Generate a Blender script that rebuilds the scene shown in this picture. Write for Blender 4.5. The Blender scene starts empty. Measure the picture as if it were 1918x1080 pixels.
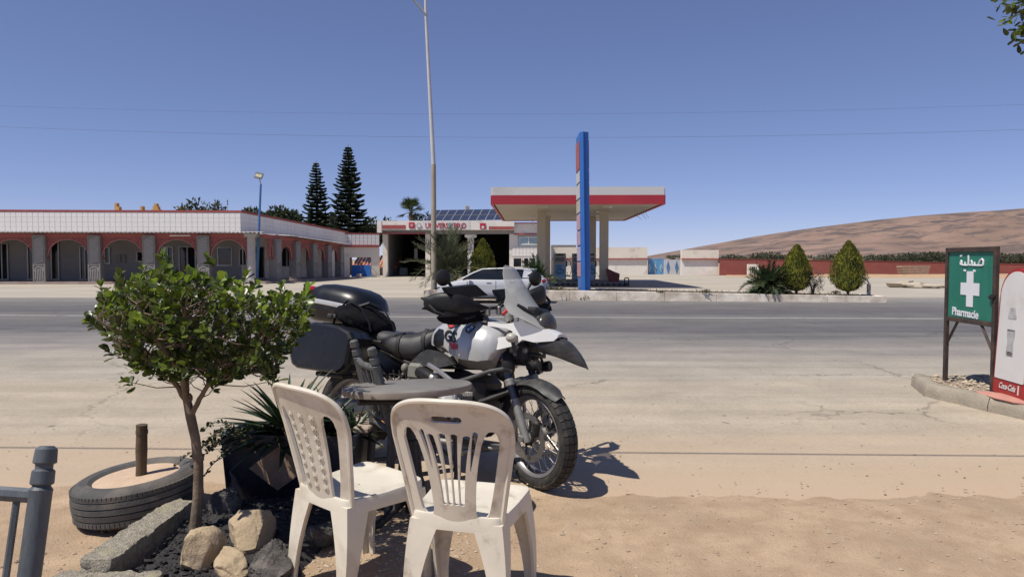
import bpy, math, random
from mathutils import Vector, Matrix, Quaternion, noise
import mathutils
R = math.radians
sc = bpy.context.scene
COL = sc.collection
# ---------------------------------------------------------------- camera, sky, sun, exposure
CAM_H = 1.4; LENS = 25.0; PITCH = 2.278
cam_d = bpy.data.cameras.new('camera'); cam = bpy.data.objects.new('camera', cam_d); COL.objects.link(cam)
cam.location = (0, 0, CAM_H); cam.rotation_euler = (R(90 - PITCH), 0, 0)
cam_d.lens = LENS; cam_d.sensor_width = 36; cam_d.clip_start = .05; cam_d.clip_end = 12000
sc.camera = cam
SUN_A, SUN_B = .48, .31                      # ground shadow offset per metre of height (right, away)
sun_dir = Vector((-SUN_A, -SUN_B, 1)).normalized()
w = bpy.data.worlds.new('World'); sc.world = w; w.use_nodes = True
nt = w.node_tree; bg = nt.nodes['Background']
sky = nt.nodes.new('ShaderNodeTexSky'); sky.sky_type = 'NISHITA'; sky.sun_disc = False
sky.sun_elevation = math.asin(sun_dir.z); sky.sun_rotation = math.atan2(sun_dir.x, sun_dir.y)
sky.altitude = 1000; sky.air_density = .7; sky.dust_density = 0; sky.ozone_density = 8
gm = nt.nodes.new('ShaderNodeGamma'); gm.inputs[1].default_value = .74
tn = nt.nodes.new('ShaderNodeMix'); tn.data_type = 'RGBA'; tn.blend_type = 'MULTIPLY'; tn.inputs[0].default_value = 1; tn.inputs[7].default_value = (1.12, .975, 1.12, 1)
nt.links.new(sky.outputs[0], gm.inputs[0]); nt.links.new(gm.outputs[0], tn.inputs[6])
nt.links.new(tn.outputs[2], bg.inputs[0]); bg.inputs[1].default_value = .15
sl = bpy.data.lights.new('sun', 'SUN'); sl.energy = 5.0; sl.angle = R(.53); sl.color = (1, .945, .85)
so = bpy.data.objects.new('sun', sl); COL.objects.link(so); so.location = (-20, -10, 40)
so.rotation_euler = (-sun_dir).to_track_quat('-Z', 'Y').to_euler()
sc.view_settings.view_transform = 'Standard'; sc.view_settings.look = 'None'
sc.view_settings.exposure = 0.0; sc.view_settings.gamma = 1; sc.view_settings.use_curve_mapping = False
sc.render.engine = 'CYCLES'; sc.cycles.max_bounces = 6; sc.cycles.transparent_max_bounces = 12
# ---------------------------------------------------------------- helpers
FPX = LENS / 36 * 1918; _c, _s = math.cos(R(PITCH)), math.sin(R(PITCH))
def _ray(px, py):
    u = (px - 959) / FPX; v = (540 - py) / FPX
    return Vector((u, _c + v * _s, -_s + v * _c))
def at(px, py, Y):
    d = _ray(px, py); return d * (Y / d.y) + Vector((0, 0, CAM_H))
def gnd(px, py, z=0):
    d = _ray(px, py); return d * ((z - CAM_H) / d.z) + Vector((0, 0, CAM_H))
def V(*a): return Vector(a)
def T(x, y, z): return Matrix.Translation((x, y, z))
def RX(a): return Matrix.Rotation(R(a), 4, 'X')
def RY(a): return Matrix.Rotation(R(a), 4, 'Y')
def RZ(a): return Matrix.Rotation(R(a), 4, 'Z')
def SC(x, y, z): return Matrix.Diagonal((x, y, z, 1))
def frame_of(d, up=None):
    d = d.normalized(); up = up or (V(0, 0, 1) if abs(d.z) < .95 else V(1, 0, 0))
    x = up.cross(d).normalized(); y = d.cross(x)
    return x, y, d
class MB:
    def __init__(s): s.v = []; s.f = []; s.sm = []; s.mi = []
    def add(s, vs, fs, smooth=False, M=None, mi=0):
        o = len(s.v)
        s.v += [(M @ Vector(p)) for p in vs] if M else [Vector(p) for p in vs]
        s.f += [tuple(i + o for i in f) for f in fs]; s.sm += [smooth] * len(fs); s.mi += [mi] * len(fs)
        return s
    def box(s, c, size, M=None, b=0, mi=0):
        x, y, z = (k / 2 for k in size); c = Vector(c)
        if not b:
            vs = [(c.x + i * x, c.y + j * y, c.z + k * z) for i in (-1, 1) for j in (-1, 1) for k in (-1, 1)]
            fs = [(0, 1, 3, 2), (4, 6, 7, 5), (0, 4, 5, 1), (2, 3, 7, 6), (0, 2, 6, 4), (1, 5, 7, 3)]
            return s.add(vs, fs, False, M, mi)
        b = min(b, x * .9, y * .9, z * .9); vs = []; ix = {}
        for i in (-1, 1):
            for j in (-1, 1):
                for k in (-1, 1):
                    for a in range(3):
                        p = [i * (x - (b if a != 0 else 0)), j * (y - (b if a != 1 else 0)), k * (z - (b if a != 2 else 0))]
                        ix[i, j, k, a] = len(vs); vs.append((c.x + p[0], c.y + p[1], c.z + p[2]))
        fs = []
        for sg in (-1, 1):
            q = [ix[sg, -1, -1, 0], ix[sg, 1, -1, 0], ix[sg, 1, 1, 0], ix[sg, -1, 1, 0]]; fs.append(q if sg > 0 else q[::-1])
            q = [ix[-1, sg, -1, 1], ix[-1, sg, 1, 1], ix[1, sg, 1, 1], ix[1, sg, -1, 1]]; fs.append(q if sg > 0 else q[::-1])
            q = [ix[-1, -1, sg, 2], ix[1, -1, sg, 2], ix[1, 1, sg, 2], ix[-1, 1, sg, 2]]; fs.append(q if sg > 0 else q[::-1])
            for t in (-1, 1):
                fs.append([ix[sg, t, -1, 0], ix[sg, t, 1, 0], ix[sg, t, 1, 1], ix[sg, t, -1, 1]])
                fs.append([ix[sg, -1, t, 0], ix[sg, 1, t, 0], ix[sg, 1, t, 2], ix[sg, -1, t, 2]])
                fs.append([ix[-1, sg, t, 1], ix[1, sg, t, 1], ix[1, sg, t, 2], ix[-1, sg, t, 2]])
                for u in (-1, 1): fs.append([ix[sg, t, u, 0], ix[sg, t, u, 1], ix[sg, t, u, 2]])
        C = Vector(c); out = []
        for f in fs:
            P = [Vector(vs[i]) for i in f]; n = (P[1] - P[0]).cross(P[2] - P[0]); m = sum(P, Vector()) / len(P) - C
            out.append(tuple(f) if n.dot(m) > 0 else tuple(f[::-1]))
        return s.add(vs, out, True, M, mi)
    def tube(s, pts, r, n=8, closed=False, caps=True, M=None, mi=0, flat=1.0, up=None):
        pts = [Vector(p) for p in pts]; m = len(pts); rs = r if isinstance(r, (list, tuple)) else [r] * m
        vs = []; fs = []; x = None
        for i, p in enumerate(pts):
            if closed: t = pts[(i + 1) % m] - pts[i - 1]
            else: t = pts[min(i + 1, m - 1)] - pts[max(i - 1, 0)]
            if t.length < 1e-9: t = V(0, 0, 1)
            t.normalize()
            if x is None: x, y, _ = frame_of(t, up)
            else:
                x = x - t * x.dot(t); x = x.normalized() if x.length > 1e-6 else frame_of(t)[0]; y = t.cross(x)
            for k in range(n):
                a = 2 * math.pi * k / n; vs.append(p + x * (math.cos(a) * rs[i]) + y * (math.sin(a) * rs[i] * flat))
        for i in range(m if closed else m - 1):
            j = (i + 1) % m
            for k in range(n):
                l = (k + 1) % n; fs.append((i * n + k, i * n + l, j * n + l, j * n + k))
        s.add(vs, fs, True, M, mi)
        if caps and not closed:
            o = len(s.v) - len(vs)
            s.f += [tuple(o + k for k in range(n))[::-1], tuple(o + (m - 1) * n + k for k in range(n))]; s.sm += [False] * 2; s.mi += [mi] * 2
        return s
    def lathe(s, prof, n=24, M=None, mi=0, a0=0, a1=2 * math.pi):
        full = abs(a1 - a0 - 2 * math.pi) < 1e-6; k = n if full else n + 1; vs = []; fs = []
        for (r, z) in prof:
            for i in range(k):
                a = a0 + (a1 - a0) * i / n; vs.append((r * math.cos(a), r * math.sin(a), z))
        for j in range(len(prof) - 1):
            for i in range(n):
                l = (i + 1) % k; fs.append((j * k + i, j * k + l, (j + 1) * k + l, (j + 1) * k + i))
        return s.add(vs, fs, True, M, mi)
    def prism(s, poly, h0, h1, M=None, mi=0, smooth=False):
        n = len(poly); vs = [(x, y, h0) for x, y in poly] + [(x, y, h1) for x, y in poly]
        fs = [tuple(range(n))[::-1], tuple(range(n, 2 * n))]
        s.add(vs, fs, False, M, mi); o = len(s.v) - 2 * n
        for i in range(n):
            j = (i + 1) % n; s.f.append((o + i, o + j, o + n + j, o + n + i)); s.sm.append(smooth); s.mi.append(mi)
        return s
    def loft(s, rings, caps=True, M=None, mi=0, closed=True):
        n = len(rings[0]); vs = [p for r in rings for p in r]; fs = []
        for i in range(len(rings) - 1):
            for k in range(n if closed else n - 1):
                l = (k + 1) % n; fs.append((i * n + k, i * n + l, (i + 1) * n + l, (i + 1) * n + k))
        s.add(vs, fs, True, M, mi)
        if caps and closed:
            o = len(s.v) - len(vs); m = len(rings)
            s.f += [tuple(o + k for k in range(n))[::-1], tuple(o + (m - 1) * n + k for k in range(n))]; s.sm += [True] * 2; s.mi += [mi] * 2
        return s
    def ball(s, c, r, n=12, M=None, mi=0, jit=0, seed=0):
        r = r if isinstance(r, (list, tuple)) else (r, r, r); rows = max(4, n // 2); vs = []; fs = []; c = Vector(c)
        for j in range(rows + 1):
            t = math.pi * j / rows
            for i in range(n):
                a = 2 * math.pi * i / n; d = V(math.sin(t) * math.cos(a), math.sin(t) * math.sin(a), math.cos(t))
                k = 1 + (jit * noise.noise(d * 1.7 + V(seed, seed * .37, 0)) if jit else 0)
                vs.append(c + V(d.x * r[0] * k, d.y * r[1] * k, d.z * r[2] * k))
        for j in range(rows):
            for i in range(n):
                l = (i + 1) % n; fs.append((j * n + i, (j + 1) * n + i, (j + 1) * n + l, j * n + l))
        return s.add(vs, fs, True, M, mi)
    def mesh(s, name, ang=35):
        me = bpy.data.meshes.new(name); me.from_pydata([tuple(p) for p in s.v], [], s.f); 
        me.polygons.foreach_set('use_smooth', s.sm)
        if any(s.mi): me.polygons.foreach_set('material_index', s.mi)
        me.update()
        if ang and any(s.sm): me.set_sharp_from_angle(angle=R(ang))
        return me
    def build(s, name, mat, parent=None, world=False, M=None, ang=35):
        me = s.mesh(name, ang)
        for m in (mat if isinstance(mat, (list, tuple)) else [mat]): me.materials.append(m)
        return link(name, me, parent, world, M)
def link(name, me, parent=None, world=False, M=None):
    o = bpy.data.objects.new(name, me); COL.objects.link(o)
    if M is not None: o.matrix_basis = M
    if parent:
        o.parent = parent
        if world: o.matrix_parent_inverse = wm(parent).inverted()
    return o
def wm(o):
    m = o.matrix_basis.copy()
    if o.parent: m = wm(o.parent) @ o.matrix_parent_inverse @ m
    return m
def tag(o, label, cat, group=None):
    o['label'] = label; o['category'] = cat
    if group: o['group'] = group
    return o
def thing(name, label, cat, loc=(0, 0, 0), rz=0, group=None, M=None):
    o = bpy.data.objects.new(name, None); COL.objects.link(o); o.empty_display_size = .1
    o.matrix_basis = M if M is not None else T(*loc) @ RZ(rz)
    return tag(o, label, cat, group)
def kind(o, k): o['kind'] = k; return o
def copy_tree(o, parent=None):
    c = o.copy(); COL.objects.link(c); c.parent = parent
    for ch in list(o.children): copy_tree(ch, c)
    return c
def sheet(f, x0, x1, y0, y1, nx, ny, th, mp=None, mb=None):
    """Solid plate with holes: f(x,y)<0 is inside; mp(x,y,t) bends it into space."""
    mp = mp or (lambda x, y, t: (x, y, t)); mb = mb or MB()
    X = [x0 + (x1 - x0) * i / nx for i in range(nx + 1)]; Y = [y0 + (y1 - y0) * j / ny for j in range(ny + 1)]
    g = [[f(x, y) for y in Y] for x in X]; ids = {}; P = []
    def corner(i, j):
        k = (i, j)
        if k not in ids: ids[k] = len(P); P.append((X[i], Y[j]))
        return ids[k]
    def edge(a, b):
        k = (min(a, b), max(a, b))
        if k not in ids:
            (i, j), (m, n) = k; fa, fb = g[i][j], g[m][n]; t = fa / (fa - fb)
            ids[k] = len(P); P.append((X[i] + (X[m] - X[i]) * t, Y[j] + (Y[n] - Y[j]) * t))
        return ids[k]
    faces = []; rim = []
    for i in range(nx):
        for j in range(ny):
            cs = [(i, j), (i + 1, j), (i + 1, j + 1), (i, j + 1)]; ins = [g[a][b] < 0 for a, b in cs]
            if not any(ins): continue
            poly = []
            for k in range(4):
                l = (k + 1) % 4
                if ins[k]: poly.append((corner(*cs[k]), 0))
                if ins[k] != ins[l]: poly.append((edge(cs[k], cs[l]), 1 if ins[k] else 2))
            n = len(poly)
            if n < 3: continue
            faces.append([p for p, _ in poly])
            for k in range(n):
                if poly[k][1] == 1 and poly[(k + 1) % n][1] == 2: rim.append((poly[k][0], poly[(k + 1) % n][0]))
    n = len(P); vs = [mp(x, y, th / 2) for x, y in P] + [mp(x, y, -th / 2) for x, y in P]
    mb.add(vs, [tuple(q) for q in faces] + [tuple(k + n for k in q[::-1]) for q in faces], True)
    o = len(mb.v) - 2 * n
    for a, b in rim: mb.f.append((o + b, o + a, o + a + n, o + b + n)); mb.sm.append(True); mb.mi.append(0)
    return mb
def text_mb(txt, size, ext=.004, mb=None, M=None, align='CENTER', shear=0, bold=0, spacing=1):
    cu = bpy.data.curves.new('t', 'FONT'); cu.body = txt; cu.size = size; cu.extrude = ext; cu.align_x = align; cu.shear = shear
    cu.offset = bold; cu.space_character = spacing; cu.resolution_u = 3
    o = bpy.data.objects.new('t', cu); COL.objects.link(o); me = bpy.data.meshes.new_from_object(o)
    mb = mb or MB(); mb.add([v.co.copy() for v in me.vertices], [tuple(p.vertices) for p in me.polygons], False, M)
    bpy.data.objects.remove(o); bpy.data.curves.remove(cu); bpy.data.meshes.remove(me)
    return mb
# ---------------------------------------------------------------- materials
def _n(nt, t, **k):
    n = nt.nodes.new(t)
    for a, b in k.items():
        if a in n.inputs: n.inputs[a].default_value = b
        else: setattr(n, a, b)
    return n
def pm(name, col, rough=.7, metal=0, var=.12, vs=3., col2=None, s2=2., t2=.55, w2=.12, bump=0., bs=60., spec=.5, coat=0, trans=0, detail=5, stretch=None, alpha=1, backf=0):
    col = tuple(c * .86 for c in col); col2 = tuple(c * .86 for c in col2) if col2 else None
    m = bpy.data.materials.new(name); m.use_nodes = True; nt = m.node_tree; b = nt.nodes['Principled BSDF']; L = nt.links.new
    tc = _n(nt, 'ShaderNodeTexCoord'); vec = tc.outputs['Object']
    if stretch:
        mpn = _n(nt, 'ShaderNodeMapping'); mpn.inputs['Scale'].default_value = stretch; L(vec, mpn.inputs[0]); vec = mpn.outputs[0]
    nz = _n(nt, 'ShaderNodeTexNoise', Scale=vs, Detail=detail, Roughness=.62); L(vec, nz.inputs['Vector'])
    rp = _n(nt, 'ShaderNodeValToRGB'); e = rp.color_ramp.elements
    e[0].position = .3; e[1].position = .7
    e[0].color = (*[max(0, c * (1 - var)) for c in col], 1); e[1].color = (*[min(1, c * (1 + var)) for c in col], 1)
    L(nz.outputs['Fac'], rp.inputs[0]); out = rp.outputs[0]
    if col2:
        n2 = _n(nt, 'ShaderNodeTexNoise', Scale=s2, Detail=7, Roughness=.65); L(vec, n2.inputs['Vector'])
        r2 = _n(nt, 'ShaderNodeMapRange'); r2.inputs[1].default_value = t2 - w2; r2.inputs[2].default_value = t2 + w2; L(n2.outputs['Fac'], r2.inputs[0])
        mx = _n(nt, 'ShaderNodeMix', data_type='RGBA'); L(r2.outputs[0], mx.inputs[0]); L(out, mx.inputs[6]); mx.inputs[7].default_value = (*col2, 1); out = mx.outputs[2]
    L(out, b.inputs['Base Color'])
    b.inputs['Roughness'].default_value = rough; b.inputs['Metallic'].default_value = metal
    b.inputs['Specular IOR Level'].default_value = spec; b.inputs['Coat Weight'].default_value = coat; b.inputs['Transmission Weight'].default_value = trans
    b.inputs['Alpha'].default_value = alpha
    if bump:
        nb = _n(nt, 'ShaderNodeTexNoise', Scale=bs, Detail=6, Roughness=.65); L(vec, nb.inputs['Vector'])
        bp = _n(nt, 'ShaderNodeBump', Strength=bump, Distance=.02); L(nb.outputs['Fac'], bp.inputs['Height']); L(bp.outputs[0], b.inputs['Normal'])
    if backf:
        tr = _n(nt, 'ShaderNodeBsdfTranslucent'); L(out, tr.inputs[0]); ms = _n(nt, 'ShaderNodeMixShader'); ms.inputs[0].default_value = backf
        L(b.outputs[0], ms.inputs[1]); L(tr.outputs[0], ms.inputs[2]); L(ms.outputs[0], nt.nodes['Material Output'].inputs[0])
    return m
def glass(name, col, rough=.05, alpha=.5, var=.1):
    return pm(name, col, rough, var=var, alpha=alpha, spec=.6)
rnd = random.Random(7)
M_white = pm('white_render', (.86, .81, .74), .85, var=.08, vs=.7, col2=(.42, .37, .31), s2=1.2, t2=.68, bump=.1, bs=20)
M_cream = pm('cream_render', (.87, .79, .67), .85, var=.07, vs=.5, col2=(.40, .34, .28), s2=.9, t2=.66)
M_tile = pm('white_tile', (.93, .89, .84), .35, var=.05, vs=.9)
M_grout = pm('grout', (.60, .58, .55), .9)
M_redtrim = pm('red_trim', (.40, .085, .075), .6, var=.15, vs=2)
M_redbrown = pm('red_wall_paint', (.25, .068, .054), .8, var=.14, vs=1.5, col2=(.24, .06, .05), s2=5)
M_grey = pm('grey_render', (.30, .285, .27), .85, var=.12, vs=2)
M_lgrey = pm('lattice_grey', (.46, .44, .42), .8, var=.1, vs=3)
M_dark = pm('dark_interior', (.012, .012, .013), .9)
M_glassdk = pm('dark_glass', (.012, .014, .018), .08, spec=.6)
M_alu = pm('aluminium', (.45, .44, .43), .4, metal=.6)
M_blue = pm('blue_paint', (.03, .15, .50), .45, var=.1, vs=2)
M_lblue = pm('light_blue_paint', (.12, .34, .60), .6, var=.15, vs=3)
M_orange = pm('orange_render', (.62, .36, .13), .85, var=.12, vs=1)
M_corr = pm('corrugated_sheet', (.45, .41, .38), .6, var=.2, vs=4)
# ================================================================ SETTING
def ground_mat():
    m = pm('sandy_dirt', (.52, .38, .255), .95, var=.20, vs=1.6, col2=(.40, .28, .18), s2=5, t2=.57, w2=.16, bump=.6, bs=70, spec=.2, detail=9)
    return m
def graded(lo, hi, f0, f1, step, grow=1.35):
    a = []; x = f0
    while x < f1: a.append(x); x += step
    a.append(f1); d = step; x = f1
    while x < hi: d *= grow; x += d; a.append(min(x, hi))
    d = step; x = f0
    while x > lo: d *= grow; x -= d; a.insert(0, max(x, lo))
    return a
def fbm(x, y, s, o=4):
    return sum(noise.noise(V(x * s * 2 ** k, y * s * 2 ** k, 3.1 * k)) / 2 ** k for k in range(o))
def grid_mesh(xs, ys, zf):
    mb = MB(); n = len(ys); vs = [(x, y, zf(x, y)) for x in xs for y in ys]
    mb.add(vs, [(i * n + j, (i + 1) * n + j, (i + 1) * n + j + 1, i * n + j + 1) for i in range(len(xs) - 1) for j in range(n - 1)], True)
    return mb
def road_edge(x): return 4.12 + .10 * fbm(x, 0, .8) + .05 * fbm(x, 5, 5, 3) + (.22 if x < -.6 else 0) * min(1, (-.6 - x))
def dirt_z(x, y):
    k = max(0, min(1, (road_edge(x) + .42 - y) / .60)); near = 1 if (-4 < x < 5 and y > .5) else 0
    return -.02 + k * (.02 + near * (.012 * fbm(x, y, 1.5) + .007 * fbm(x, y, 8, 4)))
xs = graded(-9000, 9000, -2.6, 3.2, .045); ys = graded(-300, 9000, 1.7, 4.5, .04)
g = grid_mesh(xs, ys, dirt_z).build('ground', ground_mat(), ang=0); kind(g, 'structure')

def road_mat():
    m = bpy.data.materials.new('dusty_asphalt'); m.use_nodes = True; nt = m.node_tree; b = nt.nodes['Principled BSDF']; L = nt.links.new
    tc = _n(nt, 'ShaderNodeTexCoord'); sx = _n(nt, 'ShaderNodeSeparateXYZ'); L(tc.outputs['Object'], sx.inputs[0])
    st = _n(nt, 'ShaderNodeMapping'); st.inputs['Scale'].default_value = (.12, 1, 1); L(tc.outputs['Object'], st.inputs[0])
    n1 = _n(nt, 'ShaderNodeTexNoise', Scale=1.1, Detail=6, Roughness=.6); L(st.outputs[0], n1.inputs['Vector'])
    ad = _n(nt, 'ShaderNodeMath', operation='MULTIPLY_ADD'); ad.inputs[1].default_value = 5.; L(n1.outputs['Fac'], ad.inputs[0]); L(sx.outputs[1], ad.inputs[2])
    tl = _n(nt, 'ShaderNodeMath', operation='MULTIPLY_ADD'); tl.inputs[1].default_value = .045; L(sx.outputs[0], tl.inputs[0]); L(ad.outputs[0], tl.inputs[2])
    mr = _n(nt, 'ShaderNodeMapRange'); mr.inputs[1].default_value = 4; mr.inputs[2].default_value = 32; L(tl.outputs[0], mr.inputs[0])
    rp = _n(nt, 'ShaderNodeValToRGB'); cr = rp.color_ramp
    dust = (.515, .435, .335); dust2 = (.45, .40, .33); asp = (.185, .175, .17); asd = (.145, .14, .145)
    stops = [(4, dust), (9.5, dust), (11.5, dust2), (13.6, (.33, .30, .27)), (15.6, (.235, .222, .21)), (16.6, asd), (18.6, asp), (20.2, (.20, .19, .18)), (21.5, asd), (24.2, asp), (26.6, (.25, .235, .22)), (29.5, (.36, .33, .29))]
    while len(cr.elements) < len(stops): cr.elements.new(.5)
    for e, (p, c) in zip(cr.elements, stops): e.position = (p - 4) / 28; e.color = (*[q * .86 for q in c], 1)
    L(mr.outputs[0], rp.inputs[0])
    # mottling + oil spots + fine grit
    n2 = _n(nt, 'ShaderNodeTexNoise', Scale=.9, Detail=8, Roughness=.7); L(tc.outputs['Object'], n2.inputs['Vector'])
    h2 = _n(nt, 'ShaderNodeMapRange'); h2.inputs[1].default_value = .3; h2.inputs[2].default_value = .7; h2.inputs[3].default_value = .80; h2.inputs[4].default_value = 1.1; L(n2.outputs['Fac'], h2.inputs[0])
    vo = _n(nt, 'ShaderNodeTexVoronoi', Scale=1.9); vo.inputs['Randomness'].default_value = 1
    nd = _n(nt, 'ShaderNodeTexNoise', Scale=6, Detail=3); L(tc.outputs['Object'], nd.inputs['Vector'])
    va = _n(nt, 'ShaderNodeVectorMath', operation='SCALE'); va.inputs['Scale'].default_value = .3; L(nd.outputs['Color'], va.inputs[0])
    vb = _n(nt, 'ShaderNodeVectorMath', operation='ADD'); L(tc.outputs['Object'], vb.inputs[0]); L(va.outputs[0], vb.inputs[1]); L(vb.outputs[0], vo.inputs['Vector'])
    wn = _n(nt, 'ShaderNodeSeparateColor'); L(vo.outputs['Color'], wn.inputs[0])
    thr = _n(nt, 'ShaderNodeMapRange'); thr.inputs[1].default_value = .35; thr.inputs[2].default_value = 1; thr.inputs[3].default_value = 0; thr.inputs[4].default_value = .11; L(wn.outputs[0], thr.inputs[0])
    cmp_ = _n(nt, 'ShaderNodeMath', operation='SUBTRACT'); L(thr.outputs[0], cmp_.inputs[0]); L(vo.outputs['Distance'], cmp_.inputs[1])
    sp = _n(nt, 'ShaderNodeMapRange'); sp.inputs[1].default_value = -.01; sp.inputs[2].default_value = .02; sp.inputs[3].default_value = 1; sp.inputs[4].default_value = .5; L(cmp_.outputs[0], sp.inputs[0])
    n3 = _n(nt, 'ShaderNodeTexNoise', Scale=45, Detail=4, Roughness=.8); L(tc.outputs['Object'], n3.inputs['Vector'])
    h3 = _n(nt, 'ShaderNodeMapRange'); h3.inputs[1].default_value = .3; h3.inputs[2].default_value = .7; h3.inputs[3].default_value = .78; h3.inputs[4].default_value = 1.12; L(n3.outputs['Fac'], h3.inputs[0])
    k1 = _n(nt, 'ShaderNodeMath', operation='MULTIPLY'); L(h2.outputs[0], k1.inputs[0]); L(sp.outputs[0], k1.inputs[1])
    k2 = _n(nt, 'ShaderNodeMath', operation='MULTIPLY'); L(k1.outputs[0], k2.inputs[0]); L(h3.outputs[0], k2.inputs[1])
    ve = _n(nt, 'ShaderNodeTexVoronoi', Scale=.42); ve.feature = 'DISTANCE_TO_EDGE'; L(vb.outputs[0], ve.inputs['Vector'])
    ce = _n(nt, 'ShaderNodeMapRange'); ce.inputs[1].default_value = .002; ce.inputs[2].default_value = .009; ce.inputs[3].default_value = 1; ce.inputs[4].default_value = 0; L(ve.outputs['Distance'], ce.inputs[0])
    nm = _n(nt, 'ShaderNodeTexNoise', Scale=.35, Detail=3); L(tc.outputs['Object'], nm.inputs['Vector'])
    mm = _n(nt, 'ShaderNodeMapRange'); mm.inputs[1].default_value = .50; mm.inputs[2].default_value = .60; mm.inputs[3].default_value = 0; mm.inputs[4].default_value = .42; L(nm.outputs['Fac'], mm.inputs[0])
    ck = _n(nt, 'ShaderNodeMath', operation='MULTIPLY'); L(ce.outputs[0], ck.inputs[0]); L(mm.outputs[0], ck.inputs[1])
    ci = _n(nt, 'ShaderNodeMath', operation='SUBTRACT'); ci.inputs[0].default_value = 1; L(ck.outputs[0], ci.inputs[1])
    s3 = _n(nt, 'ShaderNodeMapping'); s3.inputs['Scale'].default_value = (.05, 1.6, 1); L(tc.outputs['Object'], s3.inputs[0])
    n5 = _n(nt, 'ShaderNodeTexNoise', Scale=1.6, Detail=5, Roughness=.6); L(s3.outputs[0], n5.inputs['Vector'])
    h5 = _n(nt, 'ShaderNodeMapRange'); h5.inputs[1].default_value = .3; h5.inputs[2].default_value = .7; h5.inputs[3].default_value = .87; h5.inputs[4].default_value = 1.09; L(n5.outputs['Fac'], h5.inputs[0])
    k3 = _n(nt, 'ShaderNodeMath', operation='MULTIPLY'); L(k2.outputs[0], k3.inputs[0]); L(ci.outputs[0], k3.inputs[1])
    k4 = _n(nt, 'ShaderNodeMath', operation='MULTIPLY'); L(k3.outputs[0], k4.inputs[0]); L(h5.outputs[0], k4.inputs[1])
    vm = _n(nt, 'ShaderNodeVectorMath', operation='SCALE'); L(rp.outputs[0], vm.inputs[0]); L(k4.outputs[0], vm.inputs['Scale'])
    # orange dirt blown over the near edge
    nw = _n(nt, 'ShaderNodeTexNoise', Scale=.8, Detail=7, Roughness=.7); L(st.outputs[0], nw.inputs['Vector'])
    sm = _n(nt, 'ShaderNodeMath', operation='MULTIPLY_ADD'); sm.inputs[1].default_value = 3.2; L(nw.outputs['Fac'], sm.inputs[0]); L(sx.outputs[1], sm.inputs[2])
    mw = _n(nt, 'ShaderNodeMapRange'); mw.inputs[1].default_value = 5.75; mw.inputs[2].default_value = 7.6; mw.inputs[3].default_value = 1; mw.inputs[4].default_value = 0; L(sm.outputs[0], mw.inputs[0])
    mx = _n(nt, 'ShaderNodeMix', data_type='RGBA'); L(mw.outputs[0], mx.inputs[0]); L(vm.outputs[0], mx.inputs[6]); mx.inputs[7].default_value = (.455, .338, .232, 1)
    L(mx.outputs[2], b.inputs['Base Color']); b.inputs['Roughness'].default_value = .85; b.inputs['Specular IOR Level'].default_value = .25
    bp = _n(nt, 'ShaderNodeBump', Strength=.35, Distance=.01); L(n3.outputs['Fac'], bp.inputs['Height']); L(bp.outputs[0], b.inputs['Normal'])
    return m
xs = graded(-600, 600, -4, 6, .08); ys = [-.2, -.08, .05, .2, .34, .5] + [.8 + i * 1.2 for i in range(19)]
mb = MB(); n = len(ys)
for x in xs:
    e = road_edge(x)
    for j, t in enumerate(ys):
        mb.v.append(V(x, e + t if j < n - 1 else 26.4, (-.05, -.024, -.012, -.004, .003, .009)[j] if j < 6 else .014))
for i in range(len(xs) - 1):
    for j in range(n - 1): mb.f.append((i * n + j, (i + 1) * n + j, (i + 1) * n + j + 1, i * n + j + 1)); mb.sm.append(True); mb.mi.append(0)
kind(mb.build('road', road_mat(), ang=0), 'structure')
mb = MB(); xs = [-300 + i * 5 for i in range(121)]
for x in xs:
    y = 17.25 - .045 * x; mb.v += [V(x, y - .045, .018), V(x, y + .045, .018)]
mb.f = [(2 * i, 2 * i + 2, 2 * i + 3, 2 * i + 1) for i in range(len(xs) - 1)]; mb.sm = [False] * len(mb.f); mb.mi = [0] * len(mb.f)
kind(mb.build('road_marking', pm('worn_line_paint', (.70, .68, .64), .7, var=.1, vs=2, col2=(.3, .28, .26), s2=1.5, t2=.62, w2=.05)), 'structure')
mb = MB(); mb.add([(7.25, 9.35, .018), (8.0, 9.22, .018), (8.02, 9.33, .018), (7.3, 9.47, .018)], [(0, 1, 2, 3)])
kind(mb.build('road_marking', bpy.data.materials['worn_line_paint']), 'structure')
# forecourt beyond the road
fm = pm('forecourt_concrete', (.49, .435, .35), .9, var=.10, vs=.5, col2=(.40, .355, .30), s2=.55, t2=.56, w2=.12, bump=.12, bs=15, stretch=(.25, 1, 1), spec=.25)
mb = MB(); mb.add([(-70, 26.35, .008), (70, 26.35, .008), (70, 52, .008), (26, 57, .008), (16, 68, .008), (16, 75, .008), (-70, 75, .008)], [tuple(range(7))])
kind(mb.build('forecourt', fm), 'structure')
# kerb island on the far side
M_kerb = pm('kerb_limewash', (.90, .82, .71), .9, var=.1, vs=1.5, col2=(.43, .34, .25), s2=1.6, t2=.55, w2=.15, bump=.2, bs=14)
M_soil = pm('island_soil', (.12, .085, .055), .95, var=.3, vs=6, bump=.5, bs=25)
isl = bpy.data.objects.new('kerb_island', None); COL.objects.link(isl); kind(isl, 'structure')
FR = [V(-3.1, 24.9, .36), V(-.4, 24.8, .36), V(2.0, 24.6, .35), V(5.2, 24.2, .31), V(8.6, 23.78, .26), V(12.3, 23.3, .21)]
BK = [V(-3.2, 27.6, .36), V(-.4, 27.5, .36), V(2.0, 27.2, .35), V(5.2, 26.8, .31), V(8.6, 26.1, .26), V(12.5, 25.4, .21)]
mb = MB(); q = FR + BK[::-1]
kk = len(FR); vs = [p - V(0, 0, .03) for p in FR] + [p - V(0, 0, .03) for p in BK]
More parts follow.
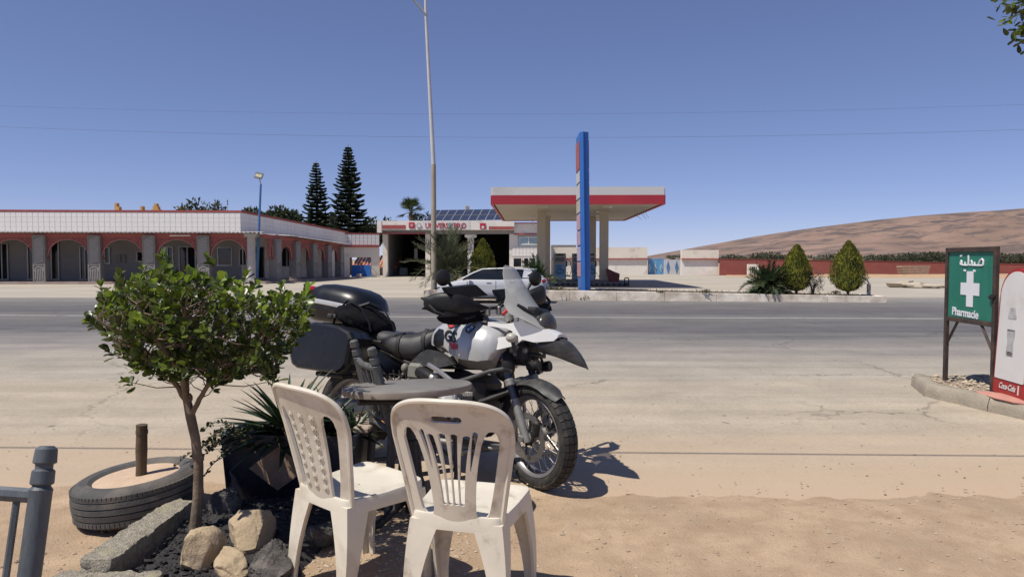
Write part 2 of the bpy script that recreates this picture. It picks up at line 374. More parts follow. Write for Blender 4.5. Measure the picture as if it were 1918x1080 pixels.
mb.add(vs, [(i, i + 1, kk + i + 1, kk + i) for i in range(kk - 1)]); mb.build('soil_bed', M_soil, isl)
def kerb_seg(A, B, inward, name='kerb_stone'):
    mb = MB(); d = (B - A).normalized(); A = A + d * .006; B = B - d * .006; w_ = inward.normalized() * .2
    P = [A, B, B + w_, A + w_]
    vs = [V(p.x, p.y, -.02) for p in P] + [p - V(0, 0, .02) for p in P] + [p + (sum(P, Vector()) / 4 - p).normalized() * .03 for p in P]
    mb.add(vs, [(0, 1, 5, 4), (1, 2, 6, 5), (2, 3, 7, 6), (3, 0, 4, 7), (4, 5, 9, 8), (5, 6, 10, 9), (6, 7, 11, 10), (7, 4, 8, 11), (8, 9, 10, 11)]); mb.build(name, M_kerb, isl)
for i in range(kk - 1):
    for t in range(2):
        kerb_seg(FR[i].lerp(FR[i + 1], t / 2), FR[i].lerp(FR[i + 1], t / 2 + .5), V(0, 1, 0)); kerb_seg(BK[i].lerp(BK[i + 1], t / 2), BK[i].lerp(BK[i + 1], t / 2 + .5), V(0, -1, 0))
kerb_seg(FR[-1] + V(0, .2, 0), BK[-1] - V(0, .2, 0), V(-1, 0, 0)); kerb_seg(FR[0] + V(0, .2, 0), BK[0] - V(0, .2, 0), V(1, 0, 0))
# hills
def hill(name, ridge, d_ridge, d_foot, d_back, m, seed, xr, amp):
    nx, ny = 150, 46; mb = MB(); vs = []
    for i in range(nx + 1):
        px = xr[0] + (xr[1] - xr[0]) * i / nx
        py = ridge[0][1]
        for (a, ya), (b_, yb) in zip(ridge, ridge[1:]):
            if a <= px <= b_: py = ya + (yb - ya) * (px - a) / (b_ - a)
        if px > ridge[-1][0]: py = ridge[-1][1]
        hz = max(0, (487 - py) / FPX * d_ridge + 1.4)
        for j in range(ny + 1):
            t = j / ny
            if t < .8: d = d_foot + (d_ridge - d_foot) * (t / .8); u = t / .8; h = hz * (.22 * u + .78 * u ** 1.9)
            else: d = d_ridge + (d_back - d_ridge) * (t - .8) / .2; u = (t - .8) / .2; h = hz * (1 - u * u)
            x = (px - 959) / FPX * d_ridge * (.55 + .45 * d / d_ridge)
            g_ = 4 * u * (1 - u) if t < .8 else 0
            k = noise.noise(V(x * .006 + h * .004 + seed, d * .0016, 0)); k2 = fbm(x, d, .011, 4)
            h += hz * amp * g_ * (-(abs(k)) * 1.0 + .35 + k2 * .22)
            vs.append((x, d, h - 1.2))
    n = ny + 1
    mb.add(vs, [(i * n + j, (i + 1) * n + j, (i + 1) * n + j + 1, i * n + j + 1) for i in range(nx) for j in range(ny)], True)
    kind(mb.build(name, m, ang=0), 'structure')
M_hill = pm('bare_hillside', (.265, .175, .132), .95, var=.30, vs=.01, col2=(.115, .088, .08), s2=.03, t2=.54, w2=.06, detail=12, bump=0, stretch=(.35, .35, 2.2))
hill('hill', [(1180, 486), (1240, 474), (1300, 463), (1360, 452), (1420, 441), (1500, 429), (1560, 421), (1640, 411), (1720, 403), (1800, 397), (1870, 393), (1918, 389), (2300, 372)], 2300, 520, 3000, M_hill, 3, (1180, 2300), .6)
# ================================================================ BUILDINGS
def seg_wall(mb, A, B, th, z0a, z1a, z0b=None, z1b=None, inw=None):
    """Wall between two plan points, thickness th to the left-hand/inward side, heights may change along it."""
    z0b = z0a if z0b is None else z0b; z1b = z1a if z1b is None else z1b
    d = V(B[0] - A[0], B[1] - A[1], 0).normalized(); n = inw or V(-d.y, d.x, 0); n = n * th
    P = [V(A[0], A[1], 0), V(B[0], B[1], 0), V(B[0], B[1], 0) + n, V(A[0], A[1], 0) + n]; lo = [z0a, z0b, z0b, z0a]; hi = [z1a, z1b, z1b, z1a]
    vs = [p + V(0, 0, l) for p, l in zip(P, lo)] + [p + V(0, 0, h) for p, h in zip(P, hi)]
    return mb.add(vs, [(3, 2, 1, 0), (4, 5, 6, 7), (0, 1, 5, 4), (1, 2, 6, 5), (2, 3, 7, 6), (3, 0, 4, 7)])
def l2(A, B, t): return V(A[0] + (B[0] - A[0]) * t, A[1] + (B[1] - A[1]) * t, 0)
_tile = {}
def tile_mesh(w_, h_, d_):
    k = (round(w_, 3), round(h_, 3))
    if k not in _tile:
        me = MB().box((0, 0, 0), (w_, d_, h_), b=.006).mesh('tile'); me.materials.append(M_tile); _tile[k] = me
    return _tile[k]
def window(root, A, B, s0, s1, z0, z1, off=.06, mull=1, fm=None, pane=None):
    """Framed window standing proud of the wall line A-B; frame part with glass sub-part."""
    L = (V(B[0], B[1], 0) - V(A[0], A[1], 0)); d = L.normalized(); ang = math.degrees(math.atan2(d.y, d.x))
    M = T(A[0], A[1], 0) @ RZ(ang)
    f = MB(); t = .07
    f.box(((s0 + s1) / 2, -off, z1 - t / 2), (s1 - s0, .06, t), M); f.box(((s0 + s1) / 2, -off - .02, z0 + t / 2), (s1 - s0 + .1, .1, t), M)
    xs_ = [s0 + t / 2, s1 - t / 2] + [s0 + (s1 - s0) * (k + 1) / (mull + 1) for k in range(mull)]
    for x in xs_: f.box((x, -off, (z0 + z1) / 2), (t, .06, z1 - z0 - 2 * t - .004), M)
    o = f.build('window', fm or M_alu, root, True)
    g_ = MB().box(((s0 + s1) / 2, -.012, (z0 + z1) / 2), (s1 - s0 - .02, .02, z1 - z0 - .02), M); p = g_.build('pane', pane or M_glassdk, o); p.matrix_parent_inverse = wm(o).inverted()
    return o
# ---------------------------------------------------------------- arcade building (left)
C0 = (-15.35, 42.2); A0 = (-37.5, 41.1)                # front colonnade line, corner and left end
P0 = (-38.0, 44.1); P1 = (-17.2, 45.25)                # parapet/wall line behind it
W0 = (-14.75, 42.2); W1 = (-13.0, 54.6)                # side colonnade line
Q1 = (-13.4, 58.0)                                     # far end of side parapet
arc = thing('arcade_building', 'low white tiled building with red arches and grey lattice pillars on the left', 'building', (-20, 45, 0))
M_back = pm('back_wall_painted_shade', (.34, .325, .315), .85, var=.08, vs=1)  # grey-white wall darkened: shade under the awning put into the colour
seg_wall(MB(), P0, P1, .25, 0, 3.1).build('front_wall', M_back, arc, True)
seg_wall(MB(), P0, P1, .25, 3.1, 4.42).build('parapet', M_white, arc, True)
seg_wall(MB(), P1, Q1, .25, 0, 4.42, 0, 3.62).build('side_wall', M_white, arc, True)
mb = MB(); seg_wall(mb, (P0[0], P0[1] - .06), (P1[0] + .06, P1[1] - .06), .4, 4.42, 4.54); mb.build('coping', M_redtrim, arc, True)
mb = MB(); seg_wall(mb, (P1[0] + .08, P1[1] - .02), (Q1[0] + .08, Q1[1]), .4, 4.425, 4.545, 3.625, 3.735); mb.build('coping', M_redtrim, arc, True)
# roof behind parapet
mb = MB(); mb.add([(P0[0], P0[1] + .25, 4.0), (P1[0] - .2, P1[1] + .25, 4.0), (Q1[0] - .3, Q1[1], 3.4), (P0[0], 58, 3.6)], [(0, 1, 2, 3)]); mb.build('roof', M_grey, arc, True)
# front tiles
d = V(P1[0] - P0[0], P1[1] - P0[1], 0); Ln = d.length; d.normalize(); ang = math.atan2(d.y, d.x); bk = MB()
seg_wall(bk, (P0[0] - d.y * -0, P0[1] - .02), (P1[0], P1[1] - .02), .015, 3.17, 4.40); bk.build('tile_bed', M_grout, arc, True)
tw, thh = .335, .30
for i in range(int(Ln / tw)):
    s = Ln - tw * (i + .5); x, y = P0[0] + d.x * s, P0[1] + d.y * s
    if (x * FPX / y + 959) < -8: break
    for r in range(4):
        o = link('tile', tile_mesh(tw - .016, thh - .016, .03), arc, True, T(x, y - .03, 3.17 + thh * (r + .5) + .01) @ Matrix.Rotation(ang, 4, 'Z'))
d2 = V(Q1[0] - P1[0], Q1[1] - P1[1], 0); L2 = d2.length; d2.normalize()
sd = MB(); k = int(L2 / .8)
for i in range(k):
    for r in range(4):
        sa, sb = (i + .01) / k, (i + .99) / k; a, b = l2(P1, Q1, sa), l2(P1, Q1, sb)
        za = lambda t, rr: (3.2 + (4.40 - 3.2) * rr / 4) * (1 - t) + (2.6 + (3.60 - 2.6) * rr / 4) * t
        off = V(d2.y, -d2.x, 0)
        seg_wall(sd, a + off * .004, b + off * .004, .02, za(sa, r + .02), za(sa, r + .98), za(sb, r + .02), za(sb, r + .98), inw=off)
kind(sd.build('side_tiles', M_tile, arc, True), 'stuff')
# plinth step
mb = MB(); mb.add([(A0[0], A0[1] - .5, .14), (C0[0] + .9, C0[1] - .5, .14), (W1[0] + .5, W1[1], .14), (W1[0] - 5, W1[1], .14), (P1[0] - .3, P1[1] + .2, .14), (P0[0], P0[1] + .2, .14),
    (A0[0], A0[1] - .5, -.01), (C0[0] + .9, C0[1] - .5, -.01), (W1[0] + .5, W1[1], -.01), (W1[0] - 5, W1[1], -.01)], [(0, 1, 2, 3, 4, 5), (6, 7, 1, 0), (7, 8, 2, 1), (8, 9, 3, 2)])
mb.build('step', pm('step_concrete', (.40, .33, .29), .9, col2=(.30, .16, .14), s2=1, t2=.6), arc, True)
# awning: ribbed sheet sloping from wall to colonnade
def awning(A, B, Ci, D, za, zb, zc, zd, n):
    """A-B outer edge, C-D inner edge."""
    mb = MB(); 
    for i in range(n + 1):
        t = i / n; rib = .022 * (1 if i % 2 else -1); o_ = l2(A, B, t); q_ = l2(Ci, D, t)
        for w_, z_ in ((o_, za + (zb - za) * t), (q_, zc + (zd - zc) * t)):
            mb.v += [w_ + V(0, 0, z_ + rib), w_ + V(0, 0, z_ + rib + .012)]
    for i in range(n):
        a = 4 * i; b = a + 4
        for q_ in ((a + 1, b + 1, b + 3, a + 3), (a, a + 2, b + 2, b), (a, b, b + 1, a + 1), (a + 2, a + 3, b + 3, b + 2)): mb.f.append(q_); mb.sm.append(False); mb.mi.append(0)
    return mb
awning((A0[0], A0[1] - .75), (C0[0] + 1.0, C0[1] - .75), (P0[0], P0[1] - .05), (P1[0] + 1.2, P1[1] - .05), 3.0, 3.0, 3.17, 3.17, 190).build('awning', M_corr, arc, True)
awning((W0[0] + .85, W0[1] + 2.4), (W1[0] + .6, W1[1] + .2), (P1[0] + .1, P1[1] + .5), (Q1[0] - .4, Q1[1] - 2), 2.93, 2.58, 3.12, 2.75, 110).build('awning', M_corr, arc, True)
M_arch0 = pm('beam_red', (.36, .10, .09), .75, var=.12, vs=2)
mb = MB(); seg_wall(mb, (A0[0], A0[1] - .1), (C0[0], C0[1] - .1), .2, 2.72, 2.97); mb.build('beam', M_arch0, arc, True)
mb = MB(); seg_wall(mb, (W0[0] + .1, W0[1]), (W1[0] + .1, W1[1]), .2, 2.70, 2.95, 2.42, 2.60); mb.build('beam', M_arch0, arc, True)
_pl = {}
M_pcore = pm('pillar_core', (.24, .23, .22), .85, var=.1)
def pillar_parts(H, w_=.72, dp=.5):
    base = MB(); base.box((0, 0, H / 2), (w_ - .1, dp - .06, H)); 
    for sx in (-1, 1): base.box((sx * (w_ / 2 - .05), 0, H / 2), (.1, dp, H - .01), b=.01)
    base.box((0, -dp / 2 + .02, H - .06), (w_ - .2, .05, .12)); base.box((0, -dp / 2 + .02, 1.0), (w_ - .2, .05, .07))
    lat = MB(); y = -dp / 2 + .018; n = int((H - 1.2) / .085)
    for i in range(n):
        z0 = 1.06 + i * .085; lat.add([(-w_ / 2 + .1, y, z0), (w_ / 2 - .1, y, z0 + .16), (w_ / 2 - .1, y, z0 + .2), (-w_ / 2 + .1, y, z0 + .04), (-w_ / 2 + .1, y - .02, z0), (w_ / 2 - .1, y - .02, z0 + .16), (w_ / 2 - .1, y - .02, z0 + .2), (-w_ / 2 + .1, y - .02, z0 + .04)],
            [(4, 5, 6, 7), (0, 3, 2, 1), (0, 1, 5, 4), (3, 7, 6, 2)])
    pan = MB()
    for i in range(5): pan.box((-.2 + .1 * i, y - .005, .45), (.03, .03, .55 + .12 * (1 - abs(i - 2) / 2)))
    pan.tube([(.26 * math.cos(a), y, .62 + .26 * math.sin(a)) for a in [math.pi * k / 10 for k in range(11)]], .018, 5)
    return base.mesh('pillar'), lat.mesh('lattice'), pan.mesh('relief_panel')
def put_pillar(key, M, H, **k):
    if key not in _pl:
        _pl[key] = pillar_parts(H, **k)
        for me, m in zip(_pl[key], (M_pcore, M_lgrey, M_lgrey)): me.materials.append(m)
    b, l, p = _pl[key]; o = link('pillar', b, arc, True, M)
    for nm, me in (('lattice', l), ('relief_panel', p)): link(nm, me, o)
fa = math.degrees(math.atan2(C0[1] - A0[1], C0[0] - A0[0])); step = 3.115
xsP = [at(87, 531, 42).x + step * i for i in range(-5, 4)]
def fy(x): return A0[1] + (C0[1] - A0[1]) * (x - A0[0]) / (C0[0] - A0[0])
for x in xsP: put_pillar('f', T(x, fy(x), .14) @ RZ(fa), 2.72)
mb = MB(); mb.lathe([(.24, 0), (.24, 2.9)], 16, T(C0[0] - .1, C0[1], .14)); mb.box((C0[0] - .1, C0[1], .2), (.62, .62, .14)); mb.box((C0[0] - .05, C0[1], 2.86), (.7, .7, .2)); mb.build('corner_column', M_lgrey, arc, True)
# red arch panels with diagonal lattice relief
M_arch = pm('arch_red', (.36, .10, .09), .75, var=.12, vs=3, col2=(.22, .065, .06), s2=9, t2=.5, w2=.04, stretch=(1, 1, 1))
def arch(A, B, za, zb, zs, rise, name='arch_panel', hw=None):
    Lx = (V(*B, 0) - V(*A, 0)).length; half = Lx / 2; hw = hw or half - .04; d_ = (V(*B, 0) - V(*A, 0)).normalized(); nrm = V(d_.y, -d_.x, 0)
    def f(u, z):
        e = -1.0
        zt = za + (zb - za) * u / Lx
        rect = max(-u + .002, u - Lx + .002, z - zt, zs - .18 - z)
        if z >= zs: k = math.hypot((u - half) / hw, (z - zs) / rise); hole = (1 - k) * min(hw, rise)
        else: hole = hw * (1 - .10 * (zs - z) / .18) - abs(u - half)
        return max(rect, hole)
    mp = lambda u, z, t: V(A[0], A[1], z) + d_ * u + nrm * t
    o = sheet(f, -.02, Lx + .02, zs - .22, max(za, zb) + .02, 44, 34, .12, mp).build(name, M_arch, arc, True)
    tr = MB().tube([mp(half + hw * math.cos(a), zs + rise * math.sin(a), .07) for a in [math.pi * k / 24 for k in range(25)]], .028, 5)
    t_ = tr.build('arch_trim', pm_pink, o); t_.matrix_parent_inverse = wm(o).inverted()
pm_pink = pm('pink_trim', (.48, .20, .17), .7, var=.1)
pts = [x for x in xsP] + [C0[0] - .1]
for i in range(len(pts) - 1):
    a, b = pts[i] + .37, pts[i + 1] - (.37 if i < len(pts) - 2 else .24)
    arch((a, fy(a)), (b, fy(b)), 2.74, 2.74, 1.62, 1.0)
# side colonnade
wpx = [(516, 41.3), (553, 44.6), (585, 48), (612.5, 51.3), (636.5, 54.2)]; wp = []
for k, (px, dd) in enumerate(wpx):
    t = (k + 1) / 5.05; p = l2(W0, W1, t)
    # slide along the side line to the seen column position
    best = min((abs(959 + FPX * l2(W0, W1, q / 400).x / l2(W0, W1, q / 400).y - px), q / 400) for q in range(401)); wp.append(best[1])
wa = math.degrees(math.atan2(W1[1] - W0[1], W1[0] - W0[0]))
for t in wp:
    p = l2(W0, W1, t); put_pillar('s%d' % int(t * 100), T(p.x, p.y, .14) @ RZ(wa), 2.58 - .32 * t)
tl = [0.02] + wp
for a, b in zip(tl, tl[1:]):
    pa, pb = l2(W0, W1, a), l2(W0, W1, b); Lw = (pb - pa).length; e = min(.36 / Lw, .3); pa, pb = pa.lerp(pb, e), pb.lerp(pa, e)
    arch((pa.x, pa.y), (pb.x, pb.y), 2.71 - .3 * a, 2.71 - .3 * b, 1.62 - .15 * a, .72, hw=(pb - pa).length * .36)
# openings on the back wall of the arcade
for (px0, px1, y0, y1, ml) in [(2, 27, 455, 524, 1), (59, 76, 460, 524, 0), (101, 118, 452, 524, 0), (153, 174, 460, 524, 1), (198, 209, 462, 494, 0), (256, 272, 470, 490, 0), (302, 324, 461, 494, 1), (333, 366, 461, 524, 1), (404, 432, 462, 498, 0), (444, 466, 465, 498, 2)]:
    yy = 44.9; a = at(px0, y0, yy); b = at(px1, y1, yy); k = (45.25 - 44.1) / (38 - 17.2)
    window(arc, P0, P1, (a.x - P0[0]) / d.x, (b.x - P0[0]) / d.x, max(b.z, .16), a.z, mull=ml)
for (t0, t1, z0, z1) in [(.05, .17, .16, 2.3), (.3, .42, .9, 2.3), (.55, .63, .9, 2.2)]:
    window(arc, P1, Q1, L2 * t0, L2 * t1, z0, z1, mull=1)
mb = MB().box((at(35, 470, 44.6).x, 44.75, 1.9), (.35, .2, .7)); mb.box((at(35, 470, 44.6).x, 44.78, 2.6), (.04, .05, .8)); mb.build('meter_box', pm('meter_brown', (.16, .09, .07), .7), arc, True)
for px in (221, 230): MB().box((at(px, 484, 44.7).x, 44.82, 1.5), (.26, .14, .5), b=.02).build('meter_box', M_grey, arc, True)
MB().tube([at(318, 441, 41.6), at(356, 441, 41.6)], .035, 6).build('tube_light', pm('tube_white', (.75, .75, .72), .4), arc, True)
# orange crenellated roof building behind
ob = thing('crenellated_building', 'orange building with stepped roof merlons showing above the white arcade parapet', 'building', (-42, 78, 0))
mb = MB(); mb.box((-40, 82, 3.05), (26, 8, 6.1)); mb.build('wall', M_orange, ob, True)
def merlon(px, w_px, ytop, nst, side):
    Y = 78; c = at(px, ytop, Y); w_ = w_px * Y / FPX; z0 = 6.08; H = c.z - z0; mb = MB()
    for s in range(nst):
        f = 1 - s / nst
        if side == 0: mb.box((c.x, Y + .35, z0 + H * (s + .5) / nst), (w_ * f, .55, H / nst - .004))
        else: mb.box((c.x + side * w_ * (1 - f) / 2, Y + .35, z0 + H * (s + .5) / nst), (w_ * f, .55, H / nst - .004))
    mb.build('merlon', M_orange, ob, True)
for a in [(222, 17, 380, 4, -1), (264, 12, 386, 3, 0), (290, 24, 381, 5, 0), (329, 15, 387, 4, 1)]: merlon(*a)
# ---------------------------------------------------------------- link wall with blue gate
GL = at(716, 518, 59.5)
lk = thing('gate_wall', 'beige link wall with tiled parapet and blue gate between arcade and garage', 'wall', (-12, 58.5, 0))
LA, LB = (-13.6, 57.6), (GL.x - .05, 58.6)
def lw(px): return at(px, 500, 58).x
gx0, gx1 = lw(656.5), lw(694)
def ly(x): return LA[1] + (LB[1] - LA[1]) * (x - LA[0]) / (LB[0] - LA[0])
for a, b, z0, z1 in [(LA[0], gx0, 0, 2.45), (gx1, LB[0], 0, 2.45), (gx0, gx1, 1.62, 2.45)]:
    seg_wall(MB(), (a, ly(a)), (b, ly(b)), .25, z0, z1).build('wall', M_cream, lk, True)
seg_wall(MB(), (LA[0], ly(LA[0]) - .2), (LB[0], ly(LB[0]) - .2), .45, 2.452, 2.62).build('cornice', M_redtrim, lk, True)
seg_wall(MB(), (LA[0], ly(LA[0]) - .02), (LB[0], ly(LB[0]) - .02), .25, 2.62, 3.5).build('parapet', M_grout, lk, True)
n_ = 9
for i in range(n_):
    for r in range(3):
        x = LA[0] + (LB[0] - LA[0]) * (i + .5) / n_; link('tile', tile_mesh((LB[0] - LA[0]) / n_ - .02, .27, .03), lk, True, T(x, ly(x) - .035, 2.64 + .287 * (r + .5)) @ Matrix.Rotation(math.atan2(LB[1] - LA[1], LB[0] - LA[0]), 4, 'Z'))
seg_wall(MB(), (LA[0], ly(LA[0]) - .06), (LB[0], ly(LB[0]) - .06), .34, 3.502, 3.6).build('coping', M_redtrim, lk, True)
gm_ = (gx0 + gx1) / 2
for a, b in ((gx0 + .03, gm_ - .01), (gm_ + .01, gx1 - .03)):
    o = MB().box(((a + b) / 2, ly(gm_) + .12, .52), (b - a, .05, .96), b=.01).build('gate_leaf', M_blue, lk, True)
    bars = MB()
    for k in range(4): bars.box((a + (b - a) * (k + .5) / 4, ly(gm_) + .12, 1.2), (.02, .02, .4))
    bars.box(((a + b) / 2, ly(gm_) + .12, 1.41), (b - a, .03, .03)); q = bars.build('gate_bar', M_blue, o); q.matrix_parent_inverse = wm(o).inverted()
aw = thing('orange_tiled_roof', 'small orange tiled roof seen through the opening above the blue gate', 'roof', (gm_, 64, 0))
mb = MB()
for i in range(14): mb.tube([(gm_ - 2 + .3 * i, 64, .75), (gm_ - 2 + .3 * i, 67, 1.75)], .13, 6)
mb.build('roof_tiles', pm('terracotta', (.55, .20, .10), .8, var=.2), aw, True)
MB().box((gm_, 67, .35), (5, .2, .7)).build('wall', M_white, aw, True)
MB().box((-12.3, 57.2, .15), (.4, .35, .3), b=.03).build('x', pm('stone_pale', (.55, .48, .42), .9)); o = bpy.data.objects['x']; o.name = 'marker_stone'; tag(o, 'small pale block on the forecourt beside the blue gate', 'stone')
# ---------------------------------------------------------------- garage
gr = thing('garage', 'white service garage with two dark open bays, sign band and red stripes', 'building', (-4, 60, 0))
GY = 59.5
def gx(px): return at(px, 500, GY).x
def gz(py): return at(900, py, GY).z
x0, x1, x2, x3, x4, x5, x6 = gx(717), gx(726), gx(797), gx(806), gx(876), gx(887), gx(954); xr = gx(1029)
zt = gz(438)
def gb(a, b, z0, z1, name, m, y0=0, dp=.5, bv=0): return MB().box(((a + b) / 2, GY + y0 + dp / 2, (z0 + z1) / 2), (b - a, dp, z1 - z0), b=bv).build(name, m, gr, True)
gb(x0, x1, 0, zt, 'pier', M_cream); gb(x2, x3, 0, zt, 'pier', M_cream); gb(x4, x5, 0, zt - .3, 'pier', M_white); gb(x4 - .25, x5 + .25, zt - .3, zt, 'capital', M_white, -.05, .6, .08)
gb(x6, xr, 0, zt, 'front_wall', M_white, 0, .3)
gb(x0, gx(1010), zt + .002, gz(431), 'beam', M_grey, -.1, .6)
gb(x0, gx(963), gz(431) + .002, gz(414), 'sign_band', M_white, -.5, .5)
gb(gx(963) + .01, xr, gz(437), gz(419), 'parapet', M_white, -.2, .4)
gb(gx(963) + .01, xr, gz(419) + .002, gz(417), 'coping', M_redtrim, -.28, .5)
gb(gx(963) + .01, xr, gz(439.5), gz(437) - .003, 'trim', M_redtrim, -.26, .25)
gb(gx(718), x2, zt - .02, zt + .09, 'trim', M_redtrim, -.2, .18)
gb(gx(709), gx(717.2), gz(436), gz(413.5), 'side_block', M_white, -.55, .55)
gb(gx(718.5), gx(762), gz(429), gz(422), 'red_stripe', M_redtrim, -.525, .02); gb(gx(916), gx(962), gz(430), gz(424.5), 'red_stripe', M_redtrim, -.525, .02)
gb(gx(794), gx(881), gz(430.5), gz(415), 'sign_board', pm('sign_white', (.75, .73, .72), .4), -.53, .025)
M_sred = pm('sign_red', (.52, .03, .06), .4); M_steal = pm('sign_teal', (.02, .26, .30), .4)
ts = (gz(417.5) - gz(427.5)) / .73
for txt, c, al, m_, sp in (('UNIVERS', 798.5, 'LEFT', M_sred, 1), ('X', 841, 'LEFT', M_steal, 1), ('PRO', 851, 'LEFT', M_sred, 1)):
    mb = text_mb(txt, ts, .01, M=T(gx(c), GY - .545, gz(427.8)) @ RX(90), align=al, bold=.012)
    w_ = max(v.x for v in mb.v) - min(v.x for v in mb.v); tgt = {'UNIVERS': 42.5, 'X': 9.5, 'PRO': 23.5}[txt] * GY / FPX; xm = min(v.x for v in mb.v)
    for v in mb.v: v.x = gx(c) + (v.x - xm) * tgt / w_
    mb.build('lettering', m_, gr, True)
def disc(px, py, r, m_, name='emblem', sq=False):
    c = at(px, py, GY); r = r * GY / FPX; mb = MB()
    if sq: mb.box((c.x, GY - .55, c.z), (2 * r, .02, 2 * r), b=.008)
    else: mb.lathe([(0, .02), (r, .02), (r, 0)], 20, T(c.x, GY - .54, c.z) @ RX(90))
    return mb.build(name, m_, gr, True)
disc(773, 422.5, 5.5, M_sred, sq=True); disc(786.5, 423, 5, pm('sign_grey', (.45, .44, .44), .4)); disc(786.5, 423, 3.2, bpy.data.materials['sign_white']).location.y = -.02
disc(905, 424, 5.5, M_sred, sq=True); e = disc(905, 426, 2.6, bpy.data.materials['sign_white']); e.location.y = -.03
e = disc(773, 422.5, 2.8, pm('sign_pink', (.62, .35, .36), .4)); e.location.y = -.03
# interior and sides
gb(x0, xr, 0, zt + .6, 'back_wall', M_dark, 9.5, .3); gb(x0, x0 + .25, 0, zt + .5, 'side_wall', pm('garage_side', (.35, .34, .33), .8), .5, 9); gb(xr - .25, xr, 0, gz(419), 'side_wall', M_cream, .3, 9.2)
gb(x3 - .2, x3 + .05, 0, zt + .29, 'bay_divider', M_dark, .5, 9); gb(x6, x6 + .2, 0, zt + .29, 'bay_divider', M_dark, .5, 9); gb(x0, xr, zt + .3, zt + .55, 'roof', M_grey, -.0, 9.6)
o = MB().box((x0 + 2.1, GY + 5, 2.0), (.3, .05, .9)).build('x', M_white, gr, True); o.name = 'hanging_sheet'; MB().box((x0 + 3.1, GY + 6, 2.2), (.2, .05, .5)).build('hanging_sheet', M_white, gr, True)
window(gr, (x6, GY), (xr, GY), gx(973) - x6, gx(1007) - x6, gz(458.5), gz(443), fm=M_white); gb(gx(970), gx(1009.5), gz(461), gz(441), 'window_surround', pm('pale_blue', (.35, .50, .58), .7), -.03, .03)
for a, b in ((960.5, 978), (980, 991), (992, 1004)): window(gr, (x6, GY), (xr, GY), gx(a) - x6, gx(b) - x6, gz(501), gz(482), mull=0, fm=M_white)
tb = MB(); gwid = gx(1006) - x6 - .25
gb(x6 + .2, gx(1009), gz(480), gz(462), 'tile_bed', M_grout, -.012, .012)
for i in range(7):
    for r in range(3): link('tile', tile_mesh(gwid / 7 - .02, .25, .03), gr, True, T(x6 + .25 + gwid * (i + .5) / 7, GY - .02, gz(479.5) + .26 * (r + .5)))
# solar panels on the roof
M_pv = pm('solar_cells', (.035, .045, .085), .25, var=.15, vs=4, spec=.6); M_pvf = pm('panel_frame', (.6, .6, .6), .4, metal=.3)
B0 = at(797, 417.5, 60.5); U = V(.96, -.2, 0).normalized(); Sl = V(.19, .86, .46).normalized()
Nn = U.cross(Sl).normalized(); pw, ph = .74, 1.1
me_c = MB().box((0, 0, .02), (pw - .05, ph - .05, .02)).mesh('cells'); me_c.materials.append(M_pv)
me_f = MB().box((0, 0, 0), (pw - .005, ph - .005, .03)).mesh('solar_panel'); me_f.materials.append(M_pvf)
arr = thing('solar_array', 'tilted array of dark blue solar panels on the garage roof', 'solar panels', tuple(B0))
X_ = U; Y_ = (Sl - U * Sl.dot(U)).normalized(); Z_ = X_.cross(Y_)
for i in range(13):
    for r in range(2):
        c = B0 + U * (pw * (i + .5)) + Sl * (ph * (r + .5)) * 1.05 + V(0, 0, .15)
        Mx = Matrix(((X_.x, Y_.x, Z_.x, c.x), (X_.y, Y_.y, Z_.y, c.y), (X_.z, Y_.z, Z_.z, c.z), (0, 0, 0, 1)))
        o = link('solar_panel', me_f, arr, True, Mx); link('cells', me_c, o)
for i in range(5):
    p = B0 + U * (pw * (i * 3 + .5)); MB().box(p + V(0, 0, -.1), (.06, .06, .5)).build('support', M_alu, arr, True); q = p + Sl * (ph * 2.05); MB().box((q.x, q.y, q.z - .45), (.06, .06, .95)).build('support', M_alu, arr, True)
fl = thing('roof_floodlight', 'small floodlight on a short post above the garage solar panels', 'light', tuple(at(876, 400, 62)))
p = at(876, 402, 62); MB().tube([p + V(0, 0, -1), p], .05, 6).build('post', M_alu, fl, True); MB().box(at(875.5, 390, 62), (.32, .15, .42), RZ(0), b=.02).build('lamp_head', pm('lamp_tan', (.38, .33, .25), .6), fl, True)
# ---------------------------------------------------------------- fuel canopy
cn = thing('fuel_canopy', 'flat fuel station canopy with white and red fascia on beige columns', 'canopy', (3.3, 41.5, 0))
YF, YB = 34.5, 49.0; F0 = at(922, 384, YF); F1 = at(1242, 383, YF); zc = 4.08
MC = T(F0.x, YF, 0) @ RZ(-1.5); wdt = F1.x - F0.x; dpt = YB - YF
M_fwhite = pm('fascia_white', (.66, .66, .65), .4, var=.05, vs=.4, col2=(.5, .48, .45), s2=.8, t2=.68); M_fred = pm('fascia_red', (.42, .03, .045), .45, var=.1, vs=.6)
zr = at(1000, 366, YF).z; zw = at(1000, 350.5, YF).z
def fas(z0, z1, m_, name, ov=0):
    mb = MB(); t = .12
    mb.box((wdt / 2, -ov, (z0 + z1) / 2), (wdt + 2 * ov, t, z1 - z0), MC); mb.box((wdt / 2, dpt + ov, (z0 + z1) / 2), (wdt + 2 * ov, t, z1 - z0), MC)
    mb.box((-ov, dpt / 2, (z0 + z1) / 2), (t, dpt - t - .004, z1 - z0), MC); mb.box((wdt + ov, dpt / 2, (z0 + z1) / 2), (t, dpt - t - .004, z1 - z0), MC); mb.build(name, m_, cn, True)
fas(zc, zr, M_fred, 'red_fascia', .02); fas(zr + .003, zw, M_fwhite, 'white_fascia')
mb = MB(); M_soff = pm('soffit_sheet', (.48, .42, .34), .55, var=.08, vs=.4)
nb = 28
for i in range(nb): mb.box((wdt / 2, .1 + (dpt - .2) * (i + .5) / nb, zc + .06), (wdt - .2, (dpt - .2) / nb - .03, .03), MC)
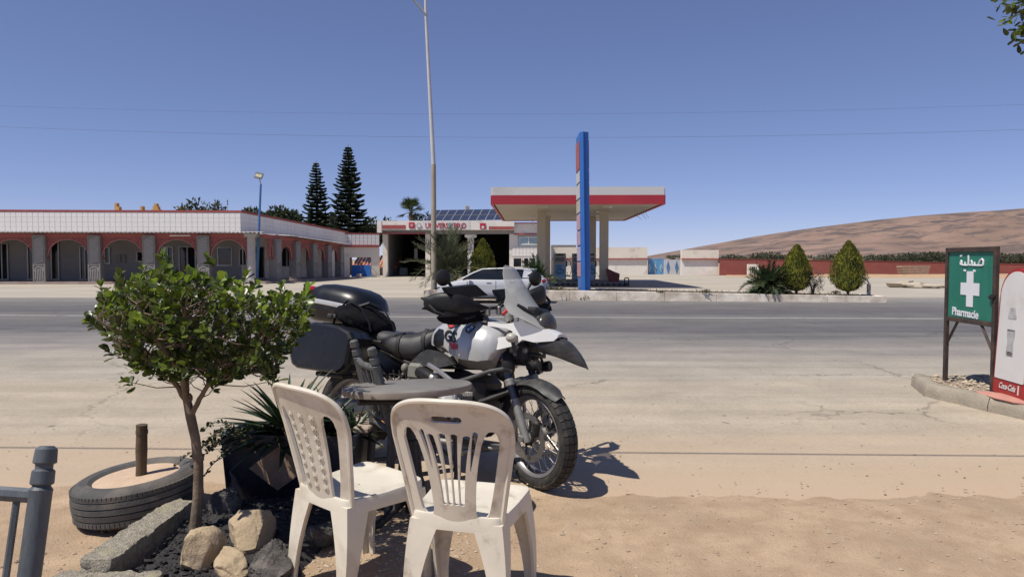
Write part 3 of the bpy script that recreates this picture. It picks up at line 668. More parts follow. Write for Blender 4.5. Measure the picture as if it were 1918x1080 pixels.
kind(mb.build('soffit_strips', M_soff, cn, True), 'stuff'); MB().box((wdt / 2, dpt / 2, zc + .12), (wdt - .14, dpt - .14, .05), MC).build('roof_deck', M_soff, cn, True)
M_col = pm('column_beige', (.50, .44, .35), .6, var=.07, vs=1)
for px, py, w_ in ((1014, 39.6, .48), (1131, 39.6, .46), (1109.5, 45, .42), (1024, 45.5, .42)):
    x = at(px, 480, py).x; o = MB().box((x, py, (zc + .22) / 2 + .1), (w_, w_, zc - .12), b=.03).build('column', M_col, cn, True)
for ix in range(2):
    for iy in range(4): MB().box((wdt * (.3 + .4 * ix), dpt * (.14 + .24 * iy), zc + .03), (.5, .5, .05), MC, b=.01).build('soffit_lamp', pm('lamp_panel', (.6, .6, .58), .3) if 'lamp_panel' not in bpy.data.materials else bpy.data.materials['lamp_panel'], cn, True)
wr = MB()
for k in range(5): x = F1.x - .5 - .12 * k; wr.tube([(x, YF + 1.5 + k * .2, zc), (x + .05 * (k % 3 - 1), YF + 1.5 + k * .2, zc - .35), (x + .1, YF + 1.5, zc - .55 - .1 * (k % 2))], .008, 4)
wr.build('loose_wire', M_grey, cn, True)
# pump island, pumps
pi_ = thing('pump_island', 'raised grey pump island with dark triangle pattern under the canopy', 'island', (4, 41, 0))
IX0, IX1 = at(1036, 536, 38).x, at(1178, 536, 38).x
MB().box(((IX0 + IX1) / 2, 41.3, .1), (IX1 - IX0, 6.6, .24), b=.03).build('plinth', pm('plinth_grey', (.17, .165, .165), .8), pi_, True)
for i in range(13):
    x = IX0 + .2 + (IX1 - IX0 - .4) * i / 12.; MB().prism([(-.17, 0), (.17, 0), (0, .17)], 0, .012, T(x, 37.995, .02) @ RX(90)).build('triangle', pm('tri_dark', (.035, .03, .035), .8) if 'tri_dark' not in bpy.data.materials else bpy.data.materials['tri_dark'], pi_, True)
M_pump = pm('pump_grey', (.36, .35, .34), .5, var=.1, vs=2); M_pumpb = pm('pump_blue_panel', (.05, .28, .52), .35, var=.3, vs=1.5, col2=(.45, .62, .75), s2=1.6, t2=.52, w2=.15)
def pump(px, Y, label, w_=.72, side=False):
    x = at(px, 500, Y).x; t = thing('fuel_pump', label, 'fuel pump', (x, Y, .22), group='fuel pumps')
    MB().box((0, 0, .72), (w_, .45, 1.44), b=.03).build('body', M_pump, t); MB().box((0, 0, 1.5), (w_ * .98, .48, .13), b=.02).build('head', M_pump, t)
    MB().box((0, -.235, .52), (w_ * .74, .02, .8), b=.005).build('front_panel', M_pumpb, t); MB().box((0, -.235, 1.22), (w_ * .7, .02, .22)).build('display', M_glassdk, t)
    MB().box((0, -.245, 1.5), (w_ * .6, .02, .07)).build('name_plate', M_dark, t)
    MB().tube([(.21 * math.cos(a), -.25, .56 + .13 * math.sin(a)) for a in [2 * math.pi * k / 20 for k in range(20)]], .018, 5, closed=True).build('oval_emblem', pm('navy', (.01, .03, .12), .4) if 'navy' not in bpy.data.materials else bpy.data.materials['navy'], t)
    sx = w_ / 2 + .03
    MB().tube([(sx, -.1, 1.25), (sx + .22, -.15, 1.1), (sx + .3, -.18, .6), (sx + .15, -.16, .22), (sx + .02, -.12, .5)], .022, 6).build('hose', M_dark, t); MB().box((sx + .01, -.12, .98), (.06, .1, .34), b=.01).build('nozzle', M_dark, t)
pump(1048, 40.6, 'grey fuel pump with blue oval panel just right of the canopy front column'); pump(1081, 41.6, 'grey fuel pump half hidden behind the blue price pylon', .6); pump(1107, 40.2, 'grey fuel pump with looping hose right of the blue price pylon', .45)
bn = thing('tipped_bin', 'maroon slanted bin standing beside the right canopy column', 'bin', (at(1148, 527, 39.3).x, 39.0, .22))
MB().prism([(-.24, 0), (.26, 0), (.30, .42), (-.36, .72), (-.40, .66)], -.22, .22, RX(90)).build('bucket', pm('maroon', (.16, .035, .03), .6), bn)
MB().tube([(-.40, .0, .69), (.30, 0, .42)], .03, 6).build('rim', pm('maroon_dark', (.10, .03, .03), .6), bn)
hp = MB(); x = at(1173, 530, 37.8).x; hp.tube([(x - .09, 37.8, 0), (x - .09, 37.8, .42), (x - .06, 37.8, .46), (x + .1, 37.8, .46), (x + .13, 37.8, .42), (x + .13, 37.8, 0)], .028, 8); tag(hp.build('hoop_barrier', M_dark), 'small dark steel hoop at the right end of pump island', 'barrier')
# ---------------------------------------------------------------- blue price pylon
py_ = thing('price_pylon', 'tall narrow blue fuel price pylon standing on the kerb island', 'sign', (2.62, 25.3, .3), M=T(2.60, 25.05, .3) @ RY(-.9))
H = at(1097, 247, 25).z - .3
MB().prism([(-.15, .0), (-.03, -.09), (.16, 0), (.16, 1.35), (-.15, 1.35)], 0, H).build('blue_end_post', M_blue, py_)
MB().prism([(-.035, -.10), (-.02, -.10), (-.02, -.08), (-.035, -.08)], 0, H + .02).build('edge_strip', pm('blue_dark', (.02, .09, .32), .5), py_)
cols = [(.42, .10, .05), (.62, .60, .56), (.60, .58, .55), (.55, .50, .38), (.55, .36, .40), (.52, .35, .45), (.5, .45, .6), (.60, .30, .30)]
hh = [(.955, .77), (.765, .69), (.685, .59), (.585, .50), (.495, .39), (.385, .29), (.285, .19), (.185, .09)]
for (b, a), c in zip(hh, cols):
    m_ = pm('pylon_panel', c, .5, var=.15, vs=2); 
    for sx in (-1, 1): MB().box((.005 + sx * .165, .72, H * (a + b) / 2), (.03, 1.2, H * (b - a) - .03), b=.01).build('price_panel', m_, py_)
# ---------------------------------------------------------------- boundary walls (right)
bw = thing('cream_boundary_wall', 'long cream boundary wall with a red stripe behind the fuel canopy', 'wall', (8, 69, 0))
a, b = at(1034, 514, 69), at(1212, 514, 69); zt_ = at(1100, 463, 69).z; zs_ = at(1100, 485, 69).z
MB().box(((a.x + b.x) / 2, 69.2, zs_ / 2), (b.x - a.x, .35, zs_)).build('lower_wall', M_white, bw, True); MB().box(((a.x + b.x) / 2, 69.15, (zt_ + zs_) / 2 + .05), (b.x - a.x, .5, zt_ - zs_ - .1)).build('upper_wall', M_cream, bw, True)
MB().box(((a.x + b.x) / 2, 68.95, zs_ + .02), (b.x - a.x - .01, .22, .12)).build('red_stripe', M_redtrim, bw, True)
MB().box((at(1055, 470, 71).x, 71, zt_ / 2 + .1), (2.4, 2, zt_ + .3)).build('shed', M_grey, bw, True)
bd = thing('blue_double_gate', 'light blue double gate with pale diamonds in the white boundary wall', 'gate', (at(1228, 514, 69.6).x, 69.6, 0))
a, b = at(1213, 514, 69.6), at(1243, 514, 69.6); zz = at(1228, 486, 69.6).z
def dia(c, w_, h_, y, m_, root): 
    o = MB().prism([(-w_, 0), (0, -h_), (w_, 0), (0, h_)], 0, .03, T(c.x, y, c.z) @ RX(90)).build('diamond', m_, root, True); return o
M_pale = pm('pale_diamond', (.50, .62, .70), .6)
for i in range(2):
    u0 = a.x + (b.x - a.x) * i / 2 + .02; u1 = a.x + (b.x - a.x) * (i + 1) / 2 - .02; MB().box(((u0 + u1) / 2, 69.6, zz / 2), (u1 - u0, .08, zz - .05), b=.01).build('gate_leaf', M_lblue, bd, True)
for px in (1216.5, 1227, 1238.5): c = at(px, 502, 69.5); dia(c, .16, .42, 69.55, M_pale, bd); dia(c, .07, .2, 69.515, M_lblue, bd)
MB().box(((a.x + b.x) / 2, 69.65, zz + .06), (b.x - a.x, .2, .12)).build('lintel', M_lblue, bd, True)
ww = thing('white_gate_wall', 'white wall with two blue diamonds beside the blue gate', 'wall', (16, 69.4, 0))
a, b = at(1244, 514, 69.4), at(1277, 514, 69.4); zz = at(1260, 486, 69.4).z
MB().box(((a.x + b.x) / 2, 69.5, zz / 2), (b.x - a.x, .3, zz)).build('wall', pm('white_blueish', (.60, .62, .66), .8), ww, True)
for px in (1251.5, 1267.5): dia(at(px, 500, 69.3), .17, .62, 69.34, pm('dia_blue', (.10, .24, .45), .6) if 'dia_blue' not in bpy.data.materials else bpy.data.materials['dia_blue'], ww)
cw = thing('cream_block_wall', 'short tall cream wall block between the diamonds and the red wall', 'wall', (18.5, 66, 0))
a, b = at(1277.5, 518, 66.5), at(1347, 518, 66.5); zt_ = at(1300, 468, 66.5).z; zs_ = at(1300, 485, 66.5).z
MB().box(((a.x + b.x) / 2, 67, zs_ / 2), (b.x - a.x, .35, zs_)).build('lower_wall', M_white, cw, True); MB().box(((a.x + b.x) / 2, 66.95, (zt_ + zs_) / 2 + .03), (b.x - a.x, .5, zt_ - zs_ - .06)).build('upper_wall', M_cream, cw, True); MB().box(((a.x + b.x) / 2, 66.72, zs_), (b.x - a.x - .01, .2, .11)).build('red_stripe', M_redtrim, cw, True)
rw = thing('red_boundary_wall', 'long low red painted boundary wall in front of the hill', 'wall', (32, 62, 0))
Wp = [(1347.5, 66.5, 485), (1500, 64.5, 487.5), (1700, 61.5, 490.5), (1918, 58, 495), (2200, 55, 498)]
for (p0, y0, t0), (p1, y1, t1) in zip(Wp, Wp[1:]):
    a, b = at(p0, t0, y0), at(p1, t1, y1); seg_wall(MB(), (a.x, a.y), (b.x - .01, b.y), .3, -.05, a.z, -.05, b.z).build('wall_section', M_redbrown, rw, True)
    seg_wall(MB(), (a.x, a.y - .04), (b.x - .01, b.y - .04), .38, a.z, a.z + .05, b.z, b.z + .05).build('coping', M_redbrown, rw, True)
o = thing('wall_hut_window', 'small white window niche in the red boundary wall behind the palm clump', 'window', tuple(at(1410, 505, 65))); c = at(1410, 505, 65.2)
MB().box(c, (1.0, .3, 1.0), b=.02).build('frame', M_cream, o, True); MB().box(c + V(0, -.17, 0), (.6, .02, .55)).build('pane', M_glassdk, o, True)
for k in (-1, 0, 1): MB().box(c + V(k * .2, -.19, 0), (.04, .02, .55)).build('bar', M_white, o, True)
# sand berm, crate, rubble in front of the red wall
mb = MB(); n = 40; vs = []
for i in range(n + 1):
    px = 1360 + (2150 - 1360) * i / n; Y = 62 - 6 * i / n
    for j in range(9):
        t = j / 8; p = at(px, 520, Y - 3.2 + 3.6 * t); vs.append((p.x, p.y, .01 + max(0, (.12 + .28 * (i / n)) * math.sin(math.pi * min(1, t * .75)) * (1 + .5 * fbm(p.x, p.y, .5)))))
mb.add(vs, [(i * 9 + j, (i + 1) * 9 + j, (i + 1) * 9 + j + 1, i * 9 + j + 1) for i in range(n) for j in range(8)], True)
kind(mb.build('sand_berm', pm('orange_sand', (.50, .335, .20), .95, var=.15, vs=1.5, bump=.4, bs=6), ang=0), 'structure')
cr = thing('wooden_trailer_box', 'weathered wooden box lying in front of the red boundary wall', 'box', tuple(gnd(1758, 521)))
for i in range(4): MB().box((0, 0, .15 + .2 * i), (2.0 + .1 * i, .9, .18), b=.01).build('plank', pm('old_plank', (.36, .24, .17), .85, var=.2, vs=3) if 'old_plank' not in bpy.data.materials else bpy.data.materials['old_plank'], cr, M=T(0, 3.5, .1))
M_rub = pm('rubble', (.50, .43, .33), .95, var=.15, vs=4, bump=.4, bs=10)
for i, (px, py, s) in enumerate([(1690, 538, .55), (1712, 539, .45), (1730, 539, .3), (1745, 540, .35), (1760, 539, .28)]):
    p = gnd(px, py); o = MB().ball((0, 0, s * .25), (s * 1.3, s * .8, s * .38), 10, jit=.6, seed=i * 3.1).build('rubble_heap', M_rub, M=T(*p)); tag(o, ['largest low pale rubble mound left of the heap row by the pharmacy sign', 'pale rubble mound second from left in the heap row', 'pale rubble mound in the middle of the heap row', 'pale rubble mound second from right in the heap row', 'pale rubble mound nearest the pharmacy sign post'][i], 'rubble', 'rubble heaps on the forecourt')
# far utility poles
for i, px in enumerate((1424, 1429, 1556, 1572, 1638)):
    p = at(px, 486, 240 + 25 * i); o = MB().tube([(p.x, p.y, 0), (p.x, p.y, p.z + 4.4 + (i % 2))], .11, 5); o.box((p.x, p.y, p.z + 4 + (i % 2)), (1.4, .1, .12)); tag(o.build('utility_pole', M_grey), ['leftmost thin far utility pole beyond the red wall','far utility pole just right of the leftmost one','far utility pole in the middle beyond the red wall','far utility pole second from right beyond the red wall','rightmost thin far utility pole beyond the red wall'][i], 'pole', 'far utility poles')
# ================================================================ TREES, SHRUBS, POLES (far side)
def leaf_mat(name, c, c2, rough=.55, back=.25, vs=8., spec=.4):
    return pm(name, c, rough, var=.35, vs=vs, col2=c2, s2=vs * .5, t2=.54, w2=.12, backf=back, spec=spec)
def leaves(mb, p, d, up, L, W, fold=.25):
    """One folded leaf: base p, direction d, lying against normal up."""
    d = d.normalized(); s = d.cross(up)
    s = s.normalized() if s.length > 1e-4 else d.orthogonal().normalized(); n = s.cross(d)
    m = p + d * L * .5
    o = len(mb.v); mb.v += [p, m + s * W / 2 + n * W * fold, p + d * L, m - s * W / 2 + n * W * fold]
    mb.f += [(o, o + 1, o + 2), (o, o + 2, o + 3)]; mb.sm += [True] * 2; mb.mi += [0] * 2
def rvec(r): 
    while 1:
        v = V(r.uniform(-1, 1), r.uniform(-1, 1), r.uniform(-1, 1))
        if .05 < v.length < 1: return v.normalized()
M_bark = pm('bark', (.16, .115, .08), .9, var=.25, vs=6, bump=.6, bs=30)
M_bush = leaf_mat('bush_green', (.045, .065, .028), (.085, .10, .045), vs=1.2)
M_dpine = leaf_mat('pine_green', (.018, .034, .016), (.034, .055, .026), vs=1.5, back=.1)
def bush(name, label, cat, c, rx, ry, rz, n, L, W, mat, seed, group=None, clumps=14, trunk=True, gap=.0):
    r = random.Random(seed); t = thing(name, label, cat, (c[0], c[1], c[2]), group=group)
    cl = []
    for i in range(clumps):
        v = rvec(r); k = r.uniform(.35, .8); cl.append((V(v.x * rx * k, v.y * ry * k, rz + v.z * rz * k), r.uniform(.28, .5)))
    mb = MB()
    for i in range(n):
        cc, cr_ = r.choice(cl); v = rvec(r); k = r.random() ** .4 * cr_; p = cc + V(v.x * rx * k, v.y * ry * k, v.z * rz * k)
        if p.z < 0: continue
        leaves(mb, p, (v + rvec(r) * .7 + V(0, 0, .3)), rvec(r), L * r.uniform(.7, 1.3), W * r.uniform(.7, 1.3))
    mb.build('crown', mat, t, ang=0)
    if trunk:
        tb = MB()
        for i in range(5):
            v = rvec(r); tb.tube([(0, 0, -.1), (v.x * rx * .15, v.y * ry * .15, rz * .6), (v.x * rx * .5, v.y * ry * .5, rz * 1.3)], [.05 * rz + .02, .03 * rz + .01, .008], 5)
        tb.build('trunk', M_bark, t)
    return t
def norfolk(px, ytop, hw, Y, label, seed):
    r = random.Random(seed); p = at(px, ytop, Y); H = p.z; t = thing('norfolk_pine', label, 'tree', (p.x, Y, 0), group='norfolk pines'); Rm = hw * Y / FPX
    MB().tube([(0, 0, 0), (.05, 0, H * .5), (0, 0, H)], [.28, .17, .02], 8).build('trunk', M_bark, t)
    mb = MB(); z = 3.0; k = 0
    while z < H - .15:
        f = (H - z) / (H - 3.0); rad = Rm * 1.12 * f ** .72 * r.uniform(.88, 1.1); nb = 7 if f > .3 else 5; a0 = r.uniform(0, 6.28)
        for b in range(nb):
            a = a0 + 6.283 * b / nb + r.uniform(-.2, .2); dv = V(math.cos(a), math.sin(a), 0); rr = rad * r.uniform(.8, 1.08); tip = rr * r.uniform(.02, .16)
            pts = [V(0, 0, z) + dv * (rr * q) + V(0, 0, -.10 * rr * math.sin(q * 2.6) + tip * q * q * 2) for q in (.0, .25, .5, .75, 1)]
            mb.tube(pts, [.07, .07, .06, .055, .02], 4, caps=False)
            sd = V(-dv.y, dv.x, 0)
            for q in range(13):                     # rope-like side twigs, raked forward and up
                u = .14 + .86 * q / 12; i0 = min(3, int(u * 4)); c = pts[i0].lerp(pts[i0 + 1], u * 4 - i0)
                for sg in (-1, 1):
                    l = (.34 * rad + .12) * (1.05 - .75 * u) * r.uniform(.8, 1.2) + .08; e = c + (dv * .75 + sd * sg * .75 + V(0, 0, .30)).normalized() * l
                    mb.tube([c, c.lerp(e, .5) + V(0, 0, -.02), e], [.07, .075, .025], 3, caps=False)
        z += (.22 + .20 * f) * r.uniform(.9, 1.1)
    mb.build('crown', M_dpine, t, ang=0)
norfolk(592, 301, 30, 68, 'shorter left norfolk pine rising behind the arcade roof', 3); norfolk(652, 271, 38, 66, 'taller right norfolk pine rising behind the arcade roof', 5)
def px_bush(px, yt, yb, w_px, Y, label, seed, n=900, mat=None, name='roadside_tree', cat='tree', L=.35, W=.2, **k):
    a = at(px, yt, Y); b = at(px, yb, Y); rz = (a.z - b.z) / 2; return bush(name, label, cat, (a.x, Y, b.z), w_px * Y / FPX / 2, w_px * Y / FPX / 2, rz, n, L, W, mat or M_bush, seed, **k)
M_sparse = leaf_mat('sparse_green', (.06, .075, .035), (.10, .11, .05), vs=1.2)
def tree_at(px, yt, w_px, Y, label, seed, n=1300, mat=None, frac=.55, L=.42, W=.2):
    """Tree with its base on the ground and the crown top at the seen height."""
    a = at(px, yt, Y); H = a.z; rz = H * frac / 2; t = bush('broadleaf_tree', label, 'tree', (a.x, Y, 0), w_px * Y / FPX / 2, w_px * Y / FPX / 2, rz, n, L, W, mat or M_bush, seed, trunk=False)
    for ch in t.children: ch.location.z = H - 2 * rz
    MB().tube([(0, 0, 0), (.1, 0, H * .4), (.05, .1, H * .75)], [.2, .15, .05], 7).build('trunk', M_bark, t)
tree_at(366, 371, 95, 72, 'sparse grey-green tree left of two above the arcade roof', 11, 900, M_sparse); tree_at(412, 376, 80, 74, 'sparse tree right of two above the arcade roof corner', 12, 520, M_sparse)
tree_at(492, 379, 120, 70, 'dense bushy tree behind the blue lamp pole above the roof', 13, 3600); tree_at(545, 392, 110, 72, 'lower bushy tree between the blue lamp and the norfolk pines', 14, 3000); tree_at(604, 403, 100, 74, 'low tree at the foot of the shorter norfolk pine', 18, 2200); tree_at(690, 410, 64, 76, 'dark low tree right of the taller norfolk pine', 15, 1600)
tree_at(733, 402, 62, 80, 'low round tree left of the palm above the garage', 16, 1500); tree_at(790, 400, 66, 78, 'low round tree right of the palm above the garage', 17, 1500)
# fan palm behind garage
M_frond = leaf_mat('frond_green', (.05, .085, .028), (.10, .125, .045), vs=2)
def fan_palm(px, yt, yb, w_px, Y, label, seed):
    r = random.Random(seed); c = at(px, (yt + yb) / 2, Y); Rr = w_px * Y / FPX / 2; t = thing('fan_palm', label, 'palm', (c.x, Y, 0))
    MB().tube([(0, 0, 0), (.1, 0, c.z * .5), (0, 0, c.z)], [.3, .24, .2], 8).build('trunk', M_bark, t); mb = MB()
    for i in range(34):
        a = r.uniform(0, 6.28); e = r.uniform(-.5, 1.3); d = V(math.cos(a) * math.cos(e), math.sin(a) * math.cos(e), math.sin(e)); b = V(0, 0, c.z) + d * Rr * .55
        mb.tube([(0, 0, c.z), b], .02, 3, caps=False)
        s = d.cross(V(0, 0, 1)).normalized(); u = s.cross(d)
        for k in range(13):
            f = (k - 6) / 6 * 1.25; dd = d * math.cos(f) + s * math.sin(f) + V(0, 0, -.12 * abs(f)); leaves(mb, b, dd, u, Rr * .6 * r.uniform(.8, 1.1), .10, .1)
    mb.build('crown', M_frond, t, ang=0)
fan_palm(769, 381, 412, 56, 76, 'fan palm crown rising behind the garage sign band', 4)
# feather palms
def feather_palm(name, label, base, H, nf, seed, Lf, mat, spread=(.1, 1.2), leaf=(.28, .028), group=None, trunk=0.):
    r = random.Random(seed); t = thing(name, label, 'palm', base, group=group); mb = MB(); st = MB()
    for i in range(nf):
        a = r.uniform(0, 6.283); th = r.uniform(*spread); L = Lf * r.uniform(.7, 1.1); d = V(math.cos(a), math.sin(a), 0); pts = []
        p = V(0, 0, trunk); ang = math.pi / 2 - th * .45
        for k in range(9): pts.append(p.copy()); p = p + (d * math.cos(ang) + V(0, 0, math.sin(ang))) * (L / 8); ang -= th * .22 * (.5 + k / 8)
        st.tube(pts, [.016 - .0014 * k for k in range(9)], 4, caps=False)
        for k in range(1, 34):
            u = .15 + .85 * k / 33; i0 = min(7, int(u * 8)); c = pts[i0].lerp(pts[i0 + 1], u * 8 - i0); tg = (pts[i0 + 1] - pts[i0]).normalized(); s = tg.cross(V(0, 0, 1))
            s = s.normalized() if s.length > .01 else V(1, 0, 0); n = s.cross(tg)
            for sg in (-1, 1): leaves(mb, c, tg * .75 + s * sg * .8 + n * r.uniform(.1, .5) + rvec(r) * .12, n, leaf[0] * (1.15 - .7 * abs(u - .45)) * r.uniform(.8, 1.2), leaf[1], .1)
    mb.build('fronds', mat, t, ang=0); st.build('stalks', pm('frond_stalk', (.17, .16, .07), .7) if 'frond_stalk' not in bpy.data.materials else bpy.data.materials['frond_stalk'], t)
    return t
M_date = leaf_mat('date_palm_green', (.085, .10, .05), (.15, .155, .085), vs=3)
M_dateg = leaf_mat('palm_clump_green', (.05, .085, .035), (.10, .13, .055), vs=3)
feather_palm('date_palm', 'feathery young date palm beside the street lamp on the kerb island', (at(840, 540, 26.2).x, 26.2, .33), 2, 54, 6, 2.2, M_date, (.1, 1.5), (.36, .03)); 
feather_palm('date_palm', 'small feathery palm directly behind the parked white car', (at(1006, 545, 26.2).x, 26.2, .33), 1, 36, 8, 1.2, M_dateg, (.2, 1.6), (.26, .03))
feather_palm('palm_clump', 'low bushy green palm clump on the kerb island left of the thujas', (at(1440, 548, 24.6).x, 24.6, .22), 1, 85, 9, 1.1, M_dateg, (.3, 2.1), (.26, .035))
# thujas
M_thuja = leaf_mat('thuja_green', (.15, .17, .028), (.36, .34, .04), vs=5, back=.2)
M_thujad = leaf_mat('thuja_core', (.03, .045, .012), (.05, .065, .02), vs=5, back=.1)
def thuja(px, ytop, ybot, w_px, Y, zb, label, seed, wid=.55, spike=1.0):
    r = random.Random(seed); a = at(px, ytop, Y); H = a.z - zb; Rm = w_px * Y / FPX / 2; t = thing('thuja', label, 'shrub', (a.x, Y, zb), group='clipped thujas')
    def rad(u): return Rm * (max(0, math.sin(math.pi * min(1, u ** .62))) ** .7 if u > .02 else .15) * (1.0 if u < .6 else 1 - .1 * (u - .6)) 
    mb = MB(); 
    for i in range(5200):
        u = r.random() ** .9; a_ = r.uniform(0, 6.283); k = r.uniform(.70, 1.05) + .30 * noise.noise(V(math.cos(a_) * 1.9, math.sin(a_) * 1.9, u * 5 + seed)) + .14 * noise.noise(V(math.cos(a_) * 5, math.sin(a_) * 5, u * 14 + seed))
        rr = rad(u) * k; p = V(rr * math.cos(a_), rr * math.sin(a_), .06 * H + u * H * .93)
        out = V(math.cos(a_), math.sin(a_), 0); leaves(mb, p, V(0, 0, 1) + out * r.uniform(.0, .55) + rvec(r) * .25, (out + rvec(r) * .5), r.uniform(.06, .13), r.uniform(.025, .05), .15)
    for i in range(60):
        leaves(mb, V(r.gauss(0, .03), r.gauss(0, .03), H * r.uniform(.9, .97)), V(r.gauss(0, .12), r.gauss(0, .12), 1), rvec(r), .16, .04)
    mb.build('foliage', M_thuja, t, ang=0)
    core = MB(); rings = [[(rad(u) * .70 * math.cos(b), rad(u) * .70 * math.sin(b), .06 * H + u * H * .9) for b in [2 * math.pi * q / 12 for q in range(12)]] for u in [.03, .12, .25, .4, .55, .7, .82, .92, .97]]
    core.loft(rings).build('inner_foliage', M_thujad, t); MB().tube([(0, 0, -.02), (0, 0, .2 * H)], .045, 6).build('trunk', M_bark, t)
thuja(904, 450, 545, 46, 26.0, .33, 'yellow-green thuja behind the bonnet of the parked car', 21); thuja(1493, 461, 548, 53, 24.4, .22, 'left of two yellow-green thujas on the right of the kerb island', 22); thuja(1590, 454, 551, 60, 24.2, .2, 'right pointed yellow-green thuja standing alone near the island end', 23)
M_greysh = leaf_mat('grey_shrub', (.11, .115, .085), (.16, .16, .12), vs=4)
bush('grey_shrub', 'thin grey-leaved shrub right of the left thuja on the island', 'shrub', (at(1522, 548, 24.3).x, 24.3, .2), .42, .4, .42, 420, .10, .022, M_greysh, 31, clumps=22)
# low weeds
M_weed = leaf_mat('weed', (.12, .12, .06), (.20, .17, .09), vs=6)
def weed(px, py, z, s, n, label, seed):
    p = gnd(px, py, z); r = random.Random(seed); mb = MB()
    for i in range(n):
        a = r.uniform(0, 6.28); leaves(mb, V(r.gauss(0, s * .3), r.gauss(0, s * .2), 0), V(math.cos(a), math.sin(a), r.uniform(.4, 1.6)), V(0, 0, 1), s * r.uniform(.3, .8), s * .1)
    tag(mb.build('weed_tuft', M_weed, M=T(*p), ang=0), label, 'weed', 'weeds along the kerb')
weed(1097, 562, .01, .35, 90, 'dry weed tuft at the kerb foot right of the blue pylon', 1); weed(1320, 549, .28, .3, 50, 'small weed sprig on the island left of the palm clump', 2); weed(818, 560, .01, .4, 90, 'dry weed tuft at the foot of the tall street lamp', 3); weed(1045, 544, .36, .3, 60, 'green weed tuft on the kerb between the car and the pylon', 4); weed(1565, 549, .22, .22, 70, 'low weed tuft left of the lone thuja', 5); weed(1238, 549, .3, .25, 50, 'low weed tuft on the kerb right of the pylon', 6)
mb = MB(); r = random.Random(5)
for i in range(900):
    x = r.uniform(-2.8, 12); y = 24.9 - .13 * max(0, x - 2) + r.uniform(.15, 1.6); leaves(mb, V(x, y, .34 - .0125 * max(0, x - 2) - .03), V(r.gauss(0, 1), r.gauss(0, 1), 1.2), V(0, 0, 1), r.uniform(.05, .13), .02)
kind(mb.build('ground_cover', M_weed, ang=0), 'stuff')
# bent stand pipe at island end
sp = MB(); b = gnd(1627, 553, .21); sp.tube([b, b + V(0, 0, .42), b + V(-.05, 0, .5), b + V(-.22, 0, .62), b + V(-.45, 0, .66)], .022, 7); sp.box(b + V(0, 0, .2), (.1, .1, .4), b=.01); tag(sp.build('stand_pipe', M_grey), 'bent grey stand pipe at the right end of the kerb island', 'pipe')
# far tree row beyond the red wall
M_far = leaf_mat('far_tree', (.055, .066, .035), (.075, .085, .045), vs=.6)
fm_ = []
for k in range(3):
    r = random.Random(50 + k); mb = MB()
    for i in range(420):
        v = rvec(r); cc = rvec(r) * .45; p = V((cc.x + v.x * .5), (cc.y + v.y * .5), .95 + (cc.z + v.z * .5) * .75); leaves(mb, p, v + rvec(r) * .5, rvec(r), .22, .12)
    me = mb.mesh('crown', 0); me.materials.append(M_far); fm_.append(me)
trm = MB().tube([(0, 0, 0), (0, 0, 1)], [.08, .05], 5).mesh('trunk'); trm.materials.append(M_bark)
r = random.Random(77); spots = [(px, 150 + r.uniform(-15, 30), r.uniform(2.0, 3.0)) for px in list(range(1690, 1918, 9))] + [(px, 190 + r.uniform(-10, 30), r.uniform(1.8, 3.4)) for px in (1355, 1372, 1388, 1402, 1416, 1424, 1448, 1457, 1466, 1545, 1552, 1560, 1638, 1650, 1662, 1676)]
for i, (px, Y, s) in enumerate(spots):
    p = at(px, 490, Y); t = thing('orchard_tree', 'small far dark green tree in the orchard row beyond the red wall', 'tree', (p.x, Y, 0), group='far orchard trees'); t.scale = (s * 1.0, s * 1.0, s * .62)
    link('crown', fm_[i % 3], t); link('trunk', trm, t)
mb = MB(); r = random.Random(8)
for i in range(1400):
    px = r.uniform(1250, 1980); Y = r.uniform(280, 900); p = at(px, 480, Y); s = r.uniform(.6, 1.5); z = 0
    mb.ball((p.x, Y, z + s * .4 + max(0, (Y - 520) * .018)), (s * 1.2, s, s * .7), 5)
kind(mb.build('far_scrub', M_far, ang=0), 'stuff')
# ---------------------------------------------------------------- lamp posts and wires
Yl = 25.6; b = at(813, 548, Yl); tp = at(796.2, -40, Yl); kn = at(797.5, 27, Yl); md = at(812, 308, Yl)
lp = thing('street_lamp', 'tall leaning street lamp post, white above and beige below, on the kerb island', 'street lamp', (b.x, Yl, .3))
MB().tube([V(b.x, Yl, .28), md], [.105, .085], 12).build('lower_pole', pm('pole_beige', (.42, .35, .26), .6, var=.12, vs=2), lp, True); MB().tube([md + V(0, 0, .004), kn, tp], [.078, .05, .04], 12).build('upper_pole', pm('pole_white', (.62, .61, .60), .5, var=.1, vs=2), lp, True)
ae = at(770, -6, Yl); MB().tube([at(799, 30, Yl) + V(0, -.05, 0), ae, ae + (ae - kn) * .6], .035, 8).build('lamp_arm', M_grey, lp, True); MB().box(ae + (ae - kn) * .9, (.55, .22, .12), b=.03).build('lamp_head', M_grey, lp, True)
MB().lathe([(.2, 0), (.2, .04), (.11, .06), (.11, .3)], 12, T(b.x, Yl, .27)).build('base_flange', M_grey, lp, True)
b = gnd(480.5, 529); Yb = b.y; tp = at(488.5, 345, Yb)
bl = thing('solar_street_lamp', 'blue leaning lamp pole with a solar panel head before the arcade corner', 'street lamp', tuple(b))
m1 = b.lerp(tp, .45); MB().tube([b, m1], [.105, .09], 10).build('lower_pole', M_lblue2 if 'M_lblue2' in globals() else pm('lamp_blue', (.16, .38, .66), .5, var=.12), bl, True); MB().tube([m1 + V(0, 0, .003), tp], [.075, .06], 10).build('upper_pole', pm('lamp_blue_dark', (.06, .17, .38), .5), bl, True)
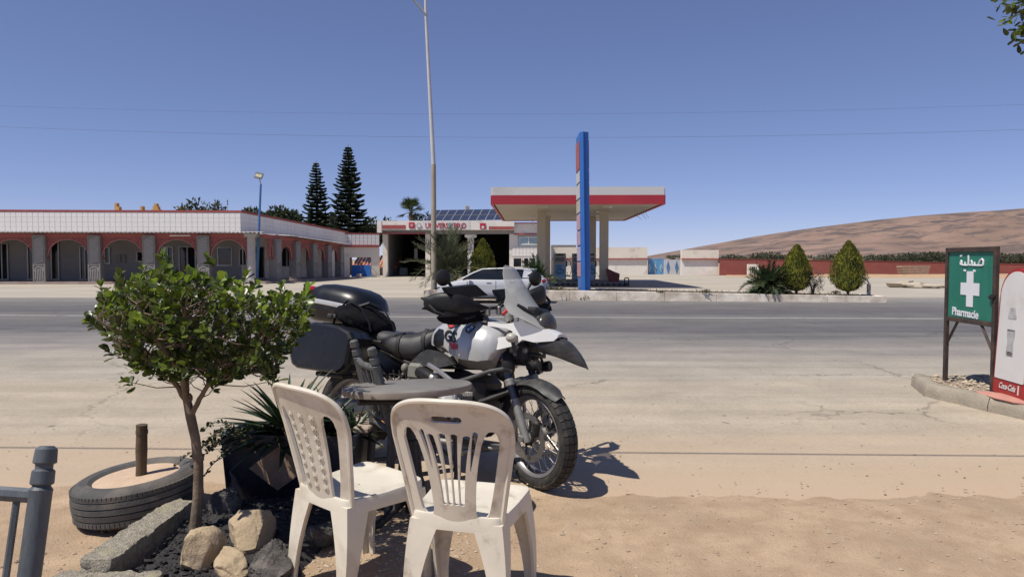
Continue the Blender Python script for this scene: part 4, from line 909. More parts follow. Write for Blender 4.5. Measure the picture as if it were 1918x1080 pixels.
hd = at(485, 329, Yb); MB().tube([tp, tp.lerp(hd, .7)], .035, 6).build('bracket', M_alu, bl, True); MB().box((0, 0, 0), (.50, .05, .42), b=.01).build('solar_head', pm('solar_head', (.12, .12, .11), .3), bl, True, M=T(*hd) @ RY(12) @ RX(-25)); MB().box((0, -.035, -.02), (.38, .02, .2)).build('lamp_panel', pm('led_yellow', (.42, .40, .24), .4), bl, True, M=T(*hd) @ RY(12) @ RX(-25))
def wire(name, pts, rr, label, cat='cable'):
    P = [Vector(p) for p in pts]; out = []
    for k in range(41):
        t = k / 40; 
        if len(P) == 2: q = P[0].lerp(P[1], t)
        else: q = P[0] * ((1 - t) ** 2) + P[1] * (2 * t * (1 - t)) + P[2] * t * t
        out.append(q)
    tag(MB().tube(out, rr, 5).build(name, pm('cable', (.05, .05, .055), .6) if 'cable' not in bpy.data.materials else bpy.data.materials['cable'], ang=0), label, cat)
wire('power_cable', [at(-150, 231, 75), at(950, 281, 75), at(2070, 237, 75)], .010, 'lower thin power cable crossing the sky behind the pylon'); wire('power_cable', [at(-150, 193, 75), at(950, 236, 75), at(2070, 190, 75)], .007, 'upper thin power cable crossing the sky')
zW = 4.2; A = gnd(-300, 838); B = gnd(2300, 860); off = V(-SUN_A * zW, -SUN_B * zW, zW)
wire('overhead_cable', [A + off, B + off], .012, 'overhead cable whose thin shadow runs across the dusty apron')
# ================================================================ PARKED CAR
def ip(tab, x):
    for (a, ya), (b, yb) in zip(tab, tab[1:]):
        if a <= x <= b: t = (x - a) / (b - a); t = t * t * (3 - 2 * t) if False else t; return ya + (yb - ya) * t
    return tab[0][1] if x < tab[0][0] else tab[-1][1]
M_carw = pm('car_white', (.60, .61, .63), .25, var=.03, vs=2, coat=.5); M_carb = pm('car_black', (.015, .015, .017), .45); M_rub_ = pm('tyre_rubber', (.025, .024, .024), .8, var=.2, vs=20, bump=.2, bs=80)
def make_car(M):
    c = thing('parked_car', 'white hatchback parked at the kerb behind the motorcycle', 'car', M=M)
    zt = [(0, .60), (.06, .70), (.35, .82), (1.05, .97), (1.3, 1.0), (3.6, 1.06), (4.1, 1.04), (4.3, .98), (4.35, .85)]
    hw = [(0, .55), (.08, .70), (.3, .82), (.7, .88), (1.5, .90), (3.2, .90), (3.9, .85), (4.2, .78), (4.35, .66)]
    zb = [(0, .34), (.1, .24), (.4, .2), (3.9, .2), (4.25, .3), (4.35, .42)]
    rings = []
    for k in range(45):
        x = 4.35 * k / 44; w_, t, b = ip(hw, x), ip(zt, x), ip(zb, x); h = t - b
        half = [(0, b), (w_ * .86, b), (w_ * .97, b + .14 * h), (w_ * 1.0, b + .38 * h), (w_ * .985, b + .62 * h), (w_ * 1.0, b + .72 * h), (w_ * .94, b + .90 * h), (w_ * .80, b + .985 * h), (w_ * .45, t + .012), (0, t + .02)]
        rings.append([(-x, y, z) for y, z in half] + [(-x, -y, z) for y, z in half[-2:0:-1]])
    MB().loft(rings).build('body', M_carw, c)
    # greenhouse
    def rr(z, x0, x1, w0, w1): 
        return [(-x0, s * w0 * .55, z) for s in (-1,)] + [(-x0 - .05, -w0, z), (-(x0 + x1) / 2, -w1, z), (-x1 + .12, -w1 * .9, z), (-x1, -w1 * .5, z), (-x1, w1 * .5, z), (-x1 + .12, w1 * .9, z), (-(x0 + x1) / 2, w1, z), (-x0 - .05, w0, z), (-x0, w0 * .55, z)]
    lv = [(.985, 1.02, 4.12, .74, .83), (1.12, 1.28, 3.98, .72, .79), (1.28, 1.58, 3.78, .66, .71), (1.375, 1.82, 3.6, .58, .63)]
    MB().loft([rr(z, a, b, w0, w1) for z, a, b, w0, w1 in lv]).build('windows', M_glassdk, c)
    MB().loft([rr(1.375, 1.80, 3.75, .59, .64), rr(1.41, 1.92, 3.78, .54, .60), rr(1.43, 2.15, 3.5, .42, .46)]).build('roof', M_carw, c)
    for s in (-1, 1):
        MB().tube([(-1.05, s * .77, 1.0), (-1.5, s * .70, 1.24), (-1.85, s * .61, 1.385), (-2.6, s * .645, 1.41), (-3.4, s * .63, 1.395), (-3.75, s * .6, 1.34)], .034, 6).build('roof_rail', M_carw, c)
        MB().box((-2.42, s * .715, 1.2), (.07, .03, .42), SC(1, 1, 1), b=.005).build('door_pillar', M_carb, c)
        MB().add([(-3.45, s * .78, 1.05), (-4.15, s * .70, 1.04), (-3.72, s * .60, 1.37), (-3.5, s * .645, 1.37), (-3.45, s * .70, 1.05), (-4.12, s * .62, 1.04), (-3.72, s * .5, 1.37), (-3.5, s * .55, 1.37)],
            [(0, 1, 2, 3), (4, 7, 6, 5), (0, 4, 5, 1), (1, 5, 6, 2), (2, 6, 7, 3), (3, 7, 4, 0)]).build('rear_pillar', M_carw, c)
        m = MB().ball((-1.35, s * .98, 1.05), (.1, .09, .07), 10); m.tube([(-1.35, s * .85, .99), (-1.35, s * .96, 1.02)], .03, 6); m.build('wing_mirror', M_carb, c)
        MB().box((-2.15, s * .905, .86), (.2, .03, .03), b=.01).build('door_handle', M_alu, c); MB().box((-3.05, s * .905, .88), (.2, .03, .03), b=.01).build('door_handle', M_alu, c)
        for x in (1.28, 2.42, 3.4): MB().box((-x, s * .894, .62), (.012, .012, .62)).build('door_gap', M_carb, c)
        MB().box((-4.28, s * .62, .92), (.14, .3, .12), b=.03).build('tail_light', pm('tail_red', (.25, .01, .012), .25) if 'tail_red' not in bpy.data.materials else bpy.data.materials['tail_red'], c)
        MB().box((-.12, s * .6, .68), (.2, .28, .1), b=.03).build('headlight', pm('lamp_clear', (.6, .6, .62), .1) if 'lamp_clear' not in bpy.data.materials else bpy.data.materials['lamp_clear'], c)
        MB().box((-2.35, s * .88, .25), (2.2, .06, .1), b=.01).build('sill', M_carb, c)
        for x in (.85, 3.45):
            MB().lathe([(.0, 0), (.36, 0), (.375, .02), (.36, .04)], 24, T(-x, s * .86, .33) @ RX(-90 * s) @ T(0, 0, .0)).build('wheel_arch', M_carb, c)
            wl = MB().lathe([(.19, -.02), (.26, .03), (.3, .06), (.325, .0), (.325, -.16), (.25, -.18)], 24, T(-x, s * .88, .325) @ RX(-90 * s)).build('wheel', M_rub_, c)
            r_ = MB().lathe([(0, .03), (.06, .03), (.07, .015), (.17, .02), (.2, .04), (.215, .035)], 20, T(-x, s * .885, .325) @ RX(-90 * s)); r_.build('rim', M_alu, wl)
    MB().box((-4.33, 0, .62), (.05, .9, .14), b=.01).build('rear_bumper', M_carb, c); MB().box((-3.78, 0, 1.375), (.22, 1.1, .03), b=.01).build('spoiler', M_carw, c)
    MB().box((-.03, 0, .48), (.06, .9, .14), b=.01).build('grille', M_carb, c); MB().box((-4.37, 0, .72), (.02, .5, .11)).build('number_plate', M_white, c)
    return c
xr_ = at(1025, 540, 23.2).x
# local +x is the nose; turn it to face left, tail at the right
make_car(T(xr_, 23.25, 0) @ RZ(172) @ SC(.82, .84, .80) @ T(4.35, 0, 0))
# ================================================================ FOREGROUND: signs, kerb, tyre, stones
M_conc = pm('kerb_concrete', (.36, .31, .24), .9, var=.18, vs=5, col2=(.16, .24, .22), s2=2.2, t2=.66, w2=.05, bump=.5, bs=40)
M_grav = pm('gravel_bed', (.36, .28, .20), .95, var=.3, vs=18, bump=.7, bs=45)
ki = bpy.data.objects.new('kerb_bed', None); COL.objects.link(ki); kind(ki, 'structure')
K = [V(4.43, 7.85, 0), V(4.2, 7.2, 0), V(4.36, 6.47, 0), V(4.75, 4.9, 0)]; KB = V(9.5, 8.6, 0)
mb = MB(); mb.add([(4.47, 7.8, .115), (4.3, 7.2, .115), (4.45, 6.47, .115), (4.85, 4.9, .115), (9.5, 4.9, .115), (9.5, 8.55, .115)], [(0, 1, 2, 3, 4, 5)])
g_ = grid_mesh([4.2 + i * .06 for i in range(60)], [4.9 + j * .06 for j in range(62)], lambda x, y: .112 + .02 * fbm(x, y, 3) if (x > 4.47 + max(0, 6.47 - y) * .25 and y < 7.75 + (x - 4.5) * .14) else -.05)
g_.build('gravel_bed', M_grav, ki, ang=0)
def kstone(A, B, w_, h_, seed):
    d_ = (B - A).normalized(); n_ = V(-d_.y, d_.x, 0); L = (B - A).length - .012; r = random.Random(seed); k = max(2, int(L / .09)); rings = []
    for i in range(k + 1):
        c = A + d_ * (.006 + L * i / k); j = lambda: .006 * r.uniform(-1, 1)
        pr = [(0, -.03), (0, h_ * .5), (.012, h_ - .018), (.03, h_), (w_ - .03, h_ + .004), (w_, h_ - .02), (w_, -.03)]
        rings.append([c + n_ * (a + j()) + V(0, 0, z + j() * .7) for a, z in pr])
    MB().loft(rings).build('kerb_stone', M_conc, ki, ang=50)
kstone(K[0], K[1], .15, .145, 1); kstone(K[1], K[2], .15, .145, 2); kstone(K[2], K[2].lerp(K[3], .5), .15, .14, 3); kstone(K[2].lerp(K[3], .5), K[3], .15, .14, 4)
kstone(KB, KB.lerp(K[0], .5), .14, .12, 5); kstone(KB.lerp(K[0], .5), K[0] + V(.17, .05, 0), .14, .12, 6)
def pebbles(name, n, smp, size, mat, seed, label=None):
    r = random.Random(seed); mb = MB(); ico = [(0, 0, 1), (.9, 0, .2), (.28, .85, .2), (-.72, .53, .2), (-.72, -.53, .2), (.28, -.85, .2), (0, 0, -.6)]
    fs = [(0, 1, 2), (0, 2, 3), (0, 3, 4), (0, 4, 5), (0, 5, 1), (6, 2, 1), (6, 3, 2), (6, 4, 3), (6, 5, 4), (6, 1, 5)]
    for i in range(n):
        p = smp(r)
        if p is None: continue
        s = size[0] + (size[1] - size[0]) * r.random() ** 3; a = r.uniform(0, 6.28); sx, sy, sz = s * r.uniform(.7, 1.3), s * r.uniform(.7, 1.2), s * r.uniform(.4, .8)
        mb.add([(v[0] * sx * (1 + r.uniform(-.2, .2)), v[1] * sy * (1 + r.uniform(-.2, .2)), v[2] * sz) for v in ico], fs, False, T(*p) @ Matrix.Rotation(a, 4, 'Z'))
    return kind(mb.build(name, mat, ang=0), 'stuff')
M_peb = pm('pebble_mix', (.44, .34, .24), .9, var=.4, vs=14); M_pebg = pm('pebble_pale', (.52, .42, .31), .9, var=.35, vs=14)
pebbles('gravel', 750, lambda r: (r.uniform(4.42, 5.6), r.uniform(6.2, 7.85), .125), (.008, .034), M_pebg, 3)
def dirt_s(r):
    x, y = r.uniform(-2.4, 3.2), r.uniform(2.4, 4.3); return (x, y, dirt_z(x, y) + .001) if y < road_edge(x) + .12 else None
pebbles('loose_stones', 2600, dirt_s, (.002, .014), M_peb, 4)
pebbles('dirt_grain', 6500, dirt_s, (.0012, .0045), pm('grain_mix', (.46, .33, .21), .95, var=.5, vs=60), 5)
pebbles('road_grit', 2200, lambda r: (lambda x, y: (x, y, .015))(r.uniform(-4, 6), 4.2 + 8 * r.random() ** 1.6), (.003, .012), M_peb, 9)
def shade_s(r):
    x, y = r.gauss(-.55, .35), r.gauss(3.25, .35); return (x, y, dirt_z(x, y) + .001) if (y < 4.1 and x < -.15) else None
pebbles('fine_gravel', 1600, shade_s, (.004, .014), M_pebg, 14)
# ---------------------------------------------------------------- pharmacy sign
M_rust = pm('rusty_frame', (.05, .038, .034), .75, var=.35, vs=12, col2=(.12, .072, .05), s2=8, t2=.58, metal=.2)
M_green = pm('sign_green', (.014, .165, .112), .55, var=.12, vs=2.5, col2=(.03, .21, .16), s2=3, t2=.6, w2=.2, stretch=(3, 3, .6)); M_swhite = pm('sign_paint_white', (.74, .75, .78), .5, var=.05)
ph = thing('pharmacy_sign', 'green Pharmacie sign with white cross in a rusty frame on the gravel kerb', 'sign', M=T(4.62, 7.54, .12) @ RZ(-92.3))
W_, HT = .80, 1.41
for x, w_ in ((0, .036), (W_, .042)): MB().box((x, 0, HT / 2), (w_, .042, HT), b=.004).build('post', M_rust, ph)
MB().box((W_ / 2, 0, HT - .025), (W_ - .056, .045, .05), b=.004).build('top_rail', M_rust, ph); MB().box((W_ / 2, 0, .665), (W_ - .056, .045, .045), b=.004).build('bottom_rail', M_rust, ph)
MB().box((W_ / 2, .004, (HT - .05 + .69) / 2), (W_ - .05, .012, HT - .05 - .69)).build('panel', M_green, ph)
for x0, x1 in ((.03, .20), (W_ - .03, W_ - .20)): MB().tube([(x0, 0, .42), (x1, 0, .645)], .017, 4).build('brace', M_rust, ph)
cz = .99; cx = .405
MB().prism([(cx - .055, cz - .178), (cx + .055, cz - .178), (cx + .055, cz - .062), (cx + .155, cz - .062), (cx + .155, cz + .062), (cx + .055, cz + .062), (cx + .055, cz + .178), (cx - .055, cz + .178), (cx - .055, cz + .062), (cx - .155, cz + .062), (cx - .155, cz - .062), (cx - .055, cz - .062)], .0, .004, T(0, -.004, 0) @ RX(90)).build('cross', M_swhite, ph)
mb = text_mb('Pharmacie', .115, .002, M=T(.105, -.006, .715) @ RX(90), align='LEFT', bold=.0025); xm = max(v.x for v in mb.v)
for v in mb.v: v.x = .105 + (v.x - .105) * (.45 / (xm - .105)); v.z += -.03 * (v.x - .1)
mb.build('latin_lettering', M_swhite, ph)
ar = MB(); 
def stroke(pts, w_=.0105): ar.tube([(.23 + (x - 400) / 300 * .39, -.004, 1.215 + (310 - y) / 95 * .118) for x, y in pts], w_, 6, flat=1.0)
stroke([(408, 296), (403, 275), (412, 262), (424, 272), (424, 296), (460, 299), (504, 299)]); stroke([(466, 298), (464, 272)]); stroke([(506, 299), (509, 255), (506, 218)]); stroke([(524, 296), (548, 298), (556, 285), (545, 258)]); stroke([(560, 299), (590, 299), (640, 300), (690, 299)]); stroke([(588, 298), (586, 272)]); stroke([(630, 297), (650, 262), (678, 248), (695, 262), (692, 296)])
for x, y in ((400, 224), (414, 220), (452, 342), (468, 344), (574, 343), (590, 345)): p = (.23 + (x - 400) / 300 * .39, -.004, 1.215 + (310 - y) / 95 * .118); ar.ball(p, (.013, .004, .013), 8)
ar.build('arabic_lettering', M_swhite, ph)
MB().ball((W_ - .01, -.02, .93), (.05, .03, .03), 8, jit=.6).build('wire_knot', M_dark, ph)
# ---------------------------------------------------------------- drinks advertising board
M_cred = pm('board_red', (.36, .022, .02), .45, var=.15, vs=5, col2=(.36, .05, .04), s2=6, t2=.6); M_cwhite = pm('board_white', (.70, .68, .66), .45, var=.06, vs=2, col2=(.58, .54, .48), s2=3, t2=.65)
cb = thing('drinks_board', 'white rounded advertising board with red Coca-Cola band beside the pharmacy sign', 'sign', M=T(4.575, 6.70, .165) @ RZ(-96) @ RX(-3))
bw_, bh_ = .50, 1.16
def brd(o): 
    def f(x, z):
        rr = bw_ / 2 - o; zc = bh_ - bw_ / 2
        if z > zc: return math.hypot(x - bw_ / 2, (z - zc)) - rr
        return max(abs(x - bw_ / 2) - rr, o - z)
    return f
mpb = lambda y0: (lambda x, z, t: V(x, y0 - t, z))
sheet(brd(0), -.02, bw_ + .02, -.02, bh_ + .02, 30, 70, .035, mpb(0)).build('red_frame', M_cred, cb)
sheet(lambda x, z: max(brd(.028)(x, z), .135 - z), 0, bw_, 0, bh_, 40, 90, .008, mpb(-.022)).build('white_face', M_cwhite, cb)
mb = text_mb('Coca-Cola', .075, .002, M=T(.06, -.0225, .05) @ RX(90), align='LEFT', shear=.35, bold=.0015); x0_ = min(v.x for v in mb.v); x1_ = max(v.x for v in mb.v)
for v in mb.v: v.x = .11 + (v.x - x0_) * .25 / (x1_ - x0_)
mb.build('script_lettering', M_cwhite, cb); MB().box((.40, -.021, .07), (.016, .006, .085), b=.002).build('small_bottle', M_cwhite, cb)
M_bot = pm('bottle_print', (.44, .43, .43), .5, var=.25, vs=14); M_bot2 = pm('bottle_print_dark', (.22, .21, .21), .5, var=.3, vs=14)
def bot(prof, z0, z1, m_, name): 
    n = len(prof); pl = [(.235 + p, z0 + (z1 - z0) * i / (n - 1)) for i, p in enumerate(prof)] + [(.235 - p, z0 + (z1 - z0) * i / (n - 1)) for i, p in reversed(list(enumerate(prof)))]
    MB().prism(pl, 0, .003, T(0, -.0265, 0) @ RX(90)).build(name, m_, cb)
bot([.060, .062, .055, .045, .042], .70, .80, M_bot, 'bottle_shoulder'); bot([.05, .055, .052, .044, .046, .056, .06, .058], .36, .60, M_bot, 'bottle_body'); bot([.03, .045, .04], .362, .40, M_bot2, 'bottle_foot'); bot([.056, .058], .585, .602, M_bot2, 'bottle_edge')
MB().tube([(.05, .02, .9), (.05, .35, -.04)], .015, 6).build('back_leg', M_cred, cb); MB().tube([(.45, .02, .9), (.45, .35, -.04)], .015, 6).build('back_leg', M_cred, cb)
sl_ = MB().ball((0, 0, 0), (.16, .36, .026), 14, jit=.25, seed=4).build('pink_slab', pm('pink_stone', (.55, .26, .20), .85, var=.12, vs=5, bump=.3), M=T(4.54, 6.42, .145) @ RZ(8)); tag(sl_, 'flat pink stone slab under the drinks board on the kerb', 'stone')
# ---------------------------------------------------------------- overhanging tree, upper right corner
def leaf_mesh(L, W, curl, seed, mat, n=5):
    r = random.Random(seed); mb = MB(); vs = []; pr = [(0, .06), (.25, .62), (.5, .93), (.75, 1.0), (.92, .62), (1, .12)]
    for t, w_ in pr:
        z = curl * L * (t * t) ; e = W / 2 * w_
        vs += [(L * t, -e, z + e * .28), (L * t, 0, z), (L * t, e, z + e * .28)]
    fs = []
    for i in range(len(pr) - 1): a = 3 * i; fs += [(a, a + 3, a + 4, a + 1), (a + 1, a + 4, a + 5, a + 2)]
    me = mb.add(vs, fs, True).mesh('leaf', 0); me.materials.append(mat); return me
def orient(p, d, up, roll=0):
    d = d.normalized(); s = up.cross(d); s = s.normalized() if s.length > 1e-3 else d.orthogonal().normalized(); n = d.cross(s)
    return Matrix(((d.x, s.x, n.x, p.x), (d.y, s.y, n.y, p.y), (d.z, s.z, n.z, p.z), (0, 0, 0, 1))) @ Matrix.Rotation(roll, 4, 'X')
def leaf_pm(name, c, c2, rough, back): return pm(name, c, rough, var=.22, vs=30, col2=c2, s2=9, t2=.6, w2=.1, backf=back, spec=.5)
M_f1 = leaf_pm('ficus_dark', (.048, .070, .015), (.07, .095, .02), .36, .25); M_f2 = leaf_pm('ficus_mid', (.115, .16, .022), (.155, .205, .03), .34, .32); M_f3 = leaf_pm('ficus_young', (.23, .33, .035), (.30, .40, .05), .4, .42)
def join_leaves(mb, me, M): 
    o = len(mb.v); mb.v += [M @ v.co for v in me.vertices]
    for p_ in me.polygons: mb.f.append(tuple(o + i for i in p_.vertices)); mb.sm.append(True); mb.mi.append(0)
ct = thing('overhanging_tree', 'tree branch with green leaves hanging into the upper right corner', 'tree', (6.6, 5.9, 0))
MB().tube([(6.6, 5.9, 0), (6.55, 5.9, 1.5), (6.3, 5.95, 2.8), (5.5, 6, 3.5), (4.6, 6, 3.55)], [.12, .1, .07, .04, .012], 8).build('trunk', M_bark, ct, True)
r = random.Random(91); sets = [MB(), MB(), MB()]; lm_ = [leaf_mesh(.08, .045, .1, i, m_) for i, m_ in enumerate((M_f1, M_f2, M_f3))]; nleaf = 0
for i in range(4200):
    v = rvec(r) * r.random() ** .35; p = V(5.18 + v.x * 1.05, 6 + v.y * .9, 3.75 + v.z * .72)
    if noise.noise(p * 2.3) < -.25: continue
    M_ = orient(p, rvec(r) + V(-.5, 0, -.3), V(0, 0, 1) + rvec(r) * .6); k = 0 if r.random() < .5 else (1 if r.random() < .75 else 2)
    pxl = 959 + FPX * p.x / p.y
    if pxl < 1925 and nleaf < 120: link('leaf', lm_[k], ct, True, M_); nleaf += 1
    else: join_leaves(sets[k], lm_[k], M_)
for s_, m_ in zip(sets, (M_f1, M_f2, M_f3)): kind(s_.build('crown', m_, ct, True, ang=0), 'stuff')
# ---------------------------------------------------------------- tyre with pipe
M_tyre = pm('old_tyre', (.085, .082, .08), .85, var=.2, vs=12, col2=(.20, .17, .14), s2=5, t2=.6, bump=.25, bs=90)
ty = thing('old_tyre', 'old car tyre lying tilted on the dirt, filled with cement and holding a rusty pipe', 'tyre', M=T(-2.05, 3.86, .135) @ RY(-5) @ RX(2))
RO = .325; hw_ = .105
prof = [(.215, -hw_ + .02), (.235, -hw_ + .004), (.272, -hw_), (.298, -hw_ + .012), (.313, -hw_ + .028)]
for zz in (-.05, -.017, .017, .05): prof += [(RO - .003 * (abs(zz) > .03) - .0, zz - .004), (RO - .010, zz - .003), (RO - .010, zz + .003), (RO - .003 * (abs(zz) > .03), zz + .004)]
prof += [(.313, hw_ - .028), (.298, hw_ - .012), (.272, hw_), (.235, hw_ - .004), (.215, hw_ - .02), (.212, hw_ - .05)]
MB().lathe(prof, 72).build('tyre', M_tyre, ty, ang=25)
mb = MB()
for i in range(84):
    a = 2 * math.pi * i / 84
    for zz in (-.068, .068): mb.box((RO - .0085, 0, zz), (.010, .0215, .024), RZ(math.degrees(a)) @ T(0, 0, 0), b=.002)
kind(mb.build('tread_blocks', M_tyre, ty), 'stuff')
fl_ = MB(); fl_.lathe([(0, .088), (.12, .09), (.2, .087), (.222, .083), (.222, -.09), (0, -.09)], 40); fl_.build('cement_fill', pm('cement_sand', (.60, .44, .31), .95, var=.12, vs=8, bump=.4, bs=40), ty)
MB().tube([(.02, 0, .06), (.030, .003, .14), (.042, 0, .22), (.056, 0, .315), (.062, 0, .365)], [.029, .027, .03, .028, .029], 12).build('pipe', pm('rusty_pipe', (.09, .062, .035), .75, var=.4, vs=20, col2=(.16, .10, .055), s2=14), ty); MB().tube([(.056, 0, .315), (.059, 0, .335)], .031, 12).build('pipe_collar', bpy.data.materials['rusty_pipe'], ty)
# ---------------------------------------------------------------- blocks, stones, soil bed
M_cblock = pm('concrete_block', (.42, .375, .30), .95, var=.35, vs=40, col2=(.46, .42, .28), s2=9, t2=.6, w2=.06, bump=.9, bs=110); M_soilb = pm('dark_soil', (.045, .042, .045), .9, var=.5, vs=45, bump=1., bs=90, col2=(.10, .09, .085), s2=30, t2=.62)
def rough_block(name, label, M, size, mat, seed, amp=.012):
    x, y, z = (k / 2 for k in size); mb = MB(); n = (max(2, int(size[0] / .014)), max(2, int(size[1] / .014)), max(2, int(size[2] / .014)))
    ids = {}
    def vid(i, j, k):
        key = (i, j, k)
        if key not in ids:
            p = V(-x + 2 * x * i / n[0], -y + 2 * y * j / n[1], -z + 2 * z * k / n[2]); q = p + V(seed, seed * .3, 0)
            p = p + V(noise.noise(q * 11), noise.noise(q * 11 + V(9, 0, 0)), noise.noise(q * 11 + V(0, 9, 0))) * amp + V(noise.noise(q * 45), noise.noise(q * 45 + V(5, 0, 0)), noise.noise(q * 45 + V(0, 5, 0))) * amp * .6 + V(noise.noise(q * 110), noise.noise(q * 110 + V(5, 0, 0)), noise.noise(q * 110 + V(0, 5, 0))) * amp * .45
            e = sum(1 for t_, m_ in ((i, n[0]), (j, n[1]), (k, n[2])) if t_ in (0, m_)); 
            if e >= 2: p *= 1 - .012 * (e - 1)
            ids[key] = len(mb.v); mb.v.append(p)
        return ids[key]
    for (a, b, c) in ((0, 1, 2), (1, 2, 0), (2, 0, 1)):
        for side in (0, n[c]):
            for i in range(n[a]):
                for j in range(n[b]):
                    q = []
                    for di, dj in ((0, 0), (1, 0), (1, 1), (0, 1)): t_ = [0, 0, 0]; t_[a] = i + di; t_[b] = j + dj; t_[c] = side; q.append(vid(*t_))
                    mb.f.append(tuple(q) if side else tuple(q[::-1])); mb.sm.append(True); mb.mi.append(0)
    return tag(mb.build(name, mat, M=M, ang=50), label, 'block')
rough_block('concrete_block', 'long rough concrete block running from the tree towards the old tyre', T(-1.75, 3.33, .068) @ RZ(88) @ RX(4), (.76, .125, .15), M_cblock, 1); rough_block('concrete_block', 'short rough concrete block at the bottom edge below the tree', T(-1.68, 2.85, .04) @ RZ(-3), (.45, .16, .12), M_cblock, 5)
mb = grid_mesh([-1.72 + i * .022 for i in range(42)], [2.75 + j * .022 for j in range(62)], lambda x, y: .035 + .05 * math.exp(-((x + 1.4) ** 2 + (y - 3.55) ** 2) / .12) + .012 * fbm(x, y, 7) + .012 * fbm(x, y, 30, 3) - .10 * max(0, abs(x + 1.3) - .33) / .1 - .10 * max(0, abs(y - 3.45) - .55) / .12)
o = kind(mb.build('soil_bed', M_soilb, ang=0), 'structure')
pebbles('soil_lumps', 1100, lambda r: (lambda x, y: (x, y, .045 + .05 * math.exp(-((x + 1.4) ** 2 + (y - 3.55) ** 2) / .12)))(r.uniform(-1.66, -.95), r.uniform(2.9, 4.0)), (.006, .022), M_soilb, 21)
M_stone = pm('tan_stone', (.50, .385, .25), .95, var=.18, vs=7, col2=(.36, .28, .20), s2=5, t2=.6, bump=.6, bs=35); M_lava = pm('porous_rock', (.12, .108, .10), .95, var=.35, vs=20, col2=(.26, .23, .2), s2=12, t2=.62, bump=1., bs=50)
def stone(label, c, rr, seed, mat, jit=.35, n=44, fine=.05, name='stone'):
    mb = MB(); n = int(n * 1.5); rows = n // 2; rs = random.Random(seed * 17 + 3); cuts = [(rvec(rs), rs.uniform(.52, .86)) for _ in range(15)]
    for j in range(rows + 1):
        t_ = math.pi * j / rows
        for i in range(n):
            a = 2 * math.pi * i / n; d_ = V(math.sin(t_) * math.cos(a), math.sin(t_) * math.sin(a), math.cos(t_)); p = d_ * 1.12
            for nn, dd in cuts:
                k = p.dot(nn) - dd
                if k > 0: p = p - nn * k * .92
            q = d_ * 1.3 + V(seed * 3.7, seed, 0)
            p = p * (1 + jit * .35 * noise.noise(q * 1.5) + fine * .6 * noise.noise(q * 6) + fine * .6 * noise.noise(q * 14) + fine * .45 * noise.noise(q * 30))
            mb.v.append(V(p.x * rr[0], p.y * rr[1], p.z * rr[2]))
    for j in range(rows):
        for i in range(n): l = (i + 1) % n; mb.f.append((j * n + i, (j + 1) * n + i, (j + 1) * n + l, j * n + l)); mb.sm.append(True); mb.mi.append(0)
    return tag(mb.build(name, mat, M=T(*c) @ RZ(seed * 40), ang=40), label, 'stone')
stone('rough tan stone at the foot of the small tree trunk', (-1.39, 3.13, .08), (.115, .105, .115), 1, M_stone); stone('largest rounded tan stone half in shade behind the left plastic chair', (-1.25, 3.36, .10), (.155, .13, .13), 2, M_stone, .2); stone('flat angular tan stone lying in front of the largest stone', (-1.215, 3.02, .065), (.145, .10, .08), 3, M_stone, .4)
stone('black porous rock beside the tan stones and the left chair leg', (-1.03, 3.04, .07), (.115, .10, .10), 4, M_lava, .45, 60, .13); stone('dark porous rock in the bed behind the small tree trunk', (-1.52, 3.72, .09), (.12, .1, .12), 6, M_lava, .4, 50, .12); stone('small dark rock under the planter edge beside the left chair', (-.92, 3.42, .06), (.09, .08, .07), 7, M_lava, .4, 40, .12)
# ---------------------------------------------------------------- planter with agave and trailing plant
pl_ = thing('planter_box', 'dark navy planter box with a tan diamond behind the left plastic chair', 'planter', M=T(-1.28, 4.24, .0) @ RZ(-3))
M_navy = pm('planter_navy', (.012, .014, .026), .45, var=.3, vs=6, col2=(.08, .085, .11), s2=9, t2=.69, w2=.03, stretch=(4, 4, .7)); M_tan = pm('diamond_tan', (.30, .20, .13), .85, var=.2, vs=10, bump=.3)
PW, PD, PH = .80, .36, .39
ring = lambda s_, z: [(x * s_, y * s_, z) for x, y in ((-PW / 2, -PD / 2), (PW / 2, -PD / 2), (PW / 2, PD / 2), (-PW / 2, PD / 2))]
MB().loft([ring(.93, 0), ring(1, PH), ring(.93, PH), ring(.90, PH - .06)], caps=False).build('box', M_navy, pl_, ang=20)
MB().box((0, 0, PH - .05), (PW * .9, PD * .88, .02)).build('soil', M_soilb, pl_)
MB().prism([(-.17, 0), (0, -.125), (.17, 0), (0, .125)], 0, .02, T(-.06, -.172, .2) @ RX(90 - 2.5)).build('diamond', M_tan, pl_)
MB().box((.40, .05, .405), (.10, .3, .035), b=.008).build('edge_stone', pm('edge_beige', (.42, .34, .27), .9, var=.15), pl_)
ag = thing('agave', 'spiky dark green agave growing in the navy planter box', 'plant', (-1.35, 4.25, .33))
M_agv = leaf_pm('agave_green', (.022, .042, .016), (.045, .07, .03), .42, .1)
r = random.Random(12)
def sword(L, W, bend, mat, seed):
    mb = MB(); k = 8; vs = []
    for i in range(k + 1):
        t_ = i / k; w_ = W * (1 - t_ ** 2.2) * (.55 + .45 * min(1, t_ * 4)) / 2 + .0008; z = bend * L * t_ * t_; vs += [(L * t_, -w_, z + w_ * .5), (L * t_, 0, z), (L * t_, w_, z + w_ * .5)]
    fs = []
    for i in range(k): a = 3 * i; fs += [(a, a + 3, a + 4, a + 1), (a + 1, a + 4, a + 5, a + 2)]
    me = mb.add(vs, fs, True).mesh('leaf', 0); me.materials.append(mat); return me
sw = [sword(.36 + .04 * i, .048, -.10 - .05 * i, M_agv, i) for i in range(4)]
